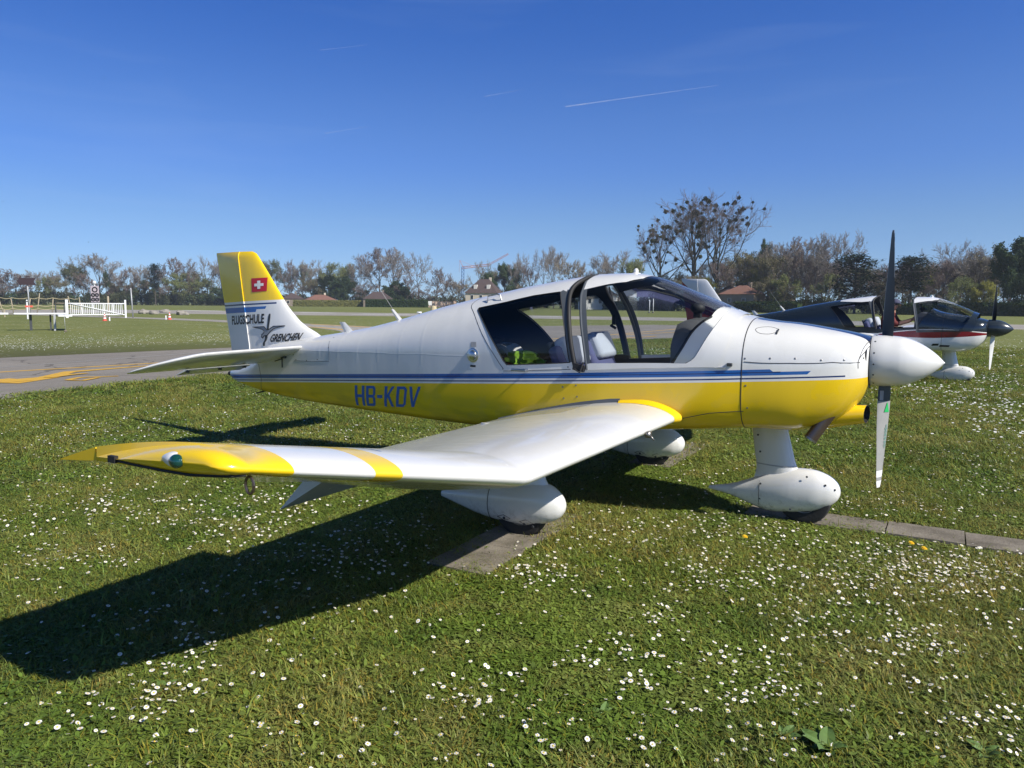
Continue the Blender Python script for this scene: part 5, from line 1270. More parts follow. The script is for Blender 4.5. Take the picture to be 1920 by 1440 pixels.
def far_field(px, py, n, sx, sy):
    for _ in range(n):
        qx, qy = px+dr.gauss(0, sx), py+dr.gauss(0, sy)
        if qy < 590: continue
        g_ = gnd(qx, qy); x, y = float(g_[0]), float(g_[1])
        if -21.5 < x < -10.3 and y < 30: continue
        r_ = dr.uniform(.010, .016); h = dr.uniform(.03, .06); t_ = dr.gauss(.2, .2); far.add([(x-r_, y-r_, h-t_*r_), (x+r_, y-r_, h-t_*r_), (x+r_*1.2, y, h), (x+r_, y+r_, h+t_*r_), (x-r_, y+r_, h+t_*r_), (x-r_*1.2, y, h)], [(0, 1, 2, 3, 4, 5)], 0)
for px, py, n, sx, sy in ((60, 650, 320, 60, 4), (200, 640, 260, 50, 6), (330, 636, 260, 60, 6), (100, 636, 200, 80, 6), (30, 645, 220, 30, 8), (250, 652, 140, 100, 4), (400, 634, 140, 30, 6), (1880, 700, 220, 40, 26), (1830, 745, 170, 60, 20), (1890, 660, 150, 26, 8), (1790, 705, 150, 60, 10), (1720, 735, 130, 50, 12), (1880, 790, 150, 50, 26), (1210, 660, 120, 40, 6), (1240, 655, 80, 20, 6)): far_field(px, py, n, sx, sy)
o = far.build('daisies', [M['petal'], M['disc']], smooth=False, recalc=False); tag(o, kind='stuff')
dm = MB(); 
for lay_ in range(3):
    V, F = daisy_petals(40+lay_, .019-.004*lay_, 18); dm.add([(a, b, c_+.003*lay_) for a, b, c_ in V], F)
DAN = dm.mesh('petals', M['dandelion'])
for (px, py, lb) in ((1397, 1006, 'yellow dandelion flower among daisies in front of the nose wheel'), (1709, 1018, 'yellow dandelion flower beside the concrete slabs at the right'), (1733, 1028, 'dandelion flower lower down beside the concrete slabs at the right')):
    p = gnd(px, py, .05); st_m = MB(); st_m.tube([(0, 0, 0), (0, 0, .05)], .0015, 4); o = st_m.build('dandelion', M['stalk']); o.location = (p[0], p[1], 0); tag(o, lb, 'dandelion')
    c = bpy.data.objects.new('petals', DAN); COL.objects.link(c); c.parent = o; c.location = (0, 0, .05); c.rotation_euler = (.2, .3, 0)
# broad-leaved rosettes
def leaf_mesh(L, W):
    V = []; F = []; n = 6
    for i in range(n+1):
        t = i/n; w = W*math.sin(math.pi*min(.98, .08+t*.92))**.7; z = L*(.42*t-.38*t*t)
        V += [(L*t, -w, z+.006), (L*t, 0, z), (L*t, w, z+.006)]
        if i: b0 = (i-1)*3; F += [(b0, b0+1, b0+4, b0+3), (b0+1, b0+2, b0+5, b0+4)]
    mb = MB(); mb.add(V, F); return mb.mesh('leaf', M['leaf'])
LF = [leaf_mesh(.085, .020), leaf_mesh(.065, .019), leaf_mesh(.10, .026)]
for (px, py, n_, sc_, lb) in ((1550, 1412, 8, 1.0, 'broad-leaved plantain rosette in the near grass at the lower right'), (1468, 1385, 6, .7, 'small plantain rosette left of the big one at the lower right'), (1850, 1420, 7, .8, 'broad-leaved rosette by the daisy clump in the bottom right corner'),
                              (1130, 1345, 7, .7, 'low broad-leaved rosette at the bottom centre of the lawn'), (310, 1295, 4, .75, 'pair of broad leaves among daisies in the lower left lawn'), (1190, 1240, 5, .6, 'small leafy rosette beside the centre daisy clump')):
    p = gnd(px, py); ro = empty('plantain', (p[0], p[1], .004)); tag(ro, lb, 'plant')
    for k in range(n_):
        c = bpy.data.objects.new('leaf', LF[dr.randrange(3)]); COL.objects.link(c); c.parent = ro; s_ = sc_*dr.uniform(.75, 1.15); c.scale = (s_, s_, s_); c.rotation_euler = (dr.uniform(-.2, .2), dr.uniform(-.5, -.1), k*6.283/n_+dr.uniform(-.3, .3))

# ------------------------------------------------------------------ trees
def bark(name, c): return simple(name, c, .9, var=.25, scale=3)
M['bark'] = bark('grey brown bark', (.085, .070, .056)); M['barkdark'] = bark('dark ivy clad bark', (.030, .032, .022))
M['twig brown'] = simple('purple brown twigs', (.190, .145, .125), .9, var=.3, scale=.5); M['twig grey'] = simple('grey twigs', (.235, .205, .175), .9, var=.3, scale=.5); M['twig pale'] = simple('pale budding twigs', (.29, .245, .175), .9, var=.3, scale=.5)
def leafmat(name, c, var=.35):
    b = NB(name); p, x, y, z = b.pos(); f = b.noise(p, .9, 4, .7); f2 = b.noise(p, .22, 2)
    col = b.mix(f, tuple(k*(1-var) for k in c), tuple(k*(1+var) for k in c)); col = b.mix(b.m('MULTIPLY', f2, .5), col, tuple(k*.8 for k in c))
    b.set(col, .8, spec=.15); tl = b.n('ShaderNodeBsdfTranslucent'); b.l(col, tl.inputs[0]); mx = b.n('ShaderNodeMixShader'); mx.inputs[0].default_value = .25
    b.l(b.bsdf.outputs[0], mx.inputs[1]); b.l(tl.outputs[0], mx.inputs[2]); b.l(mx.outputs[0], b.out.inputs[0]); return b.mat
M['bud green'] = leafmat('fresh spring leaves', (.19, .22, .075)); M['yellow green'] = leafmat('yellow green willow leaves', (.27, .27, .06)); M['olive'] = leafmat('olive bud haze', (.175, .165, .080))
M['conifer'] = leafmat('dark conifer needles', (.030, .052, .028)); M['cedar'] = leafmat('cedar needles', (.028, .046, .022)); M['evergreen'] = leafmat('dark evergreen leaves', (.055, .085, .036))
M['mistletoe'] = leafmat('mistletoe', (.055, .060, .020)); M['hedge'] = leafmat('clipped hedge leaves', (.035, .060, .018)); M['hedge2'] = leafmat('dry golden hedge leaves', (.17, .17, .055)); M['bush'] = leafmat('dull undergrowth', (.075, .085, .040)); M['blossom'] = leafmat('white blossom', (.45, .45, .36), .2)

def rdir(r_, d, spread):
    q = Vector((r_.gauss(0, 1), r_.gauss(0, 1), r_.gauss(0, 1))); q -= d*q.dot(d)
    if q.length < 1e-6: return d
    q.normalize(); a = spread; return (d*math.cos(a)+q*math.sin(a)).normalized()
class TreeMaker:
    """height 10 units, base at 0"""
    def __init__(s, seed, form='round', trunk=.32, limbs=7, twigs=11, leaf=None, leafsize=.30, leafn=9, twig_w=.028, wide=1.0, r0=.17):
        r_ = s.r = random.Random(seed); s.T = MB(); s.C = MB(); s.tips = []; s.wide = wide
        H = 10.0; th = H*trunk
        lean = Vector((r_.gauss(0, .02), r_.gauss(0, .02), 1)).normalized()
        p1 = lean*th; s.T.tube([(0, 0, -.2), tuple(lean*th*.5), tuple(p1)], [r0*1.25, r0, r0*.85], 7)
        top = Vector((p1.x+r_.gauss(0, .3), p1.y+r_.gauss(0, .3), H*.70)); s.T.tube([tuple(p1), tuple((p1+top)/2+Vector((r_.gauss(0, .15), r_.gauss(0, .15), 0))), tuple(top)], [r0*.8, r0*.5, r0*.2], 6)
        s.sub(top, Vector((0, 0, 1)), H*.22, r0*.25, 2, twigs, leaf, leafsize, leafn, twig_w)
        for i in range(limbs):
            t = (i+.5)/limbs; a = i*2.4+r_.uniform(-.4, .4); st = p1.lerp(top, t*.85)
            if form == 'round': el = .35+.75*t; L = H*(.44-.20*abs(t-.25))
            elif form == 'vase': el = .75+.4*t; L = H*(.55-.25*t)
            elif form == 'column': el = .9+.4*t; L = H*(.26-.06*t)
            else: el = .25+.5*t; L = H*.4
            d = Vector((math.cos(a)*math.cos(el)*wide, math.sin(a)*math.cos(el)*wide, math.sin(el))).normalized(); L *= r_.uniform(.85, 1.12)
            s.limb(st, d, L, r0*.45*(1-.4*t), twigs, leaf, leafsize, leafn, twig_w)
    def limb(s, p, d, L, r, twigs, leaf, ls, ln, tw):
        r_ = s.r; q = p; pts = [tuple(p)]; dd = d; n = 4
        for k in range(n):
            dd = (rdir(r_, dd, abs(r_.gauss(0, .16)))+Vector((0, 0, .10))).normalized(); q = q+dd*L/n; pts.append(tuple(q))
            if k: s.sub(q, rdir(r_, dd, r_.uniform(.4, .85)), L*r_.uniform(.34, .5), r*.4, 2, twigs, leaf, ls, ln, tw)
        s.T.tube(pts, [r*(1-.75*i/n) for i in range(n+1)], 5, caps=False)
        s.sub(q, dd, L*.42, r*.3, 2, twigs, leaf, ls, ln, tw)
    def sub(s, p, d, L, r, lev, twigs, leaf, ls, ln, tw):
        r_ = s.r; q = p; pts = [tuple(p)]; dd = d; n = 3
        for k in range(n):
            dd = (rdir(r_, dd, abs(r_.gauss(0, .22)))+Vector((0, 0, .08))).normalized(); q = q+dd*L/n; pts.append(tuple(q))
            if lev > 0:
                for _ in range(2 if lev == 2 else 1): s.sub(q, rdir(r_, dd, r_.uniform(.4, .9)), L*.52, r*.45, lev-1, twigs, leaf, ls, ln, tw)
        (s.T if lev == 2 else s.C).tube(pts, [max(.011, r*(1-.7*i/n)) for i in range(n+1)], 3, caps=False)
        s.tips.append(q)
        if lev < 2:
            for _ in range(twigs):
                a = p.lerp(q, r_.random()); t = rdir(r_, dd, r_.uniform(.25, .95)); l = L*r_.uniform(.35, .9); w = t.cross(Vector((r_.gauss(0, 1), r_.gauss(0, 1), r_.gauss(0, 1))))
                if w.length < 1e-5: continue
                w = w.normalized()*tw*r_.uniform(.5, 1.1); s.C.add([a-w*.5, a+w*.5, a+t*l], [(0, 1, 2)])
            if leaf:
                for _ in range(ln):
                    c = p.lerp(q, r_.uniform(.3, 1.2))+Vector((r_.gauss(0, .22), r_.gauss(0, .22), r_.gauss(0, .2))); s.leafquad(c, ls*r_.uniform(.5, 1.2), 1)
    def leafquad(s, c, size, mi):
        r_ = s.r; u = Vector((r_.gauss(0, 1), r_.gauss(0, 1), r_.gauss(0, 1))).normalized(); v = u.orthogonal().normalized()*size*.5*r_.uniform(.5, 1); u = u*size*.5
        s.C.add([c-u-v*.5, c-v, c+u, c+v], [(0, 1, 2, 3)], mi)
def conifer_mb(seed, kind):
    r_ = random.Random(seed); T = MB(); C = MB(); T.tube([(0, 0, -.2), (0, 0, 5), (0, 0, 9.6)], [.2, .13, .03], 7)
    def spray(c, d, size):
        u = d*size; w = d.cross(Vector((0, 0, 1))); w = (w.normalized() if w.length > .01 else Vector((1, 0, 0)))*size*r_.uniform(.22, .42)
        C.add([c-u*.3, c+w, c+u, c-w], [(0, 1, 2, 3)])
    if kind == 'spruce':
        z = .5
        while z < 9.7:
            R = 2.6*(1-z/10)**.8*r_.uniform(.85, 1.1); n = 7
            for k in range(n):
                a = k*6.283/n+r_.uniform(-.4, .4)+z; 
                for m in range(7):
                    t = (m+1)/7*r_.uniform(.85, 1.1); d = Vector((math.cos(a), math.sin(a), -.25)).normalized()
                    for _ in range(2):
                        dd = Vector((math.cos(a+r_.gauss(0, .8)), math.sin(a+r_.gauss(0, .8)), r_.gauss(-.25, .35))).normalized()
                        spray(Vector((math.cos(a)*R*t+r_.gauss(0, .1), math.sin(a)*R*t+r_.gauss(0, .1), z-.25*R*t*.6+r_.gauss(0, .12))), dd, .42)
            z += .34
    else:      # cedar / pine: spreading flat plates on visible limbs
        lv = [(1.4, 3.4), (2.1, 3.9), (2.8, 4.2), (3.5, 4.3), (4.2, 4.4), (4.9, 4.2), (5.5, 4.1), (6.1, 3.8), (6.7, 3.6), (7.3, 3.5), (7.9, 3.2), (8.5, 2.9), (9.0, 2.4), (9.5, 1.6)] if kind == 'cedar' else [(4.6, 2.0), (5.4, 2.6), (6.1, 2.9), (6.8, 3.0), (7.5, 3.1), (8.1, 3.0), (8.7, 2.7), (9.2, 2.2), (9.7, 1.4)]
        for z, R in lv:
            for k in range(6):
                a = k*1.047+r_.uniform(-.4, .4)+z*1.3; L = R*r_.uniform(.6, 1.15); e = Vector((math.cos(a)*L, math.sin(a)*L, z+L*r_.uniform(-.02, .14)))
                T.tube([(0, 0, z-.4), tuple(e*.5+Vector((0, 0, (z-.2)*.5))), tuple(e)], [.07, .045, .015], 4, caps=False)
                for m in range(75):
                    t = r_.uniform(.25, 1.08); c = Vector((0, 0, z-.3)).lerp(e, t)+Vector((r_.gauss(0, .45), r_.gauss(0, .45), r_.gauss(.08, .24)))
                    dd = Vector((math.cos(a+r_.gauss(0, .9)), math.sin(a+r_.gauss(0, .9)), r_.gauss(.05, .3))).normalized(); spray(c, dd, r_.uniform(.25, .5))
    return T, C
def bush_mb(seed, n=520, size=.34, h=1.0, w=1.0, ls=None):
    r_ = random.Random(seed); C = MB(); s = TreeMaker.__new__(TreeMaker); s.r = r_; s.C = C
    lob = [(Vector((r_.gauss(0, .45)*w, r_.gauss(0, .45)*w, r_.uniform(.25, .75)*h)), r_.uniform(.35, .6)) for _ in range(9)]
    for _ in range(n):
        c, R = lob[r_.randrange(9)]; d = Vector((r_.gauss(0, 1), r_.gauss(0, 1), r_.gauss(0, 1))).normalized()*R*r_.uniform(.45, 1.05); p = c+d
        if p.z < .02: p.z = abs(p.z)
        s.leafquad(p, size*.45*r_.uniform(.6, 1.3), 0)
    T = MB(); 
    for k in range(4): a = r_.uniform(0, 6.28); T.tube([(0, 0, -.05), (math.cos(a)*.3*w, math.sin(a)*.3*w, .7*h)], [.04, .015], 4)
    return T, C
KIND = {}
def make_kind(name, T, C, tm, cm):
    KIND[name] = (T.mesh('trunk', tm), C.mesh('crown', cm))
for k in range(4):
    t = TreeMaker(10+k, 'round', .20, 9, 14, twig_w=.045, wide=1.15); make_kind('brown%d' % k, t.T, t.C, M['bark'], [M['twig brown']])
for k in range(4):
    t = TreeMaker(30+k, 'vase', .16, 9, 12, twig_w=.042); make_kind('grey%d' % k, t.T, t.C, M['bark'], [M['twig grey']])
for k in range(2):
    t = TreeMaker(50+k, 'round', .38, 8, 8, twig_w=.03); make_kind('sparse%d' % k, t.T, t.C, M['bark'], [M['twig grey']])
for k in range(2):
    t = TreeMaker(60+k, 'round', .2, 9, 15, twig_w=.045, wide=1.2); make_kind('pale%d' % k, t.T, t.C, M['bark'], [M['twig pale']])
for k in range(3):
    t = TreeMaker(70+k, 'round' if k else 'vase', .2, 9, 5, leaf=True, leafsize=.26, leafn=9, twig_w=.04); make_kind('bud%d' % k, t.T, t.C, M['bark'], [M['twig grey'], M['bud green']])
for k in range(2):
    t = TreeMaker(80+k, 'round', .12, 9, 4, leaf=True, leafsize=.27, leafn=11); make_kind('willow%d' % k, t.T, t.C, M['bark'], [M['twig pale'], M['yellow green']])
for k in range(2):
    t = TreeMaker(90+k, 'round', .18, 9, 9, leaf=True, leafsize=.22, leafn=7, twig_w=.04); make_kind('olive%d' % k, t.T, t.C, M['bark'], [M['twig brown'], M['olive']])
for k in range(2):
    t = TreeMaker(95+k, 'round', .10, 10, 0, leaf=True, leafsize=.30, leafn=20, wide=1.1); make_kind('dark%d' % k, t.T, t.C, M['barkdark'], [M['evergreen'], M['evergreen']])
for k in range(2):
    t = TreeMaker(97+k, 'column', .3, 9, 2, leaf=True, leafsize=.32, leafn=7); make_kind('ivy%d' % k, t.T, t.C, M['barkdark'], [M['twig brown'], M['evergreen']])
for nm, kd, mt in (('spruce0', 'spruce', 'conifer'), ('cedar0', 'cedar', 'cedar'), ('pine0', 'pine', 'cedar')):
    T, C = conifer_mb(7, kd); make_kind(nm, T, C, M['bark'], [M[mt]])
for k, (mt, nn) in enumerate((('bush', 700), ('bush', 700), ('evergreen', 800), ('yellow green', 600), ('blossom', 350))):
    T, C = bush_mb(k, nn); make_kind('bush%d' % k, T, C, M['bark'], [M[mt]])

def tree_dist(px):      # the far edge of the field is nearer on the right
    return float(np.interp(px, (-100, 300, 640, 1000, 1300, 1900, 2100), (350, 345, 330, 265, 190, 165, 160)))
LAND = [(52, 'the dark arrow sign'), (178, 'the round-sign board'), (247, 'the thin grey pole'), (440, 'the yellow tail fin'), (600, 'the brown hip roof'), (866, 'the blue crane mast'), (910, 'the steep-roofed villa'), (1100, 'the open cockpit gap'), (1300, 'the mistletoe trees'), (1392, 'the red-roofed house'), (1602, 'the broad cedar'), (1662, 'the upper propeller blade'), (1800, 'the second aircraft cockpit'), (1878, 'the second propeller')]
ORD = ['first', 'second', 'third', 'fourth', 'fifth', 'sixth', 'seventh', 'eighth', 'ninth', 'tenth']
WORDS = {'brown': 'bare tree with purple-brown twigs', 'grey': 'bare tree with upswept grey limbs', 'sparse': 'sparse bare tree with open grey crown', 'pale': 'bare tree with rounded pale brown crown', 'bud': 'tree in pale fresh green leaf', 'willow': 'bushy tree in yellow-green leaf', 'olive': 'tree in dull olive bud', 'dark': 'dense dark evergreen tree', 'ivy': 'narrow dark ivy-clad tree', 'spruce': 'dark pointed spruce', 'cedar': 'broad dark cedar with layered boughs', 'pine': 'dark pine with a flat top', 'bush': 'low shrub'}
TREES = []
def tree(px, top, width, kind, dd=0.0, name=None, label=None):
    D = tree_dist(px)+dd; p = at(px, D); h = height_at(px, top, D)
    T, C = KIND[kind]; root = bpy.data.objects.new(name or ('shrub' if kind.startswith('bush') else kind.rstrip('0123456789')+'_tree' if kind[0] in 'cps' and kind.rstrip('0123456789') in ('cedar', 'pine', 'spruce') else 'tree'), T); COL.objects.link(root)
    W = width/FPX*D*(.86 if px < 350 else 1); base_w = 2.0 if kind.startswith('bush') else {'brown': 6.9, 'grey': 5.8, 'sparse': 6.4, 'pale': 7.6, 'bud': 6.6, 'willow': 7.0, 'olive': 6.6, 'dark': 7.6, 'ivy': 4.4, 'spruce': 5.0, 'cedar': 8.4, 'pine': 6.0}[kind.rstrip('0123456789')]
    base_h = 1.25 if kind.startswith('bush') else {'cedar': 9.9, 'pine': 10.0, 'spruce': 9.9}.get(kind.rstrip('0123456789'), 10.2)
    root.location = p; root.scale = (W/base_w, W/base_w, h/base_h); root.rotation_euler = (0, 0, (px*1.7) % 6.28)
    c = bpy.data.objects.new('crown', C); COL.objects.link(c); c.parent = root
    TREES.append([px, kind.rstrip('0123456789'), root, label]); return root
TL = [(8, 507, 62, 'brown0'), (-30, 500, 60, 'brown2'), (32, 514, 52, 'brown1'), (56, 512, 46, 'grey0'), (82, 523, 24, 'bud1'), (104, 513, 34, 'grey2'), (104, 520, 40, 'olive0'), (140, 502, 40, 'bud0'), (158, 512, 36, 'brown3'),
      (187, 485, 64, 'grey1'), (201, 505, 13, 'ivy0'), (218, 510, 32, 'sparse0'), (240, 505, 44, 'brown1'), (266, 503, 36, 'grey3'), (292, 496, 30, 'pine0'), (300, 507, 44, 'brown0'), (331, 486, 60, 'brown2'), (338, 517, 44, 'bud2'), (360, 510, 44, 'olive1'), (378, 524, 36, 'bud1'), (390, 489, 40, 'sparse1'), (414, 494, 40, 'grey0'), (440, 500, 44, 'brown3'), (470, 496, 40, 'grey1'),
      (498, 497, 28, 'bud0'), (520, 495, 32, 'bud2'), (543, 491, 32, 'brown1'), (566, 500, 36, 'bud1'), (585, 494, 38, 'grey2'), (591, 520, 44, 'olive0'), (622, 500, 36, 'bud2'), (616, 517, 38, 'dark1'), (648, 523, 54, 'dark0'), (652, 502, 28, 'bud0'), (676, 497, 42, 'grey3'), (712, 467, 80, 'brown2'), (735, 476, 46, 'grey0'), (744, 529, 46, 'dark1'), (763, 520, 36, 'brown0'), (785, 483, 40, 'sparse1'), (820, 505, 48, 'brown1'), (848, 526, 34, 'brown3'), (862, 528, 36, 'grey2'),
      (900, 496, 32, 'sparse0'), (918, 515, 30, 'bud0'), (946, 497, 50, 'dark1'), (950, 499, 46, 'brown0'), (968, 495, 26, 'grey1'), (980, 484, 30, 'sparse1'), (992, 498, 30, 'brown3'), (1020, 477, 32, 'sparse0'), (1038, 471, 38, 'grey2'), (1068, 488, 62, 'pale0'), (1090, 500, 40, 'brown1'), (1128, 487, 44, 'grey3'), (1160, 479, 66, 'sparse1'), (1184, 494, 36, 'bud0'), (1210, 520, 40, 'olive1'), (1270, 512, 50, 'olive0'), (1318, 520, 50, 'willow1'), (1250, 530, 44, 'dark0'),
      (1398, 475, 64, 'olive1'), (1388, 500, 50, 'olive0'), (1430, 460, 32, 'dark0'), (1456, 464, 56, 'grey1'), (1442, 480, 50, 'olive1'), (1490, 450, 66, 'brown0'), (1525, 449, 56, 'grey0'), (1510, 470, 50, 'brown3'), (1572, 447, 56, 'sparse0'), (1546, 470, 44, 'brown1'), (1421, 505, 52, 'willow0'), (1445, 526, 60, 'olive0'), (1476, 520, 46, 'bud1'), (1500, 515, 44, 'brown2'), (1535, 500, 44, 'brown2'), (1552, 520, 36, 'bud2'),
      (1602, 477, 106, 'cedar0'), (1655, 500, 46, 'brown0'), (1706, 483, 76, 'pine0'), (1692, 496, 56, 'brown1'), (1736, 515, 42, 'willow1'), (1672, 520, 40, 'olive0'), (1780, 465, 56, 'sparse1'), (1768, 488, 54, 'brown3'), (1800, 488, 64, 'brown2'), (1832, 474, 66, 'grey2'), (1815, 510, 50, 'olive1'), (1862, 468, 60, 'olive0'), (1900, 459, 66, 'dark0'), (1935, 462, 60, 'dark1'), (1845, 528, 34, 'willow0'), (1882, 497, 54, 'olive1'), (1916, 508, 44, 'brown1'), (1795, 525, 40, 'bud1'), (1755, 520, 40, 'brown0'), (1970, 470, 60, 'brown2')]
for px in range(1200, 1990, 21):      # the wood behind, seen between the front trees
    TL.append((px+(px*7 % 9)-4, float(np.interp(px, (1200, 1380, 1500, 1600, 1700, 1780, 1960), (522, 486, 470, 488, 500, 490, 470)))+(px*13 % 17), 48, ('brown0', 'olive1', 'brown2', 'grey1', 'brown3', 'olive0')[(px*5//21) % 6]))
for px in list(range(-20, 60, 33))+list(range(165, 460, 52))+list(range(500, 1180, 61)):
    TL.append((px+(px*7 % 13)-6, float(np.interp(px, (0, 100, 150, 300, 480, 600, 700, 800, 900, 1180), (524, 542, 526, 522, 524, 526, 518, 536, 528, 526)))+(px*11 % 15), 44, ('brown1', 'brown3', 'olive0', 'grey2', 'dark1', 'pale1')[(px*5//33) % 6]))
for i, (px, top, w, kd) in enumerate(TL): tree(px, top, w, kd, dd=(-9 if (top > 515 and px > 380) else -14 if kd in ('cedar0', 'pine0') or (kd[:4] == 'dark' and px > 1840) else 14+(i*7 % 9) if i > 105 else (i*7 % 13)-4))
# undergrowth along the edge
for i, px in enumerate(list(range(-20, 420, 24))+list(range(1200, 1960, 26))):
    jit = (i*37 % 11)-5; kd = ('bush0', 'bush1', 'bush2', 'bush0', 'bush1')[i % 5]
    if px < 420: tree(px+jit+9, 546-(i*17 % 9), 40, ('bush1', 'bush0', 'bush1')[i % 3], dd=9)
    tree(px+jit, (548 if px < 420 else 561)-(i*13 % 9)*(.8 if px < 420 else 1.6), 34 if px < 420 else 44, kd, dd=-3)
for i, px in enumerate(range(425, 1200, 25)): tree(px+(i*31 % 13)-6, 552-(i*17 % 9), 40, ('bush0', 'bush1', 'bush0', 'bush2')[i % 4], dd=16)
tree(1722, 545, 20, 'bush4', -22, label='white blossoming shrub behind the person in the open cockpit'); tree(1785, 557, 14, 'bush4', -22, label='white blossoming shrub above the windscreen of the dark aircraft')
tree(1473, 556, 46, 'bush2', -20, label='dark rounded shrub right of the red-roofed house'); tree(1455, 566, 40, 'bush2', -22, label='low dark shrub between the red-roofed house and the cedar'); tree(1532, 548, 22, 'bush2', -16)
# the tall trees hung with mistletoe
M['twig mist'] = simple('fine grey purple twigs', (.13, .10, .09), .9, var=.3, scale=.5)
for ti, (px, top, w, wd, lb) in enumerate(((1236, 415, 92, 1.0, 'smallest mistletoe-hung bare tree, left of the taller pair'), (1297, 390, 124, 1.0, 'middle and tallest bare tree full of mistletoe balls'), (1345, 387, 108, 1.1, 'right-hand bare tree full of mistletoe, leaning over the red-roofed house'))):
    t = TreeMaker(200+ti*3, 'vase' if ti else 'round', .24, 10, 11, twig_w=.014, wide=wd, r0=.27); D = tree_dist(px)-3; p = at(px, D); h = height_at(px, top, D)
    root = t.T.build('mistletoe_tree', M['barkdark'], recalc=False); c = t.C.build('crown', M['twig mist'], root, smooth=False, recalc=False)
    W = w/FPX*D; root.location = p; root.scale = (W/6.6, W/6.6, h/10.4); root.rotation_euler = (0, 0, ti*2.0); tag(root, lb, 'tree', 'bare trees hung with mistletoe')
    if ti == 0:
        mb_ = MB(); s_ = TreeMaker.__new__(TreeMaker); s_.r = random.Random(5); s_.C = mb_
        for _ in range(130):
            d = Vector((s_.r.gauss(0, 1), s_.r.gauss(0, 1), s_.r.gauss(0, 1))).normalized()*s_.r.uniform(.35, 1); s_.leafquad(d*.42, .26, 0)
        MIST = mb_.mesh('mistletoe_ball', M['mistletoe'])
    r_ = random.Random(ti+60); tips = [q for q in t.tips if q.z > 2.6]; r_.shuffle(tips)
    for q in tips[:(52 if ti == 0 else 74)]:
        b_ = bpy.data.objects.new('mistletoe_ball', MIST); COL.objects.link(b_); b_.parent = root; s1 = r_.choice((.55, .75, .9, 1.1, 1.35)); b_.location = q; sx = s1*6.6/W*1.05; b_.scale = (sx*1.0, sx*1.0, s1*10.4/h*1.05)
# labels: each tree by its look and its place along the edge from a landmark
TREES.sort(key=lambda q: q[0]); cnt = {}
for px, kd, root, lb in TREES:
    gname = 'shrubs under the trees along the field edge' if kd == 'bush' else 'trees along the far field edge'
    if lb is None:
        lp, ln = min(LAND, key=lambda q: abs(q[0]-px)); side = 'left' if px < lp else 'right'
        same = sorted([q for q in TREES if q[1] == kd and q[3] is None and min(LAND, key=lambda l: abs(l[0]-q[0]))[1] == ln and (('left' if q[0] < lp else 'right') == side)], key=lambda q: abs(q[0]-lp)); k = [q[2] for q in same].index(root)
        far_ = abs(px-lp)
        if kd == 'bush': lb = '%s undergrowth shrub %s of %s' % (ORD[k] if len(same) > 1 else 'dull green', 'to the '+side if far_ > 12 else 'just '+side, ln)
        else: lb = '%s, %s %s of %s' % (WORDS[kd], (ORD[k] if len(same) > 1 else ('close by,' if far_ < 14 else 'standing')), side, ln)
    tag(root, lb, 'shrub' if kd == 'bush' else 'tree', gname)

# ------------------------------------------------------------------ hedges and walls at the far edge
def hedge(px0, px1, d0, d1, h, w, mat, lb, n):
    a, b_ = Vector(at(px0, d0)), Vector(at(px1, d1)); L = (b_-a).length; r_ = random.Random(int(px0)); s = TreeMaker.__new__(TreeMaker); s.r = r_; s.C = MB()
    s.C.box((L/2, 0, h*.45), (L*.995, w*.72, h*.9))
    for _ in range(n):
        f = r_.random(); x = r_.uniform(0, L)
        p = Vector((x, r_.choice((-1, 1))*w*.42, r_.uniform(0, h))) if f < .6 else Vector((x, r_.uniform(-w*.45, w*.45), h*r_.uniform(.86, 1.06)))
        s.leafquad(p, .55, 0)
    o = s.C.build('hedge', mat, smooth=False, recalc=False); o.location = a; o.rotation_euler = (0, 0, math.atan2(b_.y-a.y, b_.x-a.x)); tag(o, lb, 'hedge'); return o
hedge(550, 682, 294, 288, 2.2, 2.0, M['hedge2'], 'low golden-green hedge below the brown hip roof', 1300)
hedge(686, 802, 274, 266, 2.6, 2.0, M['hedge'], 'dark clipped hedge left of the low pink wall', 1300)
hedge(1080, 1262, 236, 195, 2.2, 2.0, M['hedge'], 'dark hedge seen through the cockpit glass', 1300)
hedge(1380, 1500, 172, 160, 2.1, 1.8, M['hedge'], 'dark hedge in front of the red-roofed house', 1200)
hedge(1660, 1780, 152, 149, 1.9, 1.8, M['hedge'], 'dark hedge behind the person in the open cockpit', 1000)
hedge(1800, 1960, 148, 145, 2.0, 1.6, M['hedge'], 'dark clipped hedge behind the second propeller', 1300)

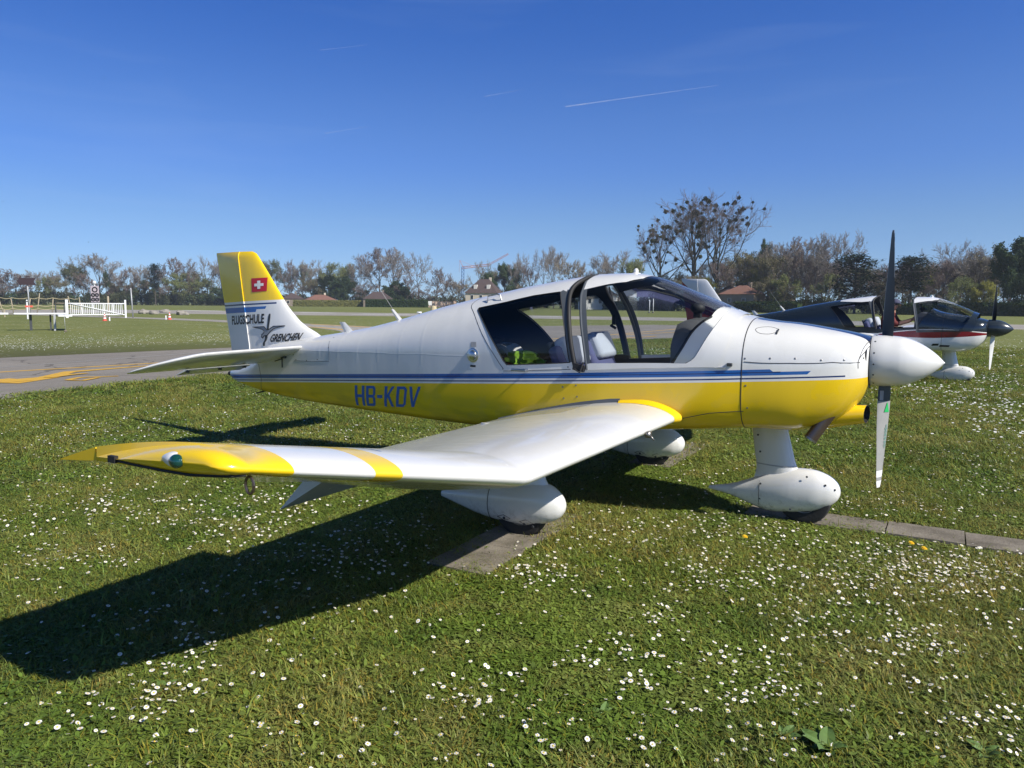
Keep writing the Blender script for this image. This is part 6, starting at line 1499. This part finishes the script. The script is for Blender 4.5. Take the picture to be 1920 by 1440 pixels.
M['roofbrown'] = simple('brown roof tiles', (.19, .095, .068), .85, var=.2, scale=1.2); M['roofdark'] = simple('dark brown roof tiles', (.075, .052, .048), .85, var=.2, scale=1.2)
M['cream'] = simple('cream render', (.55, .48, .38), .9); M['stonewall'] = simple('old stone wall', (.20, .165, .13), .95, var=.3, scale=2); M['pinkwall'] = simple('pale pink render', (.60, .44, .34), .9); M['whitewall'] = simple('white render', (.62, .60, .56), .9); M['pane'] = simple('dark window pane', (.02, .025, .03), .15)
def house(px, D, w, d, hw, hr, rot, wall, roof, lb, wins, chim=True, dorm=0):
    o = empty('house', at(px, D), facing(at(px, D))+rot); tag(o, lb, 'house')
    m = MB(); m.box((0, 0, hw/2), (d, w, hw)); wo = m.build('wall', wall, o, smooth=False)
    e = .35; m = MB(); m.add([(-d/2-e, -w/2-e, hw-.1), (d/2+e, -w/2-e, hw-.1), (d/2+e, w/2+e, hw-.1), (-d/2-e, w/2+e, hw-.1), (0, -w/2+d*.40, hw+hr), (0, w/2-d*.40, hw+hr)], [(0, 1, 4), (1, 2, 5, 4), (2, 3, 5), (3, 0, 4, 5), (0, 3, 2, 1)]); ro = m.build('roof', roof, o, smooth=False)
    if chim: m = MB(); m.box((-.6, w*.18, hw+hr*.95), (.7, .7, 1.6)); m.build('chimney', wall, ro, smooth=False)
    for (y, z, ww, hh) in wins:
        m = MB(); m.box((d/2+.02, y, z), (.10, ww, hh)); f = m.build('window', M['whitewall'], o, smooth=False); m = MB(); m.box((d/2+.075, y, z), (.03, ww*.8, hh*.85)); m.build('pane', M['pane'], f, smooth=False)
    for k in range(dorm):
        y = (k-(dorm-1)/2)*w*.42; m = MB(); m.box((d*.30, y, hw+hr*.42), (1.4, 1.1, 1.5)); do = m.build('dormer', M['whitewall'], ro, smooth=False)
    return o
house(548, 318, 8, 9, 3.0, 2.2, .1, M['stonewall'], M['roofdark'], 'low dark-roofed house just right of the yellow tail fin', [(-2, 1.6, 1.2, 1.2), (1.6, 1.6, 1.2, 1.2)])
house(600, 306, 11, 9, 2.6, 1.9, .15, M['cream'], M['roofbrown'], 'bungalow with a brown hip roof behind the golden hedge', [(-3, 1.4, 1.4, 1.1), (2.5, 1.4, 1.4, 1.1)])
house(709, 288, 10, 8, 3.0, 2.6, -.1, M['stonewall'], M['roofdark'], 'long dark-roofed house behind the dark clipped hedge', [(-2.4, 1.6, 1.2, 1.2), (2.2, 1.6, 1.2, 1.2)])
house(908, 256, 10.5, 9, 5.0, 4.6, -.25, M['cream'], M['roofdark'], 'cream villa with a steep brown roof and white dormers above the cockpit', [(-3, 3.6, 1.0, 1.5), (0, 3.6, 1.0, 1.5), (3, 3.6, 1.0, 1.5)], True, 2)
house(1120, 225, 10, 8, 4.2, 2.6, .2, M['whitewall'], M['roofdark'], 'white house with dark windows seen through the cockpit', [(-3, 2.4, 1.1, 1.5), (0, 2.4, 1.1, 1.5), (3, 2.4, 1.1, 1.5)])
house(1392, 178, 7.6, 7.5, 4.0, 1.9, -.35, M['stonewall'], M['roofbrown'], 'stone house with a red-brown hip roof under the mistletoe trees', [(-1.6, 2.6, .8, .9), (1.6, 2.6, .8, .9)])
house(1368, 184, 4.2, 6, 4.4, 1.6, .3, M['stonewall'], M['roofdark'], 'dark-roofed outbuilding touching the red-roofed stone house on its left', [], True)
house(1463, 182, 4.2, 5, 3.4, 1.6, .5, M['stonewall'], M['roofdark'], 'small old house half hidden by shrubs right of the red-roofed house', [(0, 2.0, .8, 1.0)])
house(216, 375, 8, 8, 4.0, 3.6, .2, M['barkdark'], M['roofdark'], 'dark steep-roofed house hidden among trees behind the round-sign board', [])
wl_ = empty('boundary_wall', at(828, 285)); wl_.rotation_euler = (0, 0, facing(at(828, 285))); tag(wl_, 'low pale pink boundary wall left of the steep-roofed villa', 'wall')
m = MB(); m.box((0, 0, 1.1), (.4, 11, 2.2)); m.build('wall', M['pinkwall'], wl_, smooth=False); m = MB(); m.box((0, 4.8, 1.6), (.8, .8, 3.2)); m.build('pier', M['pinkwall'], wl_, smooth=False); m = MB(); m.box((0, -.3, 2.26), (.55, 10.4, .12)); m.build('coping', M['stonewall'], wl_, smooth=False)
bs = empty('banner', at(803, 278)); bs.rotation_euler = (0, 0, facing(at(803, 278))); tag(bs, 'white banner hung in front of the pink boundary wall', 'banner')
m = MB(); m.box((0, 0, 1.5), (.06, 2.6, 1.5)); m.build('cloth', M['white'], bs, smooth=False); m = MB(); m.box((0, -1.35, 1.2), (.1, .1, 2.4)); m.build('pole', M['steel'], bs, smooth=False); m = MB(); m.box((0, 1.35, 1.2), (.1, .1, 2.4)); m.build('pole', M['steel'], bs, smooth=False)

# ------------------------------------------------------------------ crane
M['craneblue'] = simple('blue crane paint', (.03, .10, .30), .5); M['cranered'] = simple('red and white crane jib', (.42, .16, .13), .5)
D = 420; c0 = at(868, D); cr = empty('tower_crane', c0, facing(c0)+math.pi/2); tag(cr, 'tall blue tower crane with a bent red jib behind the steep-roofed villa', 'crane')
def zc(py, px=868): return height_at(px, py, D)
def lattice(mb, p0, p1, w, n, r=.10):
    p0, p1 = Vector(p0), Vector(p1); d = (p1-p0); t = d.normalized(); a = t.cross(Vector((0, 1, 0))); a = a.normalized()*w/2; b_ = Vector((0, 1, 0))*w/2
    for s1 in (-1, 1):
        for s2 in (-1, 1): mb.tube([tuple(p0+a*s1+b_*s2), tuple(p1+a*s1+b_*s2)], r, 4)
    for k in range(n):
        q0, q1 = p0+d*k/n, p0+d*(k+1)/n; s_ = 1 if k % 2 else -1
        for s2 in (-1, 1): mb.tube([tuple(q0+a*s_+b_*s2), tuple(q1-a*s_+b_*s2)], r*.6, 3)
        for s2 in (-1, 1): mb.tube([tuple(q0+b_*s_+a*s2), tuple(q1-b_*s_+a*s2)], r*.6, 3)
ppm = D/FPX
m = MB(); lattice(m, (-1.0*ppm, 0, 0), (0, 0, zc(500)), 1.3, 22, .14); m.build('mast', M['craneblue'], cr, smooth=False)
m = MB(); lattice(m, (-2*ppm, 0, zc(502)), (47*ppm, 0, zc(497, 915)), 1.0, 16, .12); m.build('jib', M['cranered'], cr, smooth=False)
m = MB(); lattice(m, (47*ppm, 0, zc(497, 915)), (84*ppm, 0, zc(476, 950)), .7, 16, .09); m.build('jib_tip', M['cranered'], cr, smooth=False)
m = MB(); m.tube([(0, 0, zc(500)), (-6*ppm, 0, zc(488))], .10, 4); m.tube([(-6*ppm, 0, zc(488)), (-7*ppm, 0, zc(510))], .06, 4); m.tube([(-6*ppm, 0, zc(488)), (20*ppm, 0, zc(499))], .05, 3); m.build('apex', M['cranered'], cr, smooth=False)
m = MB(); m.box((16*ppm, 0, zc(500)), (5*ppm, .8, 1.1*ppm)); m.build('trolley', M['white'], cr, smooth=False)

# ------------------------------------------------------------------ airfield furniture on the left
M['signdark'] = simple('dark maroon sign', (.022, .008, .014), .6); M['signpole'] = simple('galvanised pole', (.38, .39, .40), .5, .3); M['wood'] = simple('weathered fence wood', (.34, .29, .21), .9, var=.25); M['rope'] = simple('straw rope', (.50, .43, .27), .9); M['signgrey'] = simple('lilac grey board', (.36, .31, .34), .6); M['whiteplain'] = simple('chalky white paint', (.74, .75, .76), .6); M['conered'] = simple('cone red plastic', (.62, .10, .06), .6); M['stone'] = simple('grey boulder', (.26, .24, .21), .95, var=.3, scale=2, bump=.4, bscale=6)
def lat(px, D):      # frame facing the camera: x to the photo's right, y away
    global _cos2
    p = at(px, D); v_ = p-CAM; v_[2] = 0; v_ /= np.linalg.norm(v_); f2 = np.array([FW[0], FW[1], 0]); _cos2 = float(v_ @ (f2/np.linalg.norm(f2)))**2
    return p, facing(p)+math.pi/2
def dims(D): return D/FPX*_cos2
# arrow sign
D = 78; p, rz = lat(53, D); k = dims(D); z0 = 0
ar = empty('arrow_sign', p, rz); tag(ar, 'tall dark maroon arrow sign on a grey pole pointing left', 'sign')
def zz(py, px, D): return height_at(px, py, D)
m = MB(); m.tube([(0.1, .12, 0), (0, .12, zz(521, 52, D))], .055, 8); m.build('pole', M['signpole'], ar)
za, zb_ = zz(521, 52, D), zz(534, 52, D); cz = (za+zb_)/2; hh = (za-zb_)/2
def arrow(tip, neck, tail, notch, cz, hh, head, t, name, mat, parent):
    m = MB()
    for poly in ([(tip, cz), (neck, cz+head), (neck, cz-head)], [(neck, cz-hh), (neck, cz), (notch, cz), (tail, cz-hh)], [(neck, cz), (neck, cz+hh), (tail, cz+hh), (notch, cz)]):
        n_ = len(poly); m.add([(x, -t, z) for x, z in poly]+[(x, t, z) for x, z in poly], [tuple(range(n_)), tuple(range(2*n_-1, n_-1, -1))]+[(q, (q+1) % n_, (q+1) % n_+n_, q+n_) for q in range(n_)])
    return m.build(name, mat, parent, smooth=False)
arrow(-18*k, -11*k, 17*k, 12.5*k, cz, hh, hh*1.75, .04, 'arrow_board', M['signdark'], ar)
m = MB(); m.box((2*k, .03, zz(519, 52, D)), (8*k, .10, 3*k)); m.build('bracket', M['signdark'], ar, smooth=False)
# small arrow sign and marker posts
D = 74; p, rz = lat(54, D); k = dims(D); a2 = empty('arrow_sign', p, rz); tag(a2, 'small red arrow plate below the tall arrow sign', 'sign')
m = MB(); m.tube([(0, 0, 0), (0, 0, zz(573, 54, D))], .04, 6); m.build('pole', M['signpole'], a2)
cz = zz(574.5, 54, D); arrow(-8*k, -5*k, 8*k, 6.5*k, cz, 2.0*k, 3.2*k, .03, 'arrow_board', M['conered'], a2)
D = 76; p, rz = lat(50.5, D); k = dims(D); wp = empty('marker_post', p, rz); tag(wp, 'short white marker post with a black band beside the tall arrow sign', 'post')
m = MB(); m.lathe([(.06, 0), (.06, zz(563, 50, D)), (.05, zz(562, 50, D))], n=8); m.build('post', M['whiteplain'], wp); m = MB(); m.lathe([(.064, zz(566, 50, D)), (.064, zz(564.5, 50, D))], n=8); m.build('band', M['black'], wp)
# white landing T on its trestle
D = 47; p, rz = lat(80, D); k = dims(D); lt_ = empty('landing_marker', p, rz); tag(lt_, 'large white landing T lying flat on dark legs in the grass', 'landing marker')
zt = zz(588, 80, D)
m = MB(); m.box((-4.2*k, 0, zt), (100*k, .85, .07)); m.build('bar', M['whiteplain'], lt_, bevel=.01)
m = MB(); m.box((40*k, -.1, zt-.10), (26*k, 3.2, .07)); m.build('cross_bar', M['whiteplain'], lt_, bevel=.01)
for lx, ly in ((-24, 0), (13, .1), (20, -.9), (22, .9)):
    m = MB(); m.box((lx*k, ly, (zt-.05)/2), (.12 if ly == 0 else .08, .10, zt-.05)); m.build('leg', M['dark'] if abs(ly) < .5 else M['signpole'], lt_, smooth=False)
D = 44; p, rz = lat(120, D); k = dims(D); st_ = empty('steel_stake', p, rz); tag(st_, 'thin grey stake standing right of the white landing T', 'post')
m = MB(); m.tube([(0, 0, 0), (-.02, 0, zz(588, 120, D))], .013, 6); m.build('stake', M['signpole'], st_); m = MB(); m.box((0, 0, .05), (.12, .12, .1)); m.build('foot', M['concrete'], st_)
D = 86; p, rz = lat(-32, D); k = dims(D); bar = empty('barrier', p, rz); tag(bar, 'long white barrier board at the left edge behind the landing T', 'barrier')
m = MB(); m.box((0, 0, zz(588, -10, D)), (94*k, .08, 4*k)); m.build('board', M['whiteplain'], bar, smooth=False)
for x in (-40, 0, 40): m = MB(); m.box((x*k, .08, .35), (.1, .08, .7)); m.build('post', M['wood'], bar, smooth=False)
# white gate with balusters
D = 80; p, rz = lat(181, D); k = dims(D); gt = empty('gate', p, rz+.05); tag(gt, 'white railing gate between two square white posts', 'gate')
ztop, zbot = zz(569, 181, D), zz(592, 181, D)+.10; L = 50*k
for x, tp_, w_ in ((-55, 562, 5.2), (54.5, 562, 3.6)): m = MB(); m.box((x*k, 0, zz(tp_, 181, D)/2), (w_*k, w_*k, zz(tp_, 181, D))); m.build('post', M['whiteplain'], gt, bevel=.02)
for z in (ztop, zbot): m = MB(); m.box((.5*k, 0, z), (104*k, .06, .09)); m.build('rail', M['whiteplain'], gt, smooth=False)
for i in range(29):
    x = -48*k+i*96*k/28; m = MB(); big = i in (6, 12, 18, 23); m.box((x, 0, (ztop+zbot)/2), (.10 if big else .045, .04, ztop-zbot)); m.build('baluster', M['whiteplain'], gt, smooth=False)
m = MB(); m.tube([(-50*k, -.05, ztop), (50*k, -.05, zbot)], .05, 6); m.build('brace', M['whiteplain'], gt)
# signal board with rings and white lamp
D = 92; p, rz = lat(179, D); k = dims(D); sb_ = empty('signal_board', p, rz); tag(sb_, 'tall lilac-grey board with five dark rings and a white lamp on top', 'sign')
zt, zb2 = zz(536, 179, D), zz(567, 179, D)
m = MB(); m.box((0, 0, (zt+zb2)/2), (16*k, .08, zt-zb2)); m.build('board', M['signgrey'], sb_, bevel=.02)
for x in (-6, 6): m = MB(); m.box((x*k, .08, zb2/2+.3), (.08, .06, zb2+.6)); m.build('leg', M['dark'], sb_, smooth=False)
for x, py, r_ in ((0, 543, 4.4), (-3.6, 553, 2.9), (3.6, 553, 2.9), (-3.6, 561.5, 2.9), (3.6, 561.5, 2.9)):
    z = zz(py, 179, D); m = MB(); m.tube([(x*k+r_*k*math.cos(a), -.06, z+r_*k*1.08*math.sin(a)) for a in [q*2*math.pi/20 for q in range(21)]], .055, 5); m.build('ring', M['black'], sb_)
    if r_ < 4: m = MB(); m.lathe([(.05, -.055), (.05, -.075)], (x*k, 0, z), 'y', 10); m.build('dot', M['black'], sb_)
m = MB(); m.add(*sphere((0, 0, zz(530, 179, D)), (3.6*k, .22, 4*k), 14, 9)); m.tube([(0, 0, zt), (0, 0, zz(533, 179, D))], .07, 6); m.build('lamp', M['whiteplain'], sb_)
# pole, cones, posts
D = 80; p, rz = lat(247, D); pl_ = empty('pole', p, rz); tag(pl_, 'thin leaning grey pole right of the white gate', 'pole')
m = MB(); m.tube([(.06, 0, 0), (-.02, 0, zz(541, 246, D))], .06, 8); m.build('shaft', M['signpole'], pl_); m = MB(); m.lathe([(.065, zz(542, 246, D)), (.03, zz(540, 246, D))], (-.02, 0, 0), 'z', 8); m.build('cap', M['whiteplain'], pl_)
def cone(px, base, lb):
    D = CAM[2]/((base-(563.3+px*.00614))/FPX); p, rz = lat(px, D); c = empty('traffic_cone', p, rz); tag(c, lb, 'traffic cone', 'traffic cones by the gate path'); h = 15*dims(D)
    m = MB(); m.box((0, 0, .02), (.36, .36, .04)); m.build('base', M['conered'], c)
    m = MB(); m.lathe([(.14, .04), (.025, h)], n=14); co = m.build('cone', M['conered'], c)
    for a, b_ in ((.25, .45), (.62, .8)): m = MB(); m.lathe([(.14-.115*a+.004, h*a+.04*(1-a)), (.14-.115*b_+.004, h*b_+.04*(1-b_))], n=14); m.build('white_band', M['whiteplain'], co)
    p2, rz2 = lat(px-7 if px > 250 else px+9, D); w_ = empty('marker_post', p2, rz2); tag(w_, 'short white peg %s the red cone %s' % (('left of', 'by the boulders') if px > 250 else ('right of', 'at the white gate')), 'post'); m = MB(); m.lathe([(.05, 0), (.05, h*.5), (.03, h*.56)], n=8); m.build('peg', M['whiteplain'], w_)
cone(195, 597, 'red and white cone in front of the white gate'); cone(317, 596, 'red and white cone by the boulders near the path')
# boulders
for px, base, w_, h_, lb in ((268, 586, 20, 9, 'pale flat boulder left in the boulder row'), (288, 587, 18, 9, 'brownish boulder second in the boulder row'), (309, 584, 20, 7, 'low pale boulder third in the boulder row'), (341, 588, 23, 10, 'biggest dark-sided boulder at the right of the boulder row')):
    D = CAM[2]/((base-565.2)/FPX); p, rz = lat(px, D); k = dims(D); m = MB(); vs, fs = crumple((w_*k*.5, w_*k*.38, h_*k*.62), px, 16); m.add(vs, fs); o = m.build('boulder', M['stone']); o.location = p+np.array((0, 0, h_*k*.30)); o.rotation_euler = (0, 0, rz); tag(o, lb, 'boulder', 'boulders along the field path')
# rope fence
D = 98; k = dims(D); p0, rz = lat(60, D); fe = empty('rope_fence', p0, rz); tag(fe, 'paddock fence of leaning wooden posts with straw ropes', 'fence')
PX = [-45, -12, 12, 29, 55, 70, 93, 122, 139]; TOPS = [556, 557, 561, 559, 560, 550, 558, 555, 557]
for x, tp_ in zip(PX, TOPS): 
    m = MB(); ln = ((x*7) % 5-2)*.09; m.tube([((x-60)*k+ln, 0, 0), ((x-60)*k-ln, 0, zz(tp_, x, D))], [.06, .05], 6); m.build('post', M['wood'], fe)
for py in (558.5, 572.5, 578.5):
    m = MB(); pts = []
    for a, b_ in zip(PX, PX[1:]):
        for t in np.linspace(0, 1, 5, endpoint=False): pts.append(((a+(b_-a)*t-60)*k, -.06, zz(py, 60, D)-.12*math.sin(math.pi*t)))
    m.tube(pts, .028, 4); m.build('rope', M['rope'], fe)
D = 88; p, rz = lat(112, D); k = dims(D); ta = empty('trestle', p, rz); tag(ta, 'dark trestle frame left of the white gate post', 'trestle')
m = MB(); m.box((0, 0, zz(568.5, 112, D)), (18*k, .3, .06)); m.build('top', M['wood'], ta); 
for x in (-8, 8): m = MB(); m.box((x*k, 0, zz(569, 112, D)/2), (2.4*k if x < 0 else .1, .12, zz(569, 112, D))); m.build('leg', M['dark'], ta)
D = 84; p, rz = lat(203, D); po = empty('fence_post', p, rz); tag(po, 'weathered wooden post standing behind the white gate', 'post'); m = MB(); m.tube([(0, 0, 0), (0, 0, zz(556, 203, D))], .09, 7); m.build('shaft', M['wood'], po); m = MB(); m.lathe([(.09, zz(556, 203, D)), (.03, zz(555, 203, D))], n=7); m.build('cap', M['wood'], po)
# poles seen through the windscreen, and the tan beacon beyond the tail boom
for px, tp_, lb in ((1218, 562, 'thin white pole seen through the windscreen, left of the pair'), (1225, 560, 'thin white pole seen through the windscreen, right of the pair')):
    D = 140; p, rz = lat(px, D); o = empty('pole', p, rz); tag(o, lb, 'pole', 'white poles seen through the windscreen'); m = MB(); m.tube([(0, 0, 0), (0, 0, zz(tp_, px, D))], .07, 6); m.build('shaft', M['whiteplain'], o); m = MB(); m.lathe([(.2, 0), (.2, .2)], n=8); m.build('foot', M['concrete'], o)
D = 40; p, rz = lat(813, D); o = empty('marker_beacon', p, rz); tag(o, 'tan taxiway marker showing above the tail boom', 'marker'); m = MB(); m.lathe([(.16, 0), (.16, zz(578, 813, D)), (.13, zz(574, 813, D)), (.02, zz(573, 813, D))], n=12); m.build('drum', M['rope'], o); m = MB(); m.lathe([(.2, 0), (.2, .1)], n=12); m.build('foot', M['concrete'], o)
D = 42; p, rz = lat(786, D); o = empty('runway_plate', p, rz); tag(o, 'small white plate low in the grass beyond the tail boom', 'marker'); m = MB(); m.box((0, 0, zz(586, 786, D)), (9*dims(D), .05, 3*dims(D))); m.build('plate', M['whiteplain'], o); m = MB(); m.box((0, .04, zz(587, 786, D)/2), (.06, .05, zz(587, 786, D))); m.build('stake', M['signpole'], o)

# ------------------------------------------------------------------ contrails and birds, high up
def vapour(k_):
    b = NB('condensation trail'); b.t.nodes.remove(b.bsdf); o, x, y, z = b.obj(); f = b.noise(o, .012, 4)
    tr = b.n('ShaderNodeBsdfTransparent'); di = b.n('ShaderNodeBsdfDiffuse'); di.inputs[0].default_value = (.9, .9, .9, 1); mx = b.n('ShaderNodeMixShader')
    b.l(b.m('MULTIPLY', f, k_), mx.inputs[0]); b.l(tr.outputs[0], mx.inputs[1]); b.l(di.outputs[0], mx.inputs[2]); b.l(mx.outputs[0], b.out.inputs[0]); return b.mat
M['vapour'] = vapour(.20); M['vapour thin'] = vapour(.10)
def trail(x0, y0, x1, y1, w0, w1, lb):
    D = 9000; a = CAM+px_ray(x0, y0)*D; b_ = CAM+px_ray(x1, y1)*D; n_ = 14; m = MB()
    m.tube([tuple(a+(b_-a)*i/n_) for i in range(n_+1)], [max(.5, (w0+(w1-w0)*i/n_))*D/FPX/2 for i in range(n_+1)], 8); o = m.build('contrail', M['vapour' if w0 > 2.2 else 'vapour thin']); tag(o, lb, 'contrail', 'contrails in the blue sky')
trail(1060, 200, 1345, 160, 2.4, .5, 'longest white contrail in the upper sky, right of centre'); trail(908, 181, 985, 167, 2.0, .5, 'short faint contrail left of the longest one'); trail(610, 250, 690, 237, 1.8, .5, 'faint contrail high above the tail'); trail(600, 94, 690, 84, 1.3, .5, 'faintest contrail near the top of the sky')
for px, py, lb in ((1311, 229, 'tiny dark bird in the sky above the mistletoe trees'), (166, 454, 'tiny dark bird above the white gate'), (211, 474, 'tiny dark bird just above the far trees near the gate'), (216, 397, 'tiny dark bird higher above the gate'), (6, 378, 'tiny dark bird at the left edge of the sky'), (196, 147, 'tiny dark bird high in the left sky')):
    D = 60; p = CAM+px_ray(px, py)*D; m = MB(); m.add([(-.03, 0, 0), (0, .10, .03), (.02, 0, 0), (0, -.10, .03), (0, 0, -.02), (.07, 0, .0), (-.08, 0, 0)], [(0, 1, 2), (0, 2, 3), (0, 4, 2), (2, 4, 5), (0, 6, 4)]); o = m.build('bird', M['black'], smooth=False); o.location = p; o.rotation_euler = (0, .2, px*.1); tag(o, lb, 'bird', 'birds in the sky')

# ------------------------------------------------------------------ thin spring haze over the field
hz = MB(); hz.box((60, 240, 16.5), (1700, 1300, 36.0)); ho = hz.build('haze', [], smooth=False); tag(ho, kind='stuff')
hm = bpy.data.materials.new('haze'); hm.use_nodes = True; hm.node_tree.nodes.clear(); _v = hm.node_tree.nodes.new('ShaderNodeVolumePrincipled')
_v.inputs['Density'].default_value = .00034; _v.inputs['Color'].default_value = (.82, .91, 1, 1); _v.inputs['Anisotropy'].default_value = .2
_o = hm.node_tree.nodes.new('ShaderNodeOutputMaterial'); hm.node_tree.links.new(_v.outputs[0], _o.inputs['Volume']); ho.data.materials.append(hm)
